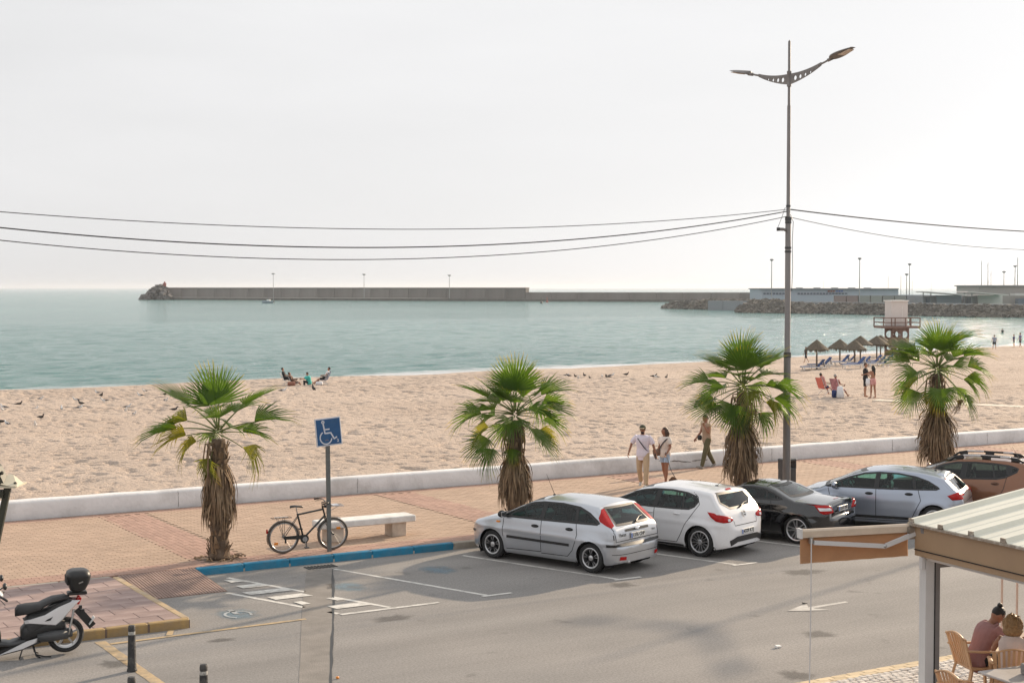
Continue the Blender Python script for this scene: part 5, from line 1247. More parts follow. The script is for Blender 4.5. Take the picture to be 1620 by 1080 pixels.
# ------------------------------------------------------------------ parking sign with wheelchair symbol
M_signblue = mat('sign_blue', (.010, .075, .20), .45, var=.15, scale=8, dirt=(.05, .12, .2), dirt_amt=.4); M_signwhite = mat('sign_white', (.62, .62, .66), .5, var=.06)
sg_ = W(2.30, -.44, PROM_Z); sign = thing('parking_sign', 'blue square wheelchair parking sign on a grey post by the bicycle', 'sign', sg_, TH)
post = MB().box((0, 0, 1.42), (.085, .05, 2.84)).build('post', mat('sign_post', (.15, .155, .15), .6, .3, var=.2), sign, rot=(0, R(-.7), 0))
face = MB().box((0, 0, 0), (.60, .02, .60), bev=.006).build('sign_plate', M_signwhite, sign, loc=(-.03, -.045, 2.58), rot=(R(-3), R(-4.2), R(0)))
MB().box((0, -.0135, 0), (.545, .006, .545)).build('blue_field', M_signblue, face)
MB().box((0, .018, 0), (.3, .02, .04)).build('bracket', M_steel, face)
wc = MB(); yy = -.0185
def seg(a, b, w): wc.bar((a[0], yy, a[1]), (b[0], yy, b[1]), .004, w, up=(0, 0, 1)) if False else _seg(a, b, w)
def _seg(a, b, w):
    a = Vector(a); b = Vector(b); d = (b - a).normalized(); q = Vector((-d.y, d.x)) * w / 2; P = [a - q, b - q, b + q, a + q]
    wc.add([(p.x, yy, p.y) for p in P] + [(p.x, yy + .003, p.y) for p in P], [(0, 1, 2, 3), (7, 6, 5, 4), (0, 4, 5, 1), (1, 5, 6, 2), (2, 6, 7, 3), (3, 7, 4, 0)])
pts = [(-.075 + .135 * math.cos(t), -.12 + .135 * math.sin(t)) for t in [R(118 + 232 * k / 20) for k in range(21)]]
for a, b in zip(pts[:-1], pts[1:]): _seg(a, b, .026)
_seg((-.115, .20), (-.09, -.02), .03); _seg((-.10, -.025), (.045, -.025), .03); _seg((-.10, .055), (.025, .055), .028); _seg((.04, -.015), (.115, -.165), .03); _seg((.105, -.165), (.18, -.125), .028)
for k in range(14):
    a = 2 * PI * k / 14; b = 2 * PI * (k + 1) / 14; _seg((-.115 + .026 * math.cos(a), .215 + .026 * math.sin(a)), (-.115 + .026 * math.cos(b), .215 + .026 * math.sin(b)), .026)
wc.build('wheelchair_symbol', M_signwhite, face)
tm = text_mesh('2', .085, .001, M_signwhite, .002); to = link('numeral', tm, face, (.195, -.018, -.205), (PI / 2, 0, 0))
for k in range(5):
    a = R(20 + 140 * k / 4); MB().box((-.06 + .045 * math.cos(a), -.0175, -.20 + .03 * math.sin(a)), (.035, .003, .014), rot=(0, -a + PI / 2, 0)).build('sticker', mat('sticker', (.2, .15, .14), .6), face) if k in (1, 2, 3) else None

# ------------------------------------------------------------------ bicycle leaning on the post
M_bike = mat('bicycle_black', (.012, .013, .012), .3, coat=.5, var=.1); M_btyre = mat('tan_tyre', (.10, .085, .07), .8, var=.1)
A = W(1.36, -.16, PROM_Z); bike = thing('bicycle', 'black touring bicycle leaning against the sign post', 'bicycle', A, R(26)); bike.rotation_euler = (R(3), 0, R(26))
RW = .352; WB = 1.10
def bwheel(x):
    o = link('wheel', None, bike, (x, 0, RW)); c_ = [Vector((math.cos(t), 0, math.sin(t))) for t in [2 * PI * k / 40 for k in range(40)]]
    MB().tube([p * (RW - .022) for p in c_], .023, 8, closed=True).build('tyre', M_btyre, o, smooth=True)
    MB().tube([p * (RW - .052) for p in c_], .015, 6, closed=True).build('rim', M_steel, o, smooth=True)
    sp_ = MB()
    for k in range(32):
        a = 2 * PI * k / 32; d = Vector((math.cos(a), 0, math.sin(a))); sd = .03 if k % 2 else -.03; e = Vector((math.cos(a + 1.2), 0, math.sin(a + 1.2)))
        sp_.tube([e * .025 + Vector((0, sd, 0)), d * (RW - .05)], .0016, 3)
    tag(sp_.build('spokes', M_steel, o), kind='stuff'); MB().tube([(0, -.06, 0), (0, .06, 0)], .02, 10).build('hub', M_black, o)
    MB().box((-.16, 0, -.13) if x < .5 else (.12, -.02, .12), (.085, .02, .05)).build('spoke_reflector', M_orange, o)
bwheel(0); bwheel(WB)
bb = Vector((.445, 0, .30)); st_t = Vector((.30, 0, .84)); hd_t = Vector((.865, 0, .93)); hd_b = Vector((.915, 0, .76)); ra = Vector((0, 0, RW)); fa = Vector((WB, 0, RW))
fr = MB(); fr.tube([bb, st_t], .021, 8); fr.tube([st_t + (bb - st_t) * .04, hd_t - Vector((0, 0, .03))], .021, 8); fr.tube([bb, hd_b], .023, 8); fr.tube([hd_t + Vector((-.01, 0, .04)), hd_b], .02, 8)
for s_ in (-.06, .06):
    fr.tube([bb + Vector((0, s_ * .5, 0)), ra + Vector((0, s_, 0))], .010, 6); fr.tube([st_t + Vector((.02, s_ * .4, -.04)), ra + Vector((0, s_, 0))], .008, 6)
fr.build('frame', M_bike, bike, smooth=60)
fk = MB()
for s_ in (-.055, .055): fk.tube([hd_b + Vector((0, s_, -.01)), hd_b + Vector((.05, s_, -.2)), fa + Vector((-.045, s_, .05)), fa + Vector((0, s_, 0))], [.014, .013, .011, .010], 6)
fk.tube([hd_b + Vector((0, -.055, -.01)), hd_b + Vector((0, .055, -.01))], .014, 6); fk.build('fork', M_bike, bike, smooth=60)
for (x, a0, a1) in ((0, 5, 200), (WB, 62, 165)):
    fm = []
    for sgn in (-.026, 0, .026): fm.append([Vector((x + (RW + .022 - abs(sgn) * .4) * math.cos(R(a0 + (a1 - a0) * k / 20)), sgn, RW + (RW + .022 - abs(sgn) * .4) * math.sin(R(a0 + (a1 - a0) * k / 20)))) for k in range(21)])
    fs = MB(); vs = [p for row in fm for p in row]; fs.add(vs, [(21 * r_ + k, 21 * r_ + k + 1, 21 * r_ + 22 + k, 21 * r_ + 21 + k) for r_ in range(2) for k in range(20)]); fs.build('mudguard', M_bike, bike, smooth=True)
MB().box((-.365, 0, .50), (.03, .05, .09), bev=.008).build('tail_light', M_red_lens, bike)
sd = MB(); rows = []
for (x, w_, h_) in ((-.14, .02, .0), (-.12, .075, .015), (-.04, .08, .02), (.04, .05, .01), (.12, .022, .0), (.145, .008, -.01)): rows.append([Vector((.275 + x, w_ * math.cos(t), .985 + h_ + .022 * math.sin(t))) for t in [2 * PI * k / 10 for k in range(10)]])
sd.rings(rows).build('saddle', M_black, bike, smooth=True); MB().tube([st_t, (.272, 0, .97)], .012, 8).build('seat_post', M_steel, bike)
hb = MB(); hb.tube([hd_t + Vector((-.01, 0, .04)), hd_t + Vector((-.02, 0, .12)), hd_t + Vector((.06, 0, .13))], .013, 8); hb.tube([(.78, .30, 1.075), (.90, .27, 1.085), (.925, .12, 1.08), (.925, 0, 1.06), (.925, -.12, 1.08), (.90, -.27, 1.085), (.78, -.30, 1.075)], .011, 8); hb.build('handlebar', M_bike, bike, smooth=60)
for s_ in (-1, 1): MB().tube([(.77, .302 * s_, 1.073), (.88, .283 * s_, 1.083)], .018, 8).build('grip', M_rubber, bike, smooth=True); MB().tube([(.93, .24 * s_, 1.07), (.86, .29 * s_, 1.045), (.80, .31 * s_, 1.03)], .006, 5).build('brake_lever', M_black, bike)
MB().tube([(.93, -.2, 1.07), (1.0, -.2, 1.0), (.96, -.08, .86), (.92, -.02, .80)], .005, 4).build('brake_cable', M_black, bike, smooth=True)
cw = MB().lathe([(.09, -.004), (.095, 0), (.09, .004), (.03, .004)], 24, (bb.x, -.075, bb.z), 'Y'); cw.build('chainring', M_bike, bike)
gd = MB(); gd.prism([(.0 - .02, RW + .035), (.40, .395), (.50, .36), (.53, .30), (.50, .235), (.43, .215), (.37, .25), (.35, .30), (-.02, RW - .03)], 'Y', -.095, -.085); gd.build('chain_guard', M_bike, bike)
MB().lathe([(.055, -.004), (.055, .004), (.0, .006)], 16, (bb.x, -.103, bb.z), 'Y').build('crank_boss', M_alloy, bike)
for s_, dz in ((-1, -1), (1, 1)):
    cr = MB().bar((bb.x, s_ * .11, bb.z), (bb.x + .02 * dz * -1, s_ * .12, bb.z + .17 * dz), .02, .014).build('crank', M_steel, bike); MB().box((bb.x - .02 * dz, s_ * .165, bb.z + .17 * dz), (.09, .08, .02)).build('pedal', M_black, cr)
MB().box((.02, -.09, RW - .07), (.04, .02, .09), bev=.006).build('derailleur', M_black, bike)
rk = MB()
for s_ in (-.06, .06):
    rk.tube([(-.27, s_, .775), (.16, s_, .775)], .006, 5); rk.tube([(-.15, s_ * 1.1, .77), ra + Vector((0, s_ * 1.1, .02))], .005, 5); rk.tube([(.0, s_ * 1.1, .77), ra + Vector((0, s_ * 1.1, .02))], .005, 5)
for x in (-.27, -.18, -.09, 0, .09, .16): rk.tube([(x, -.06, .775), (x, .06, .775)], .005, 5)
rk.build('rear_rack', M_black, bike); MB().box((-.06, 0, .787), (.3, .04, .01)).build('rack_strap', M_steel, bike)
bk = MB()
for x in np.linspace(0, .30, 5): bk.tube([(1.0 + x, -.14, .965 + .01), (1.0 + x, .14, .975)], .005, 4)
for y in np.linspace(-.14, .14, 5): bk.tube([(1.0, y, .97), (1.30, y, .97)], .005, 4)
bk.tube([(1.25, 0, .96), (1.0, 0, .84), (.93, 0, .84)], .006, 5); bk.build('front_rack', M_steel, bike); MB().box((1.14, .0, .982), (.14, .2, .008)).build('rack_plate', M_signwhite, bike)
MB().tube([(.55, .1, .30), (.60, .25, .02)], .008, 6).build('kickstand', M_black, bike)
MB().box((.92, 0, .96), (.07, .07, .06), bev=.015).build('headlight', M_black, bike)

# ------------------------------------------------------------------ bollards
M_bol = mat('bollard_black', (.02, .02, .021), .5, dirt=(.3, .28, .25), dirt_amt=.35, scale=14, var=.3, bump=.5, bscale=40)
M_band = mat('bollard_band', (.42, .41, .38), .5, var=.3, scale=30, dirt=(.05, .05, .05), dirt_amt=.9)
def bollard(p, label):
    t = thing('bollard', label, 'bollard', p, random.uniform(0, 3), 'black bollards at the corner of the street')
    MB().lathe([(0, 0), (.078, 0), (.078, .03), (.068, .05), (.055, .56), (.0, .56)], 20).build('post', M_bol, t, smooth=40)
    MB().lathe([(.051, .56), (.0535, .56), (.0525, .61), (.05, .61)], 20).build('reflective_band', M_band, t, smooth=40)
    MB().lathe([(.050, .60), (.054, .62), (.054, .665), (.045, .70), (0, .71)], 20).build('cap', M_bol, t, smooth=40)
bollard(G(209, 1061), 'whole black bollard standing on the worn yellow line')
bollard(Vector((*G(322, 1050, .7).xy, 0)), 'black bollard nearest the trench patch, cut off low in the picture'); bollard(Vector((*G(208, 1070, .7).xy, 0)), 'black bollard just in front of the whole one, only its cap showing')

# ------------------------------------------------------------------ scooter
M_scw = mat('scooter_white', (.70, .69, .70), .25, coat=.7, var=.04); M_scg = mat('scooter_seat', (.035, .035, .037), .6, bump=.3, bscale=80)
scp = G(104, 1033); sa = R(203)
sc_ = thing('motor_scooter', 'white and black motor scooter with a black top box on its centre stand', 'scooter', scp, sa)
RWs = .285
def swheel(x, z, w=.12):
    o = link('wheel', None, sc_, (x, 0, z)); MB().lathe([(.19, -w / 2 + .02), (.25, -w / 2), (RWs - .01, -w / 2 + .025), (RWs, 0), (RWs - .01, w / 2 - .025), (.25, w / 2), (.19, w / 2 - .02)], 32, axis='Y').build('tyre', M_tyre, o, smooth=50)
    r_ = MB().lathe([(.20, -.045), (.205, -.05), (.18, -.045), (.178, 0), (.18, .045), (.205, .05), (.20, .045)], 32, axis='Y')
    for k in range(5):
        a = 2 * PI * k / 5 + .3; d = Vector((math.cos(a), 0, math.sin(a))); r_.bar(d * .03, d * .185, .03, .035, up=(0, 1, 0))
    r_.tube([(0, -.06, 0), (0, .06, 0)], .045, 12); r_.build('rim', M_steel, o, smooth=40)
swheel(0, RWs + .02); swheel(1.30, RWs + .0)
def loft(name, secs, m, parent, n=14, smooth=True, pw=.75):
    """secs: (x, z centre, half width, half height)"""
    rows = []
    for (x, z, w_, h_) in secs:
        row = []
        for k in range(n):
            t = 2 * PI * k / n; cx, sy = math.cos(t), math.sin(t); row.append(Vector((x, w_ * math.copysign(abs(cx) ** pw, cx), z + h_ * math.copysign(abs(sy) ** pw, sy))))
        rows.append(row)
    return MB().rings(rows).build(name, m, parent, smooth=smooth)
# tail and body fairing
def side_panel(poly, y0, y1, m, name, parent=sc_, bul=.02):
    for s_ in (-1, 1):
        c = sum((Vector(p) for p in poly), Vector((0, 0))) / len(poly); n = len(poly); vs = [(p[0], s_ * y0, p[1]) for p in poly] + [(c.x + (p[0] - c.x) * .86, s_ * (y1), c.y + (p[1] - c.y) * .86) for p in poly] + [(c.x, s_ * (y1 + bul), c.y)]
        MB().add(vs, [(i, (i + 1) % n, n + (i + 1) % n, n + i) for i in range(n)] + [(n + i, n + (i + 1) % n, 2 * n) for i in range(n)]).build(name, m, parent, smooth=30)
loft('body', [(-.16, .80, .05, .03), (-.05, .76, .10, .07), (.15, .68, .13, .12), (.35, .58, .15, .16), (.55, .50, .16, .20), (.62, .45, .13, .17)], M_scg, sc_)
loft('seat', [(-.06, .90, .09, .02), (.02, .905, .13, .045), (.20, .885, .15, .05), (.33, .83, .16, .055), (.40, .785, .165, .07), (.60, .765, .155, .085), (.72, .75, .11, .085), (.76, .72, .06, .06)], M_scg, sc_, 16, pw=.8)
side_panel([(-.22, .86), (-.10, .87), (.12, .79), (.35, .67), (.64, .60), (.62, .55), (.28, .50), (.16, .485), (.06, .56), (-.10, .74)], .12, .165, M_scw, 'side_fairing', bul=.01)
side_panel([(.20, .645), (.30, .60), (.33, .575), (.24, .585)], .168, .178, M_black, 'fairing_inset', bul=.0)
side_panel([(-.05, .895), (.15, .82), (.35, .70), (.50, .665), (.34, .66), (.10, .78), (-.12, .86)], .11, .15, M_scg, 'side_trim', bul=0)
loft('engine', [(-.10, .33, .10, .06), (.05, .34, .13, .09), (.25, .33, .13, .11), (.45, .32, .12, .10), (.55, .30, .10, .07)], M_darkgrey, sc_)
MB().tube([(-.02, -.15, .32), (.2, -.16, .30), (.42, -.15, .28)], [.055, .06, .04], 12).build('silencer', M_black, sc_, smooth=True)
MB().tube([(-.02, .13, .34), (.22, .14, .33), (.44, .13, .32)], [.075, .085, .06], 12).build('drive_cover', M_darkgrey, sc_, smooth=True)
MB().tube([(-.03, .11, .33), (-.10, .10, .60), (-.12, .09, .72)], .018, 8).build('shock_absorber', M_steel, sc_)
loft('under_seat', [(.02, .46, .12, .10), (.3, .45, .14, .14), (.6, .40, .15, .16), (.68, .36, .13, .12)], M_black, sc_)
loft('floorboard', [(.62, .27, .14, .07), (.85, .25, .16, .035), (1.0, .27, .16, .05), (1.08, .38, .14, .12)], M_darkgrey, sc_)
side_panel([(.40, .33), (.60, .285), (.98, .12), (1.08, .08), (.98, .11), (.66, .17), (.46, .25)], .15, .175, M_scw, 'lower_fairing', bul=0); side_panel([(.38, .24), (.7, .14), (1.1, .07), (1.1, .16), (.7, .24), (.44, .30)], .13, .15, M_black, 'belly_pan', bul=0)
loft('leg_shield', [(.98, .35, .14, .10), (1.03, .50, .19, .12), (1.06, .68, .20, .13), (1.10, .86, .16, .09), (1.13, .96, .08, .04)], M_black, sc_)
loft('front_fairing', [(1.12, .92, .13, .06), (1.19, .80, .17, .16), (1.24, .65, .15, .16), (1.27, .52, .08, .08)], M_scw, sc_)
loft('front_mudguard', [(1.10, .50, .05, .02), (1.22, .58, .075, .04), (1.38, .585, .075, .04), (1.52, .50, .05, .02)], M_scw, sc_)
MB().tube([(1.30, .07, RWs), (1.18, .07, .62)], .02, 8).tube([(1.30, -.07, RWs), (1.18, -.07, .62)], .02, 8).build('fork', M_steel, sc_)
loft('handlebar_cover', [(.94, 1.02, .14, .03), (1.0, 1.04, .20, .05), (1.10, 1.03, .17, .06), (1.17, .98, .08, .04)], M_scw, sc_)
loft('windscreen_visor', [(1.05, 1.10, .10, .03), (1.10, 1.20, .13, .07), (1.15, 1.17, .11, .06), (1.19, 1.08, .06, .03)], M_black, sc_)
for s_ in (-1, 1):
    MB().tube([(1.02, .10 * s_, 1.02), (.96, .24 * s_, 1.01), (.90, .36 * s_, .985)], [.022, .018, .02], 8).build('handlebar_grip', M_black, sc_, smooth=True)
    MB().tube([(1.03, .20 * s_, 1.0), (.97, .30 * s_, .965), (.93, .36 * s_, .92)], .007, 5).build('brake_lever', M_black, sc_)
    o = MB().tube([(1.02, .18 * s_, 1.04), (1.0, .24 * s_, 1.14), (.96, .30 * s_, 1.18)], .009, 6).build('mirror_stem', M_black, sc_, smooth=True); MB().ball((.93, .36 * s_, 1.21), (.035, .09, .055), 12, 8).build('mirror', M_black, o, smooth=True)
    MB().box((1.12, .20 * s_, .62), (.03, .02, .05), bev=.008).build('indicator', M_orange, sc_)
tb = MB(); rows = []
for (z, a, b, dx) in ((.995, .07, .10, .02), (1.02, .12, .16, .01), (1.12, .165, .205, 0), (1.22, .185, .22, -.005), (1.235, .19, .225, -.005), (1.30, .17, .205, .0), (1.33, .12, .16, .0), (1.335, .06, .08, .0)):
    rows.append([Vector((-.20 + dx + a * math.copysign(abs(math.cos(t)) ** .6, math.cos(t)), b * math.copysign(abs(math.sin(t)) ** .6, math.sin(t)), z)) for t in [2 * PI * k / 24 for k in range(24)]])
tbx = tb.rings(rows).build('top_box', M_black, sc_, smooth=50); MB().box((-.355, 0, 1.16), (.07, .09, .02), rot=(0, 0, 0)).build('top_box_badge', M_steel, tbx)
MB().box((-.22, .212, 1.155), (.07, .015, .018), rot=(0, .35, 0)).build('top_box_badge', M_steel, tbx); MB().box((-.03, 0, 1.18), (.04, .3, .14), bev=.015).build('back_pad', M_rubber, tbx)
MB().box((-.18, 0, .96), (.30, .18, .05), bev=.01).build('carrier', M_black, sc_)
for s_ in (-1, 1): MB().box((-.20, .075 * s_, .845), (.05, .05, .12), rot=(0, -.4, 0), bev=.01).build('tail_light', M_red_lens, sc_)
MB().bar((-.18, 0, .70), (-.42, 0, .40), .02, .12, up=(0, 0, 1)).build('plate_holder', M_black, sc_); MB().box((-.40, 0, .50), (.012, .17, .14), rot=(0, R(-38), 0)).build('number_plate', M_plate, sc_)
for s_ in (-1, 1): MB().tube([(-.20, 0, .70), (-.24, .14 * s_, .70)], .008, 5).box((-.25, .15 * s_, .70), (.05, .04, .04)).build('indicator', M_black, sc_)
cs = MB(); 
for s_ in (-1, 1): cs.tube([(.50, .11 * s_, .20), (.46, .15 * s_, .04), (.40, .17 * s_, .012)], .013, 6)
cs.tube([(.47, -.14, .08), (.47, .14, .08)], .012, 6); cs.tube([(.47, .14, .06), (.34, .19, .03), (.24, .19, .02)], .012, 6); cs.build('centre_stand', M_black, sc_, smooth=True)
cs = MB().tube([(.66, .14, .18), (.72, .19, .02)], .011, 6).build('side_stand', M_black, sc_)

# ------------------------------------------------------------------ dark slanted stand at the edge of the frame
Yp = 21.5; pA = AT(12, 772, Yp); pB = AT(-40, 990, Yp); stnd = thing('slanted_stand', 'dark slanted metal stand with a cream shelf at the edge of the street', 'stand', (pB.x, pB.y, 0))
oo = Vector((pB.x, pB.y, 0)); M_olive = mat('dark_olive_metal', (.045, .045, .032), .5, .2); M_cream = mat('cream_metal', (.55, .50, .38), .5, var=.06)
L_ = lambda px, py, dy=0: AT(px, py, Yp + dy) - oo
foot = (L_(12, 772) - L_(0, 830)).normalized(); tt_ = (L_(12, 772).z) / foot.z
MB().bar(L_(12, 772) - foot * tt_, L_(13, 768), .065, .09).build('leg', M_olive, stnd)
MB().box((L_(-34, 768) + L_(30, 768)) / 2 + Vector((0, .1, 0)), ((L_(30, 768) - L_(-34, 768)).x, .5, .03)).build('shelf', M_cream, stnd)
MB().add([L_(6, 764) + Vector((0, -.15, 0)), L_(33, 768) + Vector((0, -.15, 0)), L_(14, 753) + Vector((0, .2, 0)), L_(6, 752) + Vector((0, .2, 0)), L_(6, 762) + Vector((0, .2, 0)), L_(30, 766) + Vector((0, .2, 0))], [(0, 1, 2, 3), (1, 5, 2), (0, 3, 4), (4, 3, 2, 5), (0, 4, 5, 1)]).build('shelf_gusset', M_cream, stnd)
MB().add([L_(-40, 766) + Vector((0, -.1, 0)), L_(11, 766) + Vector((0, -.1, 0)), L_(-2, 738) + Vector((0, -.1, 0)), L_(-40, 700) + Vector((0, -.1, 0)), L_(-40, 766) + Vector((0, .15, 0)), L_(11, 766) + Vector((0, .15, 0)), L_(-2, 738) + Vector((0, .15, 0)), L_(-40, 700) + Vector((0, .15, 0))], [(0, 1, 2, 3), (7, 6, 5, 4), (0, 4, 5, 1), (1, 5, 6, 2), (2, 6, 7, 3), (3, 7, 4, 0)]).build('hood', M_olive, stnd)
MB().box(L_(-12, 776) + Vector((0, .05, -.05)), (.36, .25, .10)).build('box', M_olive, stnd)
for px, py in ((26, 764), (5, 747)): MB().ball(L_(px, py) + Vector((0, -.05, 0)), .028, 8, 6).build('bolt', M_olive, stnd)

# ------------------------------------------------------------------ terrace: edge bricks and pale cobbles
M_cob = mat('pale_cobble', (.60, .55, .50), .8, var=.2, scale=3, island=.16, bump=.3, bscale=60); M_cob1 = mat('pale_cobble_single', (.60, .55, .50), .8, var=.2, scale=9, rnd=.16, bump=.3, bscale=60)
M_edge = mat('terrace_edge_brick', (.58, .46, .30), .8, var=.2, scale=7, rnd=.14, bump=.3, bscale=40)
tr = MB().box((20, -19.6, -.01), (90, 11.6, .22)); terrace = uvbuild(tr, 'terrace', M_joint); terrace.location.z = 0; tag(terrace, kind='structure')
TZ = .12
eb = MB().box((0, 0, -.05), (.292, .122, .10), bev=.01).mesh('edge_brick', M_edge)
for r_ in range(2):
    u = 2.2 + .15 * r_
    while u < 13: link('edge_brick', eb, terrace, (u, TV - .07 - .13 * r_, TZ + .0 - (.008 if r_ == 0 else 0)), (0, 0, random.uniform(-.01, .01))); u += .3
cb = []; 
for i in range(26):
    for j in range(90): cb.append((2.4 + .115 * j + random.uniform(-.012, .012) + (.05 if i % 2 else 0), TV - .32 - .115 * i + random.uniform(-.012, .012)))
def vis(c):
    p = W(c[0], c[1], TZ); d = p.y; px = 810 + F_PX * p.x / d; py = 455 + F_PX * (CAM_Z - TZ) / d
    return (px < 1625 and py < 1085 and px > 1200, -d)
cb.sort(key=lambda c: (not vis(c)[0], vis(c)[1]))
bx = [MB().box((0, 0, -.03), (s1, s2, .06), bev=.014, rot=(random.uniform(-.05, .05), random.uniform(-.05, .05), 0)).mesh('cobble', M_cob1) for s1, s2 in ((.105, .10), (.098, .105), (.10, .095))]
for c in cb[:290]: link('cobble', random.choice(bx), terrace, (c[0], c[1], TZ + .012 + random.uniform(-.004, .004)), (0, 0, random.uniform(-.1, .1)))
mb = MB()
for c in cb[290:]:
    s1, s2 = random.uniform(.095, .106), random.uniform(.095, .106); mb.box((c[0], c[1], TZ - .01 + random.uniform(-.004, .004)), (s1, s2, .045), taper=.86, rot=(0, 0, random.uniform(-.1, .1)))
tag(uvbuild(mb, 'cobbles', M_cob, terrace, fix=False), kind='stuff')

# ------------------------------------------------------------------ cafe canopy
PHI = R(24.5); CB = Vector((math.cos(PHI), math.sin(PHI), 0)); CA = Vector((math.sin(PHI), -math.cos(PHI), 0))
C0 = G(1437, 825, 2.65)
M_roof = mat('cream_sheet_roof', (.68, .67, .58), .5, var=.08, scale=2, dirt=(.45, .42, .35), dirt_amt=.35, stretch=(.3, 1, 1)); M_fascia = mat('tan_fascia', (.36, .245, .15), .6, var=.06, scale=2, dirt=(.3, .2, .13), dirt_amt=.4)
M_moss = mat('grimy_edge', (.30, .25, .2), .9, var=.3, scale=30, dirt=(.6, .57, .5), dirt_amt=.9); M_alu = mat('white_aluminium', (.60, .60, .60), .4, var=.04); M_alud = mat('grey_aluminium', (.20, .19, .19), .5); M_awn = mat('tan_awning_cloth', (.50, .31, .18), .85, var=.1, scale=3, dirt=(.42, .26, .15), dirt_amt=.5, trans=.35)
cafe = thing('cafe_canopy', 'cafe terrace canopy with ribbed cream roof, tan fascia and white posts', 'canopy', (C0.x, C0.y, 0), PHI)
# local: x along the eave-to-ridge direction (away to the right), y = -CA (so towards the camera is -y)
SL = math.tan(R(8.5)); RL, RD = 5.0, 4.2; zr0 = 2.65
def rp(x, y, z=0): return (x, y, zr0 + x * SL + z)
nrib = 8; 
for k in range(nrib):
    y0 = -k * .575; y1 = y0 - .575; pn = MB(); n = 8
    xs_ = [RL * i / n for i in range(n + 1)]
    prof = [(0, 0), (-.03, .05), (-.10, .055), (-.13, .004), (-.33, .0), (-.35, .008), (-.37, .0), (-.575, 0)]
    rows = [[Vector(rp(x, y0 + a, b)) for a, b in prof] + [Vector(rp(x, y0 + a, b - .012)) for a, b in reversed(prof)] for x in (-.0, RL)]
    pn.rings(rows, True, True).build('roof_sheet', M_roof, cafe)
    MB().box(rp(.0 - .004, y0 - .065, .03), (.02, .085, .05)).build('rib_cap', M_moss, cafe)
MB().box((-.012, -2.3, zr0 - .022), (.02, 4.6, .03)).build('roof_drip_edge', M_moss, cafe)
MB().box((.055, -2.35, zr0 - .235), (.05, 4.5, .40)).build('fascia', M_fascia, cafe); MB().box((.025, -2.35, zr0 - .355), (.012, 4.5, .012)).build('fascia_seam', M_seam, cafe)
for y in (-.2, -2.3, -4.4): MB().box((2.5, y - .05, zr0 + 2.5 * SL - .11), (5.0, .06, .12), rot=(0, -math.atan(SL), 0)).build('rafter', M_alud, cafe)
MB().box((.14, -2.35, zr0 - .46), (.08, 4.4, .05)).build('eave_beam', M_alu, cafe)
ps = MB().box((.16, -.20, 1.09), (.15, .13, 2.18)).build('post', M_alu, cafe); MB().box((.285, -.20, 1.09), (.09, .12, 2.18)).build('post_channel', M_alud, ps)
MB().box((.235, -.225, 1.09), (.012, .10, 2.18)).build('post_gap', M_seam, ps)
MB().box((.04, -.24, 2.13), (.05, .06, .16)).build('post_bracket', M_alu, ps)
MB().box((1.2, -.10, 2.04), (2.0, .05, .05)).build('cross_rail', M_alud, cafe); MB().box((1.2, -.14, 2.15), (2.0, .04, .17)).build('rolled_blind', M_fascia, cafe); MB().box((1.0, -.12, 2.27), (1.7, .04, .04)).build('cross_rail', M_alu, cafe)
M_pole2 = mat('thin_tan_pole', (.58, .42, .34), .5)
for px in (1584, 1608):
    p = G(px, 1030, .12); q = cafe.matrix_world
    pp = Vector((p.x - C0.x, p.y - C0.y, 0)); pl_ = Vector((pp.dot(CB), -pp.dot(CA), 0))
    MB().tube([(pl_.x, pl_.y, .12), (pl_.x, pl_.y, 2.35)], .018, 8).build('thin_pole', M_pole2, cafe)
# awning folded out from the canopy's corner
awn = thing('awning', 'tan cloth awning with white folding arm reaching out from the canopy corner', 'awning', (C0.x, C0.y, 0), R(14))
aL = 1.53
za0 = AT(1450, 834, C0.y).z; 
e = AT(1265, 843, C0.y - aL * math.sin(R(14))); za1 = e.z; aL = abs(e.x - C0.x) / math.cos(R(14))
def ap(t, dz=0, y=0): return Vector((-.0 - aL * t + .0, y, za0 + (za1 - za0) * t + dz))
fb = MB(); fb.rings([[Vector(ap(t)) + Vector((0, a, b)) for a, b in ((-.05, -.055), (.05, -.055), (.06, 0), (.03, .05), (-.03, .055), (-.05, .03))] for t in (-.06, 1.0)]); fb.build('front_bar', M_alu if False else mat('cream_bar', (.56, .46, .36), .45), awn)
n = 14; vs = []; 
for i in range(n + 1):
    t = i / n * 1.0; sg__ = .012 * math.sin(i * 2.2)
    vs += [ap(t * .995, -.05, .0 + sg__ * .3), ap(t * .995, -.22 + .0, .012 + sg__), ap(t * .995, -.385 - .02 * t, sg__)]
fs = []
for i in range(n): fs += [(3 * i, 3 * i + 3, 3 * i + 4, 3 * i + 1), (3 * i + 1, 3 * i + 4, 3 * i + 5, 3 * i + 2)]
clo = MB().add(vs + [v + Vector((0, .006, 0)) for v in vs], fs + [tuple(i + len(vs) for i in reversed(f)) for f in fs]); clo.build('cloth', M_awn, awn, smooth=60, fix=False)
am = MB(); am.bar(ap(.90, -.115, -.09), ap(.25, -.215, -.09), .045, .055); am.build('folding_arm', M_alu, awn); am = MB(); am.bar(ap(.25, -.215, -.09), ap(-.03, -.07, -.09), .045, .055); am.build('folding_arm', M_alu, awn)
MB().ball(ap(.25, -.215, -.09), .035, 10, 6).build('arm_joint', M_steel, awn); MB().box(ap(.92, -.09, -.06), (.05, .06, .08)).build('arm_bracket', M_steel, awn); MB().box(ap(.0, -.06, -.08), (.08, .06, .16)).build('arm_bracket', M_steel, awn)
MB().box(ap(1.0, .0, 0), (.03, .12, .13)).build('end_cap', M_alu, awn)
cd = MB(); cd.tube([ap(.925, -.06, -.10), ap(.925, -.9, -.10) , (ap(.935, 0, -.10).x, -.10, .15)], .009, 5).build('hanging_cord', M_alu, awn)

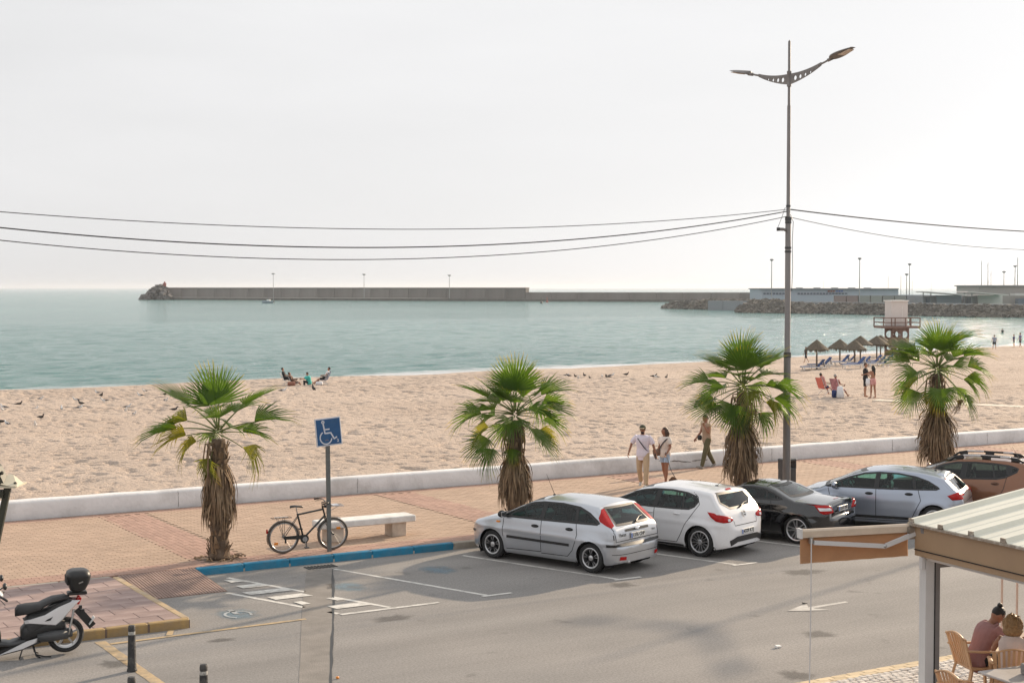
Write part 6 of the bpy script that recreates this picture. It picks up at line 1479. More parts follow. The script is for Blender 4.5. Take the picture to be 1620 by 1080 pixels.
# ------------------------------------------------------------------ terrace furniture
M_chair = mat('tan_plastic', (.62, .38, .21), .42, var=.08, scale=6, trans=.12)
def garden_chair(p, rz, label):
    t = thing('plastic_chair', label, 'chair', p, rz, 'tan plastic armchairs on the terrace')       # faces +x
    sb = MB().box((.02, 0, .42), (.46, .46, .03), bev=.012); sb.build('seat', M_chair, t)
    MB().box((.25, 0, .40), (.03, .46, .07), bev=.01).build('seat_rim', M_chair, t)
    for k in range(7):
        y = -.18 + .06 * k; top = .90 - .05 * ((k - 3) / 3) ** 2
        MB().bar((-.20, y * .92, .44), (-.33, y * 1.08, top), .014, .036, up=(0, 1, 0)).build('slat', M_chair, t)
    pts = [Vector((-.34, y, .90 - .05 * (y / .22) ** 2)) for y in np.linspace(-.24, .24, 9)]
    MB().tube(pts, .022, 8, flat=.6).build('top_rail', M_chair, t, smooth=True)
    for s_ in (-1, 1):
        MB().bar((-.20, .215 * s_, .40), (-.33, .25 * s_, .86), .02, .05, up=(0, 1, 0)).build('side_rail', M_chair, t)
        MB().tube([(-.30, .26 * s_, .69), (-.10, .28 * s_, .675), (.16, .28 * s_, .665), (.24, .27 * s_, .64), (.26, .26 * s_, .56), (.25, .25 * s_, .42)], [.026, .03, .032, .03, .024, .022], 8, flat=.6).build('armrest', M_chair, t, smooth=True)
        MB().bar((.08, .265 * s_, .42), (.10, .275 * s_, .66), .02, .03).build('arm_strut', M_chair, t)
        MB().bar((.24, .235 * s_, .42), (.29, .27 * s_, 0), .045, .03).build('leg', M_chair, t); MB().bar((-.20, .22 * s_, .42), (-.31, .26 * s_, 0), .045, .03).build('leg', M_chair, t)
    return t
CH1 = Vector((*G(1541, 1062, .12).xy, TZ + .01)); CH1 = Vector((CH1.x, CH1.y, TZ + .01))
# ------------------------------------------------------------------ people
def remesh(mb, vox, name, m, parent, smooth_it=3):
    me = mb.mesh('tmp', m, fix=True); o = bpy.data.objects.new('tmp', me); COL.objects.link(o)
    r = o.modifiers.new('r', 'REMESH'); r.mode = 'VOXEL'; r.voxel_size = vox; s_ = o.modifiers.new('s', 'SMOOTH'); s_.iterations = smooth_it; s_.factor = .5
    dg = bpy.context.evaluated_depsgraph_get(); me2 = bpy.data.meshes.new_from_object(o.evaluated_get(dg)); bpy.data.objects.remove(o)
    me2.polygons.foreach_set('use_smooth', [True] * len(me2.polygons)); me2.materials.clear(); me2.materials.append(m); me2.name = name
    return link(name, me2, parent)
def cloth_mat(name, col, var=.1): return mat(name, col, .85, var=var, scale=7, bump=.6, bscale=9)
def person(label, loc, rz, H=1.74, pose=None, skin=M_skin, top=None, bottom=None, shoes=None, hair=M_hair_brown, hair_kind='short', vox=.014, group=None, fem=False, sleeve=.8, bot_len=1.0, top_len=-.10, face=False, legs_hidden=False, loose=.0, size=1.0):
    p = dict(lean=0, pel=None, th=((0, 4), (0, 4)), kn=(3, 3), ar=((5, 12), (5, 12)), el=(15, 15), ein=(0, 0), hp=0, hy=0)
    p.update(pose or {})
    t = thing('person', label, 'person', loc, rz, group); k = H / 1.75
    V = Vector; le = R(p['lean'])
    P = V(p['pel']) if p['pel'] else V((0, 0, .93 * k))
    T = V((math.sin(le), 0, math.cos(le))); Fd = V((math.cos(le), 0, -math.sin(le))); Yd = V((0, 1, 0))
    shw = (.165 if fem else .185) * k; hw = (.168 if fem else .155) * k
    def limb(f, o_, s): return V((math.sin(R(f)) * math.cos(R(o_)), s * math.sin(R(o_)), -math.cos(R(f)) * math.cos(R(o_))))
    J = {}
    for i, s in ((0, 1), (1, -1)):
        hip = P + Yd * s * .09 * k; d1 = limb(p['th'][i][0], p['th'][i][1], s); knee = hip + d1 * .44 * k; d2 = limb(p['th'][i][0] - p['kn'][i], p['th'][i][1] * .5, s); ank = knee + d2 * .42 * k
        sh = P + T * .50 * k + Yd * s * shw; a1 = limb(p['ar'][i][0], p['ar'][i][1], s); elb = sh + a1 * .28 * k; a2 = limb(p['ar'][i][0] + p['el'][i], p['ar'][i][1] - p['ein'][i], s); wr = elb + a2 * .25 * k
        J[i] = (hip, knee, ank, sh, elb, wr, a2, d2)
    if not p['pel']:
        low = min(J[0][2].z, J[1][2].z) - .075 * k
        for i in (0, 1): J[i] = tuple(q - V((0, 0, low)) if n < 6 else q for n, q in enumerate(J[i]))
        P = P - V((0, 0, low))
    def torso(off, t0, t1):
        secs = [(-.10, hw * .80, .085), (-.04, hw, .108), (.06, hw * .98, .105), (.17, .128 if fem else .140, .09), (.28, .145 if fem else .158, .105), (.38, .155 if fem else .172, .115), (.46, shw * .98, .095), (.505, shw * .80, .07), (.545, .065, .055)]
        ts = [q[0] for q in secs]; rows = []
        for tt in [t0] + [q for q in ts if t0 + .01 < q < t1 - .01] + [t1]:
            w_ = np.interp(tt, ts, [q[1] for q in secs]) * (k if True else 1) + off; d_ = np.interp(tt, ts, [q[2] for q in secs]) * k + off
            c = P + T * tt * k; rows.append([c + Yd * w_ * math.cos(a) + Fd * d_ * math.sin(a) for a in [2 * PI * j / 16 for j in range(16)]])
        return rows
    b = MB(); b.rings(torso(0, -.10, .545))
    nk = P + T * .54 * k; hy = R(p['hy']); hp = le + R(p['hp'])
    Hm = Matrix.Rotation(hy, 3, 'Z') @ Matrix.Rotation(hp, 3, 'Y'); hc = nk + (T * .3 + Hm @ V((0, 0, .7))).normalized() * .155 * k + Hm @ V((.012, 0, 0))
    b.tube([nk - T * .06, nk + (hc - nk) * .55], [.062 * k, .053 * k], 10)
    b.ball(hc, (.095 * k, .074 * k, .108 * k), 16, 12, Hm); b.ball(hc + Hm @ V((.03, 0, -.055)) * k, (.065 * k, .055 * k, .062 * k), 12, 8, Hm)
    if face or vox < .012:
        b.tube([hc + Hm @ V((.088, 0, .012)) * k, hc + Hm @ V((.112, 0, -.022)) * k], [.010 * k, .017 * k], 6)
    for s in (-1, 1): b.ball(hc + Hm @ V((-.005, .076 * s, -.008)) * k, (.020 * k, .010 * k, .032 * k), 8, 6, Hm)
    for i, s in ((0, 1), (1, -1)):
        hip, knee, ank, sh, elb, wr, a2, d2 = J[i]
        if not legs_hidden or True:
            b.tube([hip + V((0, 0, .05)), hip.lerp(knee, .3), hip.lerp(knee, .85), knee, knee.lerp(ank, .28) - Fd * .012, knee.lerp(ank, .7), ank], [.085 * k, .085 * k, .058 * k, .054 * k, .056 * k, .040 * k, .036 * k], 10)
            fx = V((math.cos(math.atan2(-d2.x, -d2.z) * 1.0), 0, 0)); fdv = V((-d2.z, 0, d2.x)).normalized(); dn = (d2 - fdv * d2.dot(fdv)).normalized()
            heel = ank + dn * .045 * k - fdv * .03 * k; toe = ank + dn * .062 * k + fdv * .17 * k
            b.tube([heel, ank + dn * .035 * k + fdv * .05 * k, toe - fdv * .03, toe], [.034 * k, .036 * k, .028 * k, .018 * k], 8)
        b.tube([sh - Yd * s * .02, sh.lerp(elb, .4), elb, elb.lerp(wr, .3), wr], [.050 * k, .045 * k, .036 * k, .036 * k, .025 * k], 10)
        # palm
        side = a2.cross(Yd * s); side = side.normalized() if side.length > .2 else V((1, 0, 0)); nrm = a2.cross(side).normalized(); pc = wr + a2 * .05 * k
        b.box(pc, (.085 * k, .075 * k, .03 * k), Matrix((a2, side, nrm)).transposed(), bev=.01)
    body = remesh(b, vox, 'body', skin, t)
    # fingers: unequal, curled, joined to the body mesh
    f = MB(); bmv = bmesh.new(); bmv.from_mesh(body.data)
    for i, s in ((0, 1), (1, -1)):
        hip, knee, ank, sh, elb, wr, a2, d2 = J[i]; side = a2.cross(Yd * s); side = side.normalized() if side.length > .2 else V((1, 0, 0)); nrm = a2.cross(side).normalized() * (-s if abs(a2.z) > .5 else 1)
        base = wr + a2 * .085 * k
        for j, L in enumerate((.068, .078, .072, .056)):
            o_ = base + side * (.028 - .019 * j) * k; c1 = o_ + (a2 * .9 + nrm * .25).normalized() * L * .5 * k; c2 = c1 + (a2 * .6 + nrm * .6).normalized() * L * .5 * k
            f.tube([o_ - a2 * .01, c1, c2], [.010 * k, .009 * k, .007 * k], 6)
        o_ = wr + a2 * .03 * k + side * .03 * k; c1 = o_ + (a2 * .6 + side * .7).normalized() * .035 * k; f.tube([o_, c1, c1 + (a2 * .9 + side * .1).normalized() * .03 * k], [.013 * k, .011 * k, .008 * k], 6)
    vs = [bmv.verts.new(v) for v in f.v]
    for q in f.f: bmv.faces.new([vs[i] for i in q]).smooth = True
    bmv.to_mesh(body.data); bmv.free()
    vc = vox * 1.05
    if top is not None:
        c = MB(); c.rings(torso(.018 + loose, top_len, .535))
        for i in (0, 1):
            hip, knee, ank, sh, elb, wr, a2, d2 = J[i]; s = 1 - 2 * i
            if sleeve > 0:
                e = sh.lerp(elb, min(1, sleeve)); c.tube([sh - Yd * s * .03, sh.lerp(e, .5), e] + ([elb.lerp(wr, sleeve - 1)] if sleeve > 1.01 else []), [.066 * k, .064 * k + loose * .5, .060 * k + loose] + ([.045 * k] if sleeve > 1.01 else []), 12)
        remesh(c, vc, 'shirt' if not fem else 'top', top, t, 2)
    if bottom is not None:
        c = MB(); c.rings(torso(.014, -.12, .13))
        for i in (0, 1):
            hip, knee, ank, *_ = J[i]
            c.tube([hip + V((0, 0, .05)), hip.lerp(knee, min(1, bot_len * 2) * .5), hip.lerp(knee, min(1, bot_len * 2))] + ([knee.lerp(ank, .5 * (bot_len * 2 - 1)), knee.lerp(ank, min(.97, bot_len * 2 - 1))] if bot_len > .5 else []), [.098 * k, .095 * k, .080 * k + (.014 if bot_len <= .5 else 0)] + ([.070 * k, .062 * k] if bot_len > .5 else []), 12)
        remesh(c, vc, 'trousers' if bot_len > .6 else 'shorts', bottom, t, 2)
    if shoes is not None:
        for i in (0, 1):
            hip, knee, ank, sh, elb, wr, a2, d2 = J[i]; fdv = V((-d2.z, 0, d2.x)).normalized(); dn = (d2 - fdv * d2.dot(fdv)).normalized(); c = MB()
            c.tube([ank + dn * .040 * k - fdv * .055 * k, ank + dn * .03 * k + fdv * .02, ank + dn * .042 * k + fdv * .10 * k, ank + dn * .052 * k + fdv * .19 * k, ank + dn * .055 * k + fdv * .205 * k], [.036, .046, .042, .030, .012], 10); c.build('shoe', shoes, t, smooth=True)
    # hair
    h = MB()
    if hair_kind != 'none':
        h.ball(hc + Hm @ V((-.014, 0, .022)) * k, (.097 * k, .079 * k, .098 * k), 16, 10, Hm)
        if hair_kind in ('long', 'bob'):
            ln = .40 if hair_kind == 'long' else .15
            h.tube([hc + Hm @ V((-.045, 0, .03)) * k, hc + Hm @ V((-.07, 0, -.07)) * k, hc + V((0, 0, -ln * .7)) - Fd * .085, hc + V((0, 0, -ln)) - Fd * .10], [.085 * k, .085 * k, .075 * k if hair_kind == 'bob' else .06 * k, .03 * k], 12)
            for s in (-1, 1): h.tube([hc + Hm @ V((.01, .066 * s, .04)) * k, hc + Hm @ V((-.01, .082 * s, -.06)) * k, hc + Hm @ V((-.03, .082 * s, -ln * .55)) * k], [.03, .035, .02], 8)
        if hair_kind == 'bun': h.ball(hc + Hm @ V((-.075, 0, .105)) * k, .038 * k, 10, 8)
        if hair_kind == 'cap': pass
        # keep the face clear: pull front-lower vertices back
        hm = h.v; inv = Hm.inverted(); out = []
        for q in hm:
            l = inv @ (V(q) - hc)
            if l.x > .03 * k and l.z < .052 * k and abs(l.y) < .08: l.x = .03 * k * (.3 + .7 * random.random())
            out.append(tuple(Hm @ l + hc))
        h.v = out; h.build('hair', hair, t, smooth=True)
    if face:
        for s in (-1, 1): MB().ball(hc + Hm @ V((.088, .030 * s, .016)) * k, (.008, .014, .008), 8, 6, Hm).build('eye', M_black, t)
        MB().box(hc + Hm @ V((.088, 0, -.055)) * k, (.01, .045, .008), Hm).build('mouth', mat('lips', (.25, .08, .07), .5), t)
    return t, dict(J=J, hc=hc, Hm=Hm, P=P, T=T, Fd=Fd, k=k, torso=torso)

M_lilac = cloth_mat('pale_lilac_cotton', (.72, .67, .77)); M_beige = cloth_mat('beige_cotton', (.52, .39, .26)); M_cream_c = cloth_mat('cream_cotton', (.68, .62, .57)); M_denim = cloth_mat('pale_denim', (.38, .50, .66))
M_olive_c = cloth_mat('olive_cotton', (.10, .09, .045)); M_navy = cloth_mat('navy_strap', (.015, .018, .03)); M_bag = cloth_mat('brown_bag', (.17, .11, .08)); M_cap = cloth_mat('olive_cap', (.06, .065, .04)); M_blackc = cloth_mat('black_cloth', (.015, .015, .017)); M_tanskin = mat('tanned_skin', (.30, .14, .085), .55, var=.06)
M_shoe = cloth_mat('pale_shoes', (.5, .48, .45)); M_mauve = cloth_mat('mauve_cotton', (.30, .155, .15)); M_white_c = cloth_mat('white_cotton', (.68, .68, .7)); M_teal = cloth_mat('teal_cloth', (.06, .42, .38)); M_pink = cloth_mat('pink_cloth', (.55, .28, .27)); M_coral = cloth_mat('coral_cloth', (.6, .16, .12)); M_bluec = cloth_mat('dark_blue_cloth', (.02, .035, .12))
def strap(info, name, t, m, a=1, w=.022, r_=.0):
    """cross-body strap round the torso from shoulder to opposite hip"""
    P, T, Fd, k = info['P'], info['T'], info['Fd'], info['k']; pts = []
    for j in range(21):
        q = 2 * PI * j / 20; y = math.cos(q); tt = .30 + .22 * y * a
        c = P + T * tt * k; w_ = np.interp(tt, [-.04, .17, .38, .46, .505, .56], [.175, .16, .19, .19, .13, .08]) + .01; pts.append(c + Vector((0, 1, 0)) * y * w_ * .95 + Fd * math.sin(q) * (.145 if tt < .45 else .11))
    MB().tube(pts, w, 6, flat=.35).build(name, m, t, smooth=True)

mp_ = G(1017, 770, PROM_Z)
t1, inf = person('man in a pale lilac T-shirt, beige trousers and olive cap walking on the promenade', mp_, R(248), 1.80, dict(lean=2, th=((14, 5), (-12, 5)), kn=(4, 18), ar=((-10, 22), (-6, 32)), el=(14, 30), ein=(4, 22), hp=4, hy=8), skin=M_tanskin, top=M_lilac, bottom=M_beige, shoes=M_shoe, hair=M_hair_black, vox=.011, face=True, sleeve=.85, loose=.014, top_len=-.16)
strap(inf, 'shoulder_strap', t1, M_navy, -1)
hc, Hm = inf['hc'], inf['Hm']; cp = MB().ball(hc + Hm @ Vector((0, 0, .04)), (.112, .094, .085), 16, 8, Hm); cp.build('cap', M_cap, t1, smooth=True); MB().box(hc + Hm @ Vector((.13, 0, .045)), (.09, .13, .012), Hm, bev=.005).build('cap_peak', M_beige, t1)
MB().ball(hc + Hm @ Vector((.045, 0, -.085)), (.06, .052, .05), 12, 8, Hm).build('beard', M_hair_black, t1, smooth=True)
w_ = inf['J'][1][5]; ph = MB().box((0, 0, 0), (.09, .03, .17), rot=(.2, .1, .3), bev=.01).build('phone_case', M_black, loc=Vector((0, 0, 0))); ph.matrix_world = t1.matrix_world
tag(ph, 'small black pouch held at the hip by the man in the lilac T-shirt', 'pouch'); ph.location = Vector(t1.location) + Matrix.Rotation(t1.rotation_euler.z, 3, 'Z') @ (inf['J'][0][5] + Vector((.03, 0, -.06)))
wp_ = G(1052, 767, PROM_Z)
t2, inf = person('woman with long brown hair, cream top and pale denim shorts holding a leash', wp_, R(222), 1.68, dict(lean=0, th=((10, 4), (-9, 4)), kn=(4, 10), ar=((6, 14), (0, 12)), el=(40, 20), ein=(10, 0), hp=2, hy=-28), skin=M_tanskin, top=M_cream_c, bottom=M_denim, shoes=M_shoe, hair=M_hair_brown, hair_kind='long', vox=.011, fem=True, face=True, sleeve=.7, bot_len=.28, loose=.012, top_len=-.08)
strap(inf, 'shoulder_strap', t2, M_navy, 1)
Rz2 = Matrix.Rotation(t2.rotation_euler.z, 3, 'Z'); bg = MB().box((0, 0, 0), (.10, .25, .20), bev=.05).build('shoulder_bag', M_bag, smooth=60); bg.location = Vector(t2.location) + Rz2 @ Vector((.14, -.20, .93)); bg.rotation_euler = (R(12), 0, t2.rotation_euler.z + .2)
tag(bg, 'brown shoulder bag hanging at the hip of the woman in denim shorts', 'bag')
tp = G(1118, 740, PROM_Z)
t3, inf = person('person in olive trousers and tan top walking by the wall behind palm fronds', tp, R(205), 1.74, dict(lean=3, th=((20, 4), (-18, 4)), kn=(4, 14), ar=((12, 6), (14, 6)), el=(138, 30), ein=(10, 10), hp=8), skin=M_tanskin, top=cloth_mat('tan_top', (.34, .24, .17)), bottom=M_olive_c, shoes=cloth_mat('grey_shoes', (.25, .24, .23)), hair=M_hair_brown, vox=.013, sleeve=.3, loose=.005)
pk = MB().box((0, 0, 0), (.14, .08, .16), bev=.03).build('hip_bag', M_black, smooth=60); pk.location = Vector(t3.location) + Matrix.Rotation(R(205), 3, 'Z') @ Vector((.16, -.16, .95)); tag(pk, 'small black bag at the hip of the person in olive trousers', 'bag')
# dog
M_dog = mat('brown_fur', (.13, .06, .03), .8, var=.35, scale=14, bump=.8, bscale=60)
dp = G(1084, 784, PROM_Z); dg_ = thing('dog', 'brown long-backed dog on a leash beside the woman', 'dog', dp, R(205)); b = MB()
b.tube([(-.30, 0, .33), (-.2, 0, .34), (0, 0, .335), (.18, 0, .34), (.28, 0, .36)], [.07, .10, .095, .115, .085], 12); b.tube([(.25, 0, .38), (.34, 0, .46)], [.075, .06], 10); b.ball((.38, 0, .49), (.085, .065, .06), 12, 8); b.tube([(.40, 0, .48), (.51, 0, .455)], [.045, .028], 8)
for s_ in (-1, 1):
    b.tube([(.22, .06 * s_, .32), (.20, .07 * s_, .18), (.215, .07 * s_, .10), (.21, .07 * s_, .03), (.25, .07 * s_, .02)], [.055, .034, .026, .022, .024], 8)
    b.tube([(-.24, .06 * s_, .32), (-.20, .07 * s_, .20), (-.30, .07 * s_, .12), (-.28, .07 * s_, .03), (-.24, .07 * s_, .02)], [.07, .045, .026, .02, .024], 8)
b.tube([(-.32, 0, .36), (-.42, 0, .34), (-.50, 0, .40)], [.03, .02, .012], 8); remesh(b, .012, 'body', M_dog, dg_)
for s_ in (-1, 1): MB().ball((.35, .065 * s_, .47), (.03, .015, .055), 8, 6).build('ear', M_dog, dg_, smooth=True)
MB().tube([(.30 + .075 * math.cos(t) * .5, .075 * math.sin(t), .42 + .03 * math.cos(t)) for t in [2 * PI * i / 12 for i in range(12)]], .012, 5, closed=True).build('collar', M_navy, dg_)
hand = Vector(t2.location) + Rz2 @ Vector((.22, .22, .98)); neck = Vector(dp) + Matrix.Rotation(R(205), 3, 'Z') @ Vector((.28, 0, .45))
ls = MB().tube([hand, hand.lerp(neck, .5) - Vector((0, 0, .12)), neck], .010, 5).build('leash', M_navy, smooth=True); tag(ls, 'dark leash running from the woman to the brown dog', 'leash')

# beach people, far
b5 = GB(1369, 627)
t, inf = person('man in black T-shirt and black shorts standing on the sand', b5, R(-20), 1.80, dict(th=((0, 6), (0, 6)), ar=((10, 10), (35, 10)), el=(30, 50), ein=(0, 20)), top=M_blackc, bottom=M_blackc, hair=M_hair_brown, vox=.018, sleeve=.9, bot_len=.46, loose=.01)
b6 = GB(1381, 629.5)
person('long-haired woman in a pink wrap embracing the man in black', b6, R(125), 1.70, dict(th=((4, 3), (-2, 3)), ar=((60, 8), (55, 8)), el=(15, 20), hy=10), skin=M_tanskin, top=None, bottom=M_pink, hair=M_hair_black, hair_kind='long', vox=.018, fem=True, bot_len=.26)
tw = MB().rings([[Vector((.12 * math.cos(a) * w, .09 * math.sin(a) * w, z)) for a in [2 * PI * i / 10 for i in range(10)]] for z, w in ((1.02, .8), (.8, 1.0), (.62, .7))]).build('towel', M_white_c, loc=b6 + Vector((-.28, -.05, 0)), smooth=True); tag(tw, 'pale towel hanging between the couple standing on the sand', 'towel')
def folding_chair(p, rz, label, m, back=.62):
    t = thing('beach_chair', label, 'chair', p, rz, 'folding chairs on the beach')
    MB().add([(-.22, -.25, .32), (.25, -.25, .36), (.25, .25, .36), (-.22, .25, .32), (-.22, -.25, .30), (.25, -.25, .34), (.25, .25, .34), (-.22, .25, .30)], [(0, 1, 2, 3), (7, 6, 5, 4), (0, 4, 5, 1), (1, 5, 6, 2), (2, 6, 7, 3), (3, 7, 4, 0)]).build('seat', m, t)
    MB().box((-.36, 0, .32 + back / 2), (.03, .50, back), rot=(0, R(-22), 0), bev=.01).build('backrest', m, t)
    for s_ in (-.26, .26):
        MB().tube([(-.48, s_, .32 + back * .95), (-.22, s_, .32), (.28, s_, 0)], .014, 6).build('frame', M_alu, t); MB().tube([(.25, s_, .36), (-.25, s_, 0)], .014, 6).build('leg', M_alu, t); MB().tube([(-.34, s_, .54), (.18, s_, .56)], .018, 6).build('armrest', M_black, t)
    return t
SIT = dict(lean=-18, pel=(-.12, 0, .44), th=((82, 8), (78, 8)), kn=(62, 40), ar=((25, 10), (25, 10)), el=(60, 60), hp=10)
c7 = GB(1305, 624); folding_chair(c7, R(32), 'coral red folding chair with a pink towel, seat of the dark-haired sitter', M_coral)
tw = MB().box((0, 0, .72), (.06, .3, .6), rot=(0, R(-20), 0), bev=.02).build('towel', M_pink, loc=c7 + Vector((-.16, -.36, 0)), rot=(0, 0, R(32))); tag(tw, 'pink towel over the back of the coral chair', 'towel')
person('dark-haired person sitting in the coral chair on the sand', c7, R(32), 1.65, SIT, skin=M_tanskin, top=M_tanskin, bottom=M_bluec, hair=M_hair_black, vox=.02, bot_len=.3, sleeve=0)
c8 = GB(1327, 627); folding_chair(c8, R(40), 'striped folding chair with a white bag behind it, seat of the grey-haired sitter', cloth_mat('striped_canvas', (.40, .18, .2), .5), .66)
person('grey-haired person sitting in the striped chair on the sand', c8, R(40), 1.68, SIT, skin=M_tanskin, top=M_pink, bottom=M_blackc, hair=mat('grey_hair', (.25, .24, .23), .6), vox=.02, bot_len=.3, sleeve=.3)
bg = MB().box((0, 0, .30), (.35, .52, .60), taper=.7, bev=.05).build('beach_bag', M_white_c, loc=GB(1329, 629.5), smooth=60); tag(bg, 'white beach bag standing behind the striped chair', 'bag')
bg = MB().box((0, 0, .2), (.25, .3, .4), bev=.05).build('beach_bag', M_bluec, loc=GB(1320, 629), smooth=60); tag(bg, 'dark blue beach bag on the sand beside the white one', 'bag')
# group at the water's edge
e1 = GB(454, 608.5); folding_chair(e1, R(5), 'low chair at the water edge, leftmost of the seated group', M_white_c, .5); person('dark-clad person in a low chair facing the group at the water edge', e1, R(5), 1.7, SIT, top=M_blackc, bottom=M_blackc, hair=M_hair_black, vox=.025, sleeve=1)
e2 = GB(467, 608.5); folding_chair(e2, R(8), 'low reclined chair beside the reddish bag at the water edge', M_bag, .4); person('person in brown reclining at the water edge', e2, R(8), 1.65, dict(SIT, lean=-30, pel=(-.1, 0, .36)), skin=M_tanskin, top=M_bag, bottom=M_bag, hair=M_hair_brown, vox=.025, sleeve=.5, bot_len=.4)
bg = MB().box((0, 0, .14), (.5, .35, .28), bev=.04).build('beach_bag', cloth_mat('rust_bag', (.28, .12, .08)), loc=GB(461, 609.5), smooth=60); tag(bg, 'rust-coloured bag on the sand by the low chairs', 'bag')
e3 = GB(489.5, 608.5); person('person wrapped in teal sitting on the sand at the water edge', e3, R(190), 1.68, dict(lean=12, pel=(0, 0, .12), th=((110, 12), (110, 12)), kn=(120, 120), ar=((50, 10), (50, 10)), el=(40, 40)), top=M_teal, bottom=M_blackc, hair=M_hair_black, vox=.025, loose=.06, sleeve=1)
e4 = GB(512, 608.5); folding_chair(e4, R(178), 'upright folding chair at the water edge, rightmost of the seated group', M_bluec, .6); person('man in a white shirt and dark shorts leaning back in a folding chair', e4, R(178), 1.78, dict(SIT, kn=(30, 30), lean=-24), skin=M_tanskin, top=M_white_c, bottom=M_blackc, hair=M_hair_black, vox=.025, bot_len=.4, sleeve=.6)
bg = MB().box((0, 0, .12), (.45, .3, .24), bev=.04).build('beach_bag', M_white_c, loc=GB(505, 609.5), smooth=60); tag(bg, 'pale bag on the sand under the upright folding chair', 'bag')
e = GB(1275, 574); person('child in dark clothes walking at the water edge beside the lamp pole', e, R(200), 1.45, dict(th=((22, 4), (-20, 4)), kn=(5, 20)), top=M_blackc, bottom=M_blackc, hair=M_hair_black, vox=.025, bot_len=.45)
for px, py, hh, top_, lab, ang in ((1573, 552.3, 1.62, cloth_mat('grey_blue_cloth', (.25, .28, .36)), 'person in grey-blue standing at the far water edge, alone', 80), (1604, 548.6, 1.5, M_bluec, 'shorter of the two dark figures walking at the far water edge', 190), (1614, 548.6, 1.78, cloth_mat('violet_cloth', (.2, .17, .3)), 'taller of the two dark figures walking at the far water edge', 190)):
    e = GB(px, py); person(lab, e, R(ang), hh, dict(th=((12, 4), (-10, 4)), kn=(4, 10)), top=top_, bottom=M_blackc, hair=M_hair_black, vox=.03, bot_len=.4)
e = G(1586, 526, SEA_Z); e.z = SEA_Z - 1.0; person('dark-haired bather standing chest-deep in the sea', e, R(90), 1.75, {}, top=M_blackc, hair=M_hair_black, vox=.03)

# cafe guests
c1 = Vector((*G(1545, 1100, .12).xy, TZ + .012)); garden_chair(c1, R(12), 'tan plastic armchair in which the man in mauve sits')
t, inf = person('man with a black hair bun and mauve shirt bent over a cafe table', c1, R(10), 1.78, dict(lean=24, pel=(-.02, 0, .50), th=((84, 8), (84, 8)), kn=(88, 88), ar=((42, 14), (42, 14)), el=(58, 55), ein=(24, 24), hp=22), skin=M_tanskin, top=M_mauve, bottom=M_blackc, shoes=M_blackc, hair=M_hair_black, hair_kind='bun', vox=.010, face=True, sleeve=1.0, loose=.022, top_len=-.16)
hc, Hm = inf['hc'], inf['Hm']
for s_ in (-1, 1): MB().tube([hc + Hm @ (Vector((.098, .034 * s_ + .024 * math.cos(a), .014 + .018 * math.sin(a)))) for a in [2 * PI * i / 12 for i in range(12)]], .0025, 4, closed=True).tube([hc + Hm @ Vector((.098, .058 * s_, .018)), hc + Hm @ Vector((.0, .080 * s_, .018))], .0025, 4).build('glasses', M_black, t)
cl_ = MB().tube([inf['P'] + inf['T'] * .50 + Vector((.10 * math.cos(a), .12 * math.sin(a), .02 + .02 * math.cos(a))) for a in [2 * PI * i / 16 for i in range(16)]], .028, 8, closed=True); cl_.build('collar', M_mauve, t, smooth=True)
c2 = Vector((*G(1600, 1124, .12).xy, TZ + .012)); garden_chair(c2, R(76), 'tan plastic armchair in which the blonde woman sits with her back to us')
t, inf = person('woman with a blonde bob in a pale sleeveless top seen from behind', c2, R(76), 1.66, dict(lean=6, pel=(-.05, 0, .50), th=((84, 8), (84, 8)), kn=(88, 88), ar=((38, 16), (38, 16)), el=(50, 60), ein=(20, 20), hp=10, hy=-8), skin=M_tanskin, top=cloth_mat('pale_pink_beige', (.60, .50, .46)), bottom=M_blackc, shoes=M_blackc, hair=M_hair_blond, hair_kind='bob', vox=.010, fem=True, sleeve=0, loose=.014)
h2 = MB()
for i_ in range(110):
    a_ = random.uniform(0, 2 * PI); e_ = random.uniform(-.75, 1.5); c_ = inf['hc'] + Vector((-.03, 0, -.015)) + Vector((.105 * math.cos(a_) * math.cos(e_), .112 * math.sin(a_) * math.cos(e_), .125 * math.sin(e_)))
    if c_.x - inf['hc'].x > .06 and e_ < .7: continue
    h2.ball(c_, (random.uniform(.02, .035), random.uniform(.02, .035), random.uniform(.03, .055)), 7, 5)
h2.ball(inf['hc'] + Vector((-.03, 0, .0)), (.125, .122, .13), 18, 12).ball(inf['hc'] + Vector((-.045, .0, -.07)), (.11, .135, .09), 16, 10); h2.v = [(x + random.uniform(-.006, .006), y + random.uniform(-.006, .006), z + random.uniform(-.006, .006)) for x, y, z in h2.v]; h2.build('hair_curls', M_hair_blond, t, smooth=True)
def cafe_table(p, label, m, r_=.36, cloth=False):
    t = thing('cafe_table', label, 'table', p, PHI, 'cafe tables under the canopy')
    MB().box((0, 0, .725), (r_ * 2, r_ * 2, .03), bev=.01).build('table_top', m, t); MB().tube([(0, 0, .05), (0, 0, .71)], .035, 10).build('column', M_alud, t)
    for a in range(4): MB().bar((0, 0, .06), (.3 * math.cos(a * PI / 2 + .78), .3 * math.sin(a * PI / 2 + .78), .02), .05, .03).build('foot', M_alud, t)
    return t
cafe_table(c1 + Vector((.86, .22, 0)), 'cafe table between the man in mauve and the blonde woman', mat('tan_table_top', (.5, .36, .25), .4))
ct = Vector((*G(1612, 1068, .86).xy, TZ + .012)); cafe_table(ct, 'grey-topped cafe table nearest the camera with a napkin box', mat('grey_table_top', (.42, .40, .39), .45))
nb = MB().box((0, 0, .07), (.13, .13, .14), bev=.01).build('napkin_box', M_alud, loc=AT(1625, 1067, ct.y) * 1.0); nb.location = Vector((nb.location.x, ct.y, TZ + .752)); tag(nb, 'grey napkin box on the grey-topped cafe table', 'napkin box')
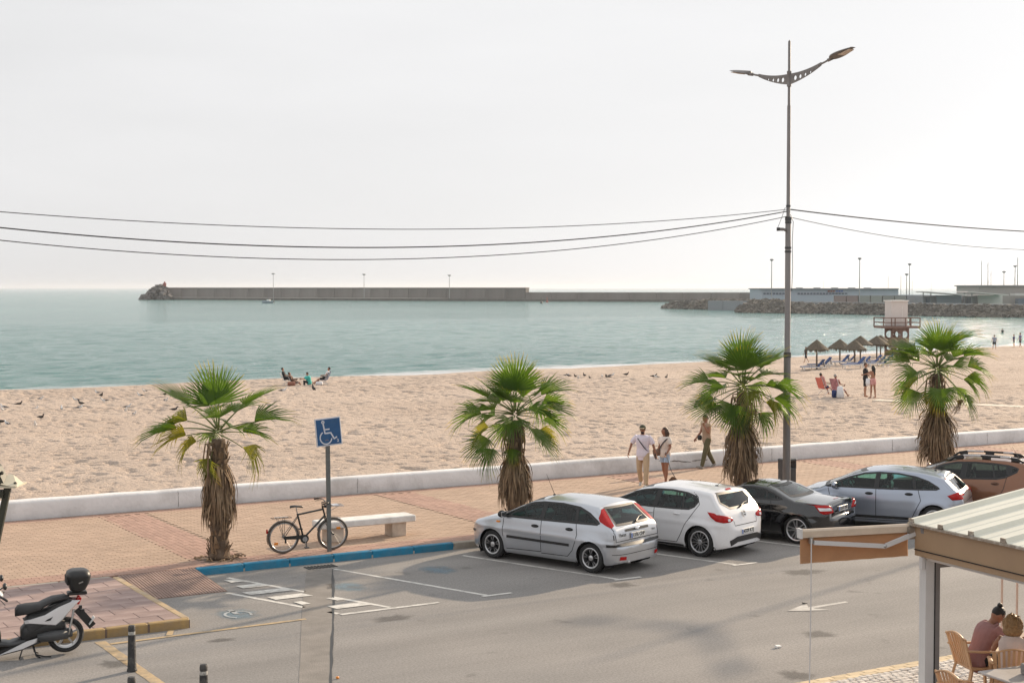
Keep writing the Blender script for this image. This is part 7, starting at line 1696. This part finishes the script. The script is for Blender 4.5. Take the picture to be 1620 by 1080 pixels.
c3 = Vector((*G(1534, 1172, .12).xy, TZ + .012)); garden_chair(c3, R(20), 'empty tan plastic armchair nearest the white post, mostly below the frame')
# ------------------------------------------------------------------ beach furniture
M_thatch = mat('dry_thatch', (.11, .09, .065), .95, var=.35, scale=10, island=.3, bump=.8, bscale=20); M_wood = mat('grey_brown_wood', (.12, .09, .07), .9, var=.2)
def umbrella(px, py, tpy, lab, wpx=38):
    g_ = GB(px, py); Y = g_.y; zt = AT(px, tpy, Y).z - g_.z; r_ = wpx / 2 * Y / F_PX; t = thing('thatched_umbrella', lab, 'beach umbrella', g_, random.uniform(0, 3), 'thatched umbrellas on the beach')
    MB().tube([(0, 0, -.2), (0, 0, zt - .1)], [.07, .06], 8).build('pole', M_wood, t)
    rows = []
    for (q, dz) in ((.03, 0), (.3, -.22), (.65, -.52), (.98, -.80), (1.0, -.88)): rows.append([Vector((r_ * q * math.cos(a) * random.uniform(.97, 1.03), r_ * q * math.sin(a) * random.uniform(.97, 1.03), zt + dz * .92 + random.uniform(-.03, .03) * q)) for a in [2 * PI * k / 20 for k in range(20)]])
    MB().rings(rows, True).build('canopy', M_thatch, t)
    fb = MB()
    for k in range(90):
        a = random.uniform(0, 2 * PI); q = random.uniform(.9, 1.02) * r_; d = Vector((math.cos(a), math.sin(a), 0)); s_ = Vector((-d.y, d.x, 0)) * .05; p = d * q + Vector((0, 0, zt - .78)); L = random.uniform(.08, .30); fb.add([p - s_, p + s_, p + d * .08 + Vector((0, 0, -L))], [(0, 1, 2)])
    tag(fb.build('fringe', M_thatch, t, fix=False), kind='stuff')
for a in ((1292, 584, 537, 'thatched umbrella standing closest to the lamp pole'), (1328.6, 575, 536, 'second thatched umbrella from the lamp pole'), (1352, 577.5, 537.5, 'third thatched umbrella from the lamp pole, in the front row'), (1361, 570, 531, 'tall thatched umbrella half hidden behind the third one'), (1387, 569, 531, 'thatched umbrella whose pole stands among three loungers'), (1393, 566, 530, 'thatched umbrella just left of the lifeguard tower'), (1412, 568, 534, 'thatched umbrella seen through the legs of the lifeguard tower'), (1427, 570, 536, 'thatched umbrella at the side of the lifeguard tower behind the palm')): umbrella(*a)
M_lb = mat('blue_cushion', (.03, .07, .20), .8, var=.1)
def lounger(px, py, lab):
    g_ = GB(px, py); t = thing('sun_lounger', lab, 'sun lounger', g_, R(random.uniform(-8, 6)), 'blue sun loungers under the umbrellas')
    MB().box((-.35, 0, .34), (1.35, .62, .06), bev=.015).build('mattress', M_lb, t); MB().box((.52, 0, .60), (.78, .62, .06), rot=(0, R(-48), 0), bev=.015).build('back_mattress', M_lb, t)
    for s_ in (-.32, .32):
        MB().box((-.1, s_, .30), (1.9, .05, .07)).build('side_rail', M_white, t)
        for x in (-.85, .55): MB().box((x, s_, .14), (.06, .05, .30)).build('leg', M_white, t)
    MB().bar((.85, 0, .28), (.70, 0, .80), .04, .5, up=(0, 1, 0)).build('back_prop', M_white, t)
lp = [(1288, 584, 'lounger'), (1299, 583, ''), (1328, 578, ''), (1338, 577, ''), (1352, 583, ''), (1361, 580, ''), (1379, 578, ''), (1385, 580, ''), (1393, 580, ''), (1398, 577, '')]
LB = ['blue lounger under the umbrella closest to the lamp pole', 'blue lounger just right of the first umbrella pole', 'blue lounger left of the second umbrella group, furthest back', 'blue lounger between the second and third umbrella poles', 'blue lounger in front of the third umbrella pole', 'blue lounger right of the third umbrella pole', 'blue lounger with the highest backrest, beside the couple', 'blue lounger under the umbrella beside the tower', 'blue lounger nearest the lifeguard tower, front one', 'blue lounger nearest the lifeguard tower, back one']
for (px, py, _), lb in zip(lp, LB): lounger(px, py, lb)

# lifeguard tower
M_tw = mat('tower_red_brown', (.18, .12, .10), .8, var=.15); M_tc = mat('tower_cabin', (.62, .58, .56), .6, var=.05)
gt = GB(1419, 566); YT = 149; gt = Vector(((1419 - 810) / F_PX * YT, YT, -1.15)); tw_ = thing('lifeguard_tower', 'red-brown lifeguard tower with a white cabin above the umbrellas', 'lifeguard tower', gt, R(8)); zz = lambda py: AT(1419, py, YT).z - gt.z
k_ = YT / F_PX; zp = zz(517); zr_ = zz(502.5); zc0 = zp + .05; zc1 = zz(477)
MB().box((0, 0, zp), (60 * k_, 2.6, .22)).build('platform', M_tw, tw_)
MB().box((0, .2, (zc0 + zc1) / 2 + .05), (27 * k_, 1.7, zc1 - zc0), bev=.02).build('cabin', M_tc, tw_); MB().box((0, .2, zc1 + .08), (30 * k_, 1.95, .12)).build('cabin_roof', M_white, tw_); MB().box((.28, -.66, zc0 + 1.0), (.05, .03, zc1 - zc0 - .2)).build('door_edge', M_white, tw_)
for z in (zr_, (zr_ + zp) / 2):
    for y in (-1.25, 1.25): MB().bar((-30 * k_, y, z), (30 * k_, y, z), .08, .09).build('rail', M_tw, tw_)
    for x in (-30 * k_, 30 * k_): MB().bar((x, -1.25, z), (x, 1.25, z), .07, .08).build('rail', M_tw, tw_)
for x in (-30 * k_, -17 * k_, -11 * k_, 6 * k_, 15 * k_, 30 * k_): MB().bar((x, -1.25, zp), (x, -1.25, zr_), .09).build('rail_post', M_tw, tw_)
for x in (-30 * k_, 30 * k_): MB().bar((x, 1.25, zp), (x, 1.25, zr_), .09).build('rail_post', M_tw, tw_)
for y in (-.8, .8):
    W2 = 14.5 * k_; zt_ = zp - .1
    ol = [(-W2, 0), (-W2 + .18, 0), (-W2 + .18, zt_ * .2), (-.28, zt_ * .2), (-.28, 0), (.28, 0), (.28, zt_ * .2), (W2 - .18, zt_ * .2), (W2 - .18, 0), (W2, 0), (W2, zt_), (-W2, zt_)]
    hol = []
    me = holes_plate([(-W2, -.3), (W2, -.3), (W2, zt_), (-W2, zt_)], [(x, z, .36) for x in (-.48, .48) for z in (zt_ * .78, zt_ * .36)] + [(0, zt_ * .78, .08), (0, zt_ * .5, .08)], .22); me.materials.append(M_tw)
    pz = link('leg_panel', me, tw_); pz.matrix_local = Matrix.Translation((0, y, 0)) @ Matrix.Rotation(PI / 2, 4, 'X')

# ------------------------------------------------------------------ gulls
M_gw = mat('gull_white', (.62, .62, .62), .7); M_gg = mat('gull_grey_wings', (.10, .10, .11), .7); M_gd = mat('dark_bird', (.035, .032, .033), .8)
def gull_mesh(mw, mg):
    b = MB(); b.tube([(-.20, 0, .15), (-.10, 0, .16), (.02, 0, .17), (.10, 0, .19), (.14, 0, .25), (.16, 0, .29)], [.015, .055, .07, .06, .035, .03], 10); b.ball((.175, 0, .30), (.045, .036, .036), 10, 8); b.tube([(.21, 0, .295), (.26, 0, .285)], [.012, .005], 6)
    b.tube([(.0, .03, .12), (.0, .035, 0)], .006, 4); b.tube([(.0, -.03, .12), (.0, -.035, 0)], .006, 4); b.mi = 1
    for s_ in (-1, 1): b.rings([[Vector((x, s_ * (.045 + w * math.cos(a) * .25), z + w * math.sin(a))) for a in [2 * PI * i / 8 for i in range(8)]] for x, z, w in ((.10, .19, .02), (.04, .185, .05), (-.08, .175, .05), (-.20, .165, .025), (-.29, .16, .008))])
    return b.mesh('gull', [mw, mg], True)
gm1, gm2 = gull_mesh(M_gw, M_gg), gull_mesh(M_gd, M_gd)
gl = [(163, 410), (350, 385), (295, 450), (650, 400), (690, 430), (680, 462), (527, 475), (830, 328), (866, 358), (890, 405), (1197, 355), (1235, 320), (1410, 345), (1420, 400), (1458, 358), (1455, 322), (1490, 460), (1075, 488), (1090, 460), (1150, 515), (352, 550), (302, 622), (60, 605), (25, 485), (5, 585), (30, 465)]
for i, (x, y) in enumerate(gl):
    p = GB(x / 5.4, 560 + (y + 14) / 5.4); o = link('gull', gm1 if i % 4 else gm2, None, p, (0, 0, random.uniform(0, 6.28)), random.uniform(.85, 1.05)); tag(o, 'pale gull with grey wings on the sand left of the first palm' if i % 4 else 'wholly dark gull on the sand left of the first palm', 'gull', 'gulls on the sand left of the first palm')
for i, (x, y) in enumerate([(147, 103), (162, 103), (203, 100), (222, 117), (261, 105), (296, 107), (375, 106), (403, 101), (414, 100), (437, 102), (530, 97), (707, 108), (722, 116), (787, 118)]):
    p = GB(860 + x / 4.05, 570 + (y + 5) / 4.05); o = link('gull', gm2 if i % 3 else gm1, None, p, (0, 0, random.uniform(0, 6.28)), random.uniform(.8, 1.1)); tag(o, 'dark bird resting in the row between the second and third palms' if i % 3 else 'paler bird resting in the row between the second and third palms', 'bird', 'birds on the sand between second and third palm')
o = link('gull', gm2, None, GB(495, 617), (0, -.5, 2.2), 1.2); tag(o, 'dark bird on the sand just in front of the seated group', 'bird')
o = link('gull', gm1, None, GB(448, 622), (0, 0, .1), 1.1); tag(o, 'gull right behind the tip of a palm frond near the seated group', 'gull')

# ------------------------------------------------------------------ breakwater
M_bw = mat('breakwater_concrete', (.19, .175, .165), .95, var=.22, scale=.12, dirt=(.17, .16, .15), dirt_amt=.7, stretch=(1, 1, .25), rnd=.14); M_quay = mat('quay_concrete', (.42, .39, .35), .9, var=.12, scale=.1); M_rock = mat('dark_rock', (.12, .11, .10), .95, var=.35, scale=.5, island=.3, bump=.6, bscale=3)
bA, bB, bC = G(262, 474, SEA_Z), G(832, 476.5, SEA_Z), G(1215, 478, SEA_Z)
bw = thing('breakwater', 'long concrete breakwater wall stretching across the bay to the harbour', 'breakwater', (0, 0, 0))
def wall_run(a, b, z0, z1, thick, step, parent, m, name, gap=.25, j=.0):
    a = Vector((a.x, a.y, 0)); b = Vector((b.x, b.y, 0)); L = (b - a).length; d = (b - a) / L; n = Vector((-d.y, d.x, 0)); k = int(L / step); rz = math.atan2(d.y, d.x)
    for i in range(k):
        c = a + d * (i + .5) * L / k + n * thick / 2
        MB().box((0, 0, 0), (L / k - gap, thick, z1 - z0)).build(name, m, parent, loc=c + Vector((0, random.uniform(-j, j), (z0 + z1) / 2)), rot=(0, 0, rz))
    return d, n, rz, L
back = lambda p, q: Vector((p.x, p.y, 0)) + Vector((p.x, p.y, 0)).normalized() * q
zA, zB, zC = AT(262, 454.8, bA.y).z, AT(832, 458.6, bB.y).z, AT(1215, 464, bC.y).z
d, n, rz, L = wall_run(back(bA, 12), back(bB, 12), SEA_Z - 1, (zA + zB) / 2 + .1, 5, 13.5, bw, M_bw, 'wall_panel')
d2, n2, rz2, L2 = wall_run(back(bB, 12), back(bC, 12), SEA_Z - 1, AT(1000, 462.8, bC.y).z, 5, 16, bw, M_bw, 'wall_panel')
for (p, q, zt_) in ((bA, bB, (zA + zB) / 2 + .5),):
    c = (back(p, 12) + back(q, 12)) / 2 + n * 2.5; MB().box((0, 0, 0), (L, 5.6, .7)).build('wall_coping', M_bw, bw, loc=(c.x, c.y, zt_ - .1), rot=(0, 0, rz))
c = (Vector((bA.x, bA.y, 0)) + Vector((bB.x, bB.y, 0))) / 2 + n * 6; MB().box((0, 0, 0), (L + 6, 12.5, 3.2)).build('quay', M_rock, bw, loc=(c.x, c.y, SEA_Z - .2), rot=(0, 0, rz)); MB().box((0, 0, 0), (L * .78, 12.2, .25)).build('quay_top', M_quay, bw, loc=(c.x - d.x * L * .11, c.y - d.y * L * .11, SEA_Z + 1.53), rot=(0, 0, rz))
c = (Vector((bB.x, bB.y, 0)) + Vector((bC.x, bC.y, 0))) / 2 + n2 * 6; MB().box((0, 0, 0), (L2 + 6, 12.5, 3.0)).build('quay', M_rock, bw, loc=(c.x, c.y, SEA_Z - .1), rot=(0, 0, rz2))
def rock_mesh(b, p, s_, flat=1.0):
    q = Euler((random.uniform(0, 6), random.uniform(0, 6), random.uniform(0, 6))).to_matrix(); vs = []
    for (x, y, z) in ((-1, -1, -1), (1, -1, -1), (1, 1, -1), (-1, 1, -1), (-1, -1, 1), (1, -1, 1), (1, 1, 1), (-1, 1, 1)):
        v = q @ Vector((x * random.uniform(.6, 1.1), y * random.uniform(.5, 1), z * random.uniform(.45, .9))) * s_; v.z *= flat; vs.append(v + Vector(p))
    b.add(vs, [(3, 2, 1, 0), (4, 5, 6, 7), (0, 1, 5, 4), (1, 2, 6, 5), (2, 3, 7, 6), (3, 0, 4, 7)])
rp_ = thing('rock_head', 'heap of dark boulders at the seaward end of the breakwater', 'rock pile', (0, 0, 0)); M_rock1 = mat('dark_boulder', (.115, .105, .10), .95, var=.35, scale=.5, rnd=.3)
for i in range(90):
    q = random.random(); px = 224 + 46 * q; top_ = np.interp(px, [224, 236, 243, 248, 255, 262, 270], [472, 465, 459, 452, 453, 458, 468]); py = random.uniform(top_, 473.5); Y = 1030 + random.uniform(-4, 10) + (473 - py) * .6
    p = AT(px, py, Y); b = MB(); rock_mesh(b, (0, 0, 0), random.uniform(1.3, 2.6)); b.build('boulder', M_rock1, rp_, loc=p)
bc_ = AT(260.5, 453, 1042); bt = thing('beacon', 'small red-brown beacon tower on the boulders at the breakwater end', 'beacon', (bc_.x, bc_.y, AT(260, 459, 1042).z)); hB = AT(260, 447, 1042).z - AT(260, 459, 1042).z
M_red = mat('beacon_red', (.26, .06, .045), .7); MB().lathe([(0, 0), (1.3, 0), (1.1, hB * .8), (1.25, hB * .82), (1.25, hB * .9), (.5, hB), (0, hB)], 12).build('tower', M_red, bt); MB().lathe([(0, hB), (.45, hB), (.4, hB + .7), (0, hB + .9)], 10).build('lantern', M_red, bt)
M_mast = mat('mast_grey', (.33, .32, .32), .6, var=.05)
def mast(px, pyt, pyb, Y, lab, head=True, r_=.22, grp='tall light masts of the harbour', nm='light_mast', cat='light mast'):
    zb, zt = AT(px, pyb, Y).z, AT(px, pyt, Y).z; p = AT(px, pyb, Y); t = thing(nm, lab, cat, (p.x, p.y, zb), 0, grp); MB().tube([(0, 0, 0), (0, 0, zt - zb)], [r_, r_ * .6], 6).build('pole', M_mast, t)
    if head:
        w = 3.2 * Y / F_PX; MB().lathe([(0, -.5), (w * .4, -.45), (w, 0), (w * .9, .25), (0, .45)], 12).build('lamp_ring', M_mast, t, loc=(0, 0, zt - zb))
    return t
for px, a, b, lab in ((432.5, 433, 475, 'light mast on the breakwater above the small boat'), (576, 434, 472, 'middle light mast standing on the breakwater'), (711, 435.5, 472, 'light mast on the breakwater nearest the harbour')): mast(px, a, b, 1000 - (px - 430) * .35, lab)
# boat and buoys
M_hull = mat('boat_hull', (.25, .30, .36), .5); pb2 = G(424, 479.3, SEA_Z); bo = thing('motor_boat', 'small blue and white motor boat below the breakwater', 'boat', pb2, R(175)); 
MB().rings([[Vector((x, w * y, z)) for y, z in ((-1, 1.1 + e), (-.8, .1), (0, -.2), (.8, .1), (1, 1.1 + e))] for x, w, e in ((-3, 1.0, 0), (-1, 1.25, 0), (1.5, 1.0, .1), (3.2, .1, .45))], True, True).build('hull', M_hull, bo); MB().box((-.3, 0, 1.5), (1.8, 1.5, 1.0), bev=.1).build('cabin', M_white, bo); MB().box((-3.3, 0, .8), (.4, .4, 1.0)).build('outboard_engine', M_black, bo); MB().tube([(0, 0, 2), (0, 0, 3.4)], .05, 5).build('aerial_mast', M_black, bo)
for px, py, m_, lab in ((856.5, 479.5, M_olive, 'dark channel buoy floating before the low breakwater wall'), (865.5, 477.8, M_red, 'red channel buoy floating close to the low breakwater wall')):
    q = G(px, py, SEA_Z); b_ = thing('buoy', lab, 'buoy', q, 0, 'channel buoys'); MB().lathe([(0, -.3), (.8, -.3), (.8, .3), (.35, .9), (.12, 2.2), (0, 2.4)], 10).build('float', m_, b_); MB().ball((0, 0, 2.6), .3, 8, 6).build('top_mark', m_, b_)

# ------------------------------------------------------------------ harbour spur of rocks and buildings
def rock_bank(pts, n, lab, seed, size=(1.2, 2.4)):
    """pts: (px, water py, top py, Y)"""
    random.seed(seed); b = MB(); xs = [p[0] for p in pts]
    core = []
    for px, wy, ty, Y in pts: core.append([AT(px, wy, Y) * 1.0 + Vector((0, 1.5, -1.0)), AT(px, wy, Y) + Vector((0, 2.5, .1)), AT(px, ty + 1.5, Y + 6), AT(px, ty + 1.5, Y + 22), AT(px, wy, Y + 25) + Vector((0, 0, -2))])
    for r_ in core: r_[0].z = SEA_Z - 1.5; r_[4].z = SEA_Z - 1.5
    b.rings(core, True, True)
    for i in range(n):
        px = random.uniform(xs[0], xs[-1]); wy = np.interp(px, xs, [p[1] for p in pts]); ty = np.interp(px, xs, [p[2] for p in pts]); Y = np.interp(px, xs, [p[3] for p in pts]); q = random.random(); rock_mesh(b, AT(px, wy + (ty - wy) * q + .3, Y + 1 + 7 * q), random.uniform(*size), .8)
    o = b.build('rock_armour', M_rockb, fix=True); tag(o, lab, 'rock bank'); o['kind'] = 'stuff'; return o
M_rockb = mat('weathered_rock', (.13, .12, .105), .95, var=.3, scale=.3, island=.35, dirt=(.3, .25, .2), dirt_amt=.5)
rock_bank([(1050, 488, 486, 600), (1068, 489, 479, 592), (1110, 490, 475.5, 575), (1168, 492.5, 476, 550), (1240, 494, 476, 520)], 1500, 'dark rocky spur with a pointed tip reaching out from the harbour', 5, (.6, 1.3))
rock_bank([(1166, 495, 489, 500), (1180, 495.5, 482, 500), (1240, 496, 480, 490), (1330, 497.5, 482, 470), (1430, 499.5, 483, 445), (1530, 501.5, 484.5, 425), (1700, 504.5, 486, 405)], 2800, 'long band of grey rock armour below the harbour sheds', 6, (.45, 1.1))
random.seed(77)
M_hb = mat('pale_blue_cladding', (.36, .40, .46), .7, var=.04, scale=.05); M_hd = mat('harbour_grey', (.27, .28, .30), .8, var=.06, scale=.05, rnd=.1); M_win = mat('dark_window', (.10, .13, .17), .2); M_hr = mat('shed_light_roof', (.62, .58, .55), .5, var=.03); M_hbrown = mat('dull_brown_wall', (.25, .19, .18), .85, var=.06, rnd=.08); M_hgreen = mat('grey_green_wall', (.26, .27, .25), .85, rnd=.08)
def slab(name, px0, px1, pyt, pyb, Y0, m, parent, depth=8, Y1=None):
    a, b = AT(px0, pyb, Y0), AT(px1, pyb, Y1 or Y0); zt = AT((px0 + px1) / 2, pyt, (Y0 + (Y1 or Y0)) / 2).z; zb = AT((px0 + px1) / 2, pyb, (Y0 + (Y1 or Y0)) / 2).z
    d = Vector((b.x - a.x, b.y - a.y, 0)); Lx = d.length; d.normalize(); n_ = Vector((-d.y, d.x, 0)); c = Vector(((a.x + b.x) / 2, (a.y + b.y) / 2, (zt + zb) / 2)) + n_ * depth / 2
    return MB().box((0, 0, 0), (Lx, depth, zt - zb)).build(name, m, parent, loc=c, rot=(0, 0, math.atan2(d.y, d.x)))
hw_ = thing('harbour_wall', 'plain grey harbour wall above the rock armour', 'wall', (0, 0, 0))
px = 1120; Ys = lambda p: 560 - (p - 1120) * .18
while px < 1660: slab('wall_panel', px, px + 23.4, 475.5 + (px - 1120) * .012, 492, Ys(px), M_hd, hw_, 3, Ys(px + 24)); px += 24
ba = thing('harbour_hall', 'long pale blue harbour hall with a row of small dark windows', 'building', (0, 0, 0), 0, None)
slab('wall', 1205, 1421, 457, 485, 600, M_hb, ba, 30); slab('roof_edge', 1204, 1422, 456, 457.6, 599, M_hd, ba, 32)
for x in list(range(1208, 1240, 5)) + list(range(1262, 1340, 5)): slab('window', x, x + 3.4, 463.2, 465.6, 599.6, M_win, ba, .6)
slab('lower_wall', 1205, 1320, 467, 485, 598.5, M_hb, ba, 1.5)
for i, x in enumerate((1310, 1314, 1318)): slab('sign_letter', x, x + 2.6, 459.6, 461.6, 599.5, M_red, ba, .6)
for x in (1323, 1327, 1331): slab('sign_letter', x, x + 2.6, 459.6, 461.4, 599.5, M_blue, ba, .6)
for x in (1262, 1290, 1318, 1345, 1370): slab('roof_unit', x, x + 8, 454.8, 456.4, 606, M_hd, ba, 4)
fn = thing('harbour_fence_wall', 'row of dull brown and green wall bays before the blue hall', 'wall', (0, 0, 0))
cols = [M_hbrown, M_hbrown, M_hgreen, M_hgreen, M_hgreen, M_hgreen, M_hd, M_hbrown]
for i in range(8): slab('wall_bay', 1320 + 19 * i + .5, 1320 + 19 * (i + 1) - .8, 467.5, 487, 560, cols[i], fn, 2)
slab('wall_cap', 1318, 1474, 466.3, 467.6, 560, M_hb, fn, 2.4)
for (x0, lab) in ((1457, 'low shed with a pale sloping roof behind the lifeguard tower'), (1522, 'low shed with a pale sloping roof behind the fourth palm')):
    sh = thing('harbour_shed', lab, 'shed', (0, 0, 0), 0, 'sheds on the harbour quay'); slab('wall', x0 + 4, x0 + 24, 468, 487, 545, M_hd, sh, 12); slab('wall', x0 + 25, x0 + 64, 467, 487, 544, M_hb if x0 < 1500 else M_hr, sh, 12); slab('door', x0 + 8, x0 + 14, 471, 487, 543.5, M_win, sh, .6)
    a, b = AT(x0, 461.5, 541), AT(x0 + 64, 466.5, 541); MB().bar(a, b, 14, .35).build('roof', M_hr, sh)
    for x in (x0 + 3, x0 + 15): slab('post', x, x + 1.2, 463, 487, 541, M_hd, sh, .4)
bb_ = thing('harbour_building', 'flat-roofed grey-beige harbour building at the right end of the quay', 'building', (0, 0, 0)); slab('wall', 1548, 1700, 452.4, 487, 600, mat('grey_beige_wall', (.36, .33, .31), .8, var=.05), bb_, 30); slab('roof_edge', 1547, 1702, 451, 452.8, 599, M_hd, bb_, 32); slab('canopy', 1606, 1660, 464, 467.5, 590, M_hr, bb_, 6); slab('opening', 1611, 1660, 472, 482, 589, M_win, bb_, 4)
for px, a, b, Y, lab in ((1220.5, 411, 470, 590, 'light mast left of the tall street lamp'), (1359.5, 409, 478, 555, 'light mast rising above the middle of the blue hall'), (1434, 434, 478, 600, 'shorter light mast right of the blue hall'), (1438.5, 418, 478, 590, 'taller light mast right of the blue hall'), (1588, 430, 460, 640, 'short light mast above the grey-beige building'), (1605.5, 421, 460, 640, 'light mast beside the slanting boat mast at the right')): mast(px, a, b, Y, lab)
for i, (px, a, r_) in enumerate(((1405, 436, .10), (1425, 436, .14), (1443, 444, .08), (1473, 447, .06), (1526, 447, .06), (1552.5, 412, .20), (1562.5, 415, .20), (1567.5, 428, .14), (1609.5, 407, .25), (1303, 444, .05))):
    t = mast(px, a, 470, 650, ['faint thin yacht mast just left of the shorter light mast', 'yacht mast between the blue hall and the light masts', 'faint yacht mast right of the paired light masts', 'faint yacht mast above the left shed', 'faint yacht mast above the right shed', 'tall yacht mast at the left end of the grey-beige building', 'second tall yacht mast over the grey-beige building', 'short yacht mast over the grey-beige building', 'tallest yacht mast, at the right beside a light mast', 'faint mast above the roof of the blue hall'][i], False, r_, 'yacht masts in the harbour', 'yacht_mast', 'mast')
    if r_ > .13 and px > 1500: p = AT(px, a + 3, 650); q = AT(px - 9, 470, 650); o_ = Vector(t.location); MB().tube([p - o_, q - o_], .045, 3).build('stay', M_mast, t)

# ------------------------------------------------------------------ sea haze
hz = MB().box((0, 14000, 17), (30000, 29000, 42)).build('haze', None); hz.data.materials.clear()
hm = bpy.data.materials.new('sea_haze'); hm.use_nodes = True; nt = hm.node_tree; nt.nodes.clear(); pv_ = nt.nodes.new('ShaderNodeVolumePrincipled'); pv_.inputs['Color'].default_value = (.86, .92, 1, 1); pv_.inputs['Density'].default_value = .00009; pv_.inputs['Anisotropy'].default_value = .3
nt.links.new(pv_.outputs[0], nt.nodes.new('ShaderNodeOutputMaterial').inputs['Volume']); hz.data.materials.append(hm); tag(hz, kind='stuff'); hz.location = (0, 0, 0)
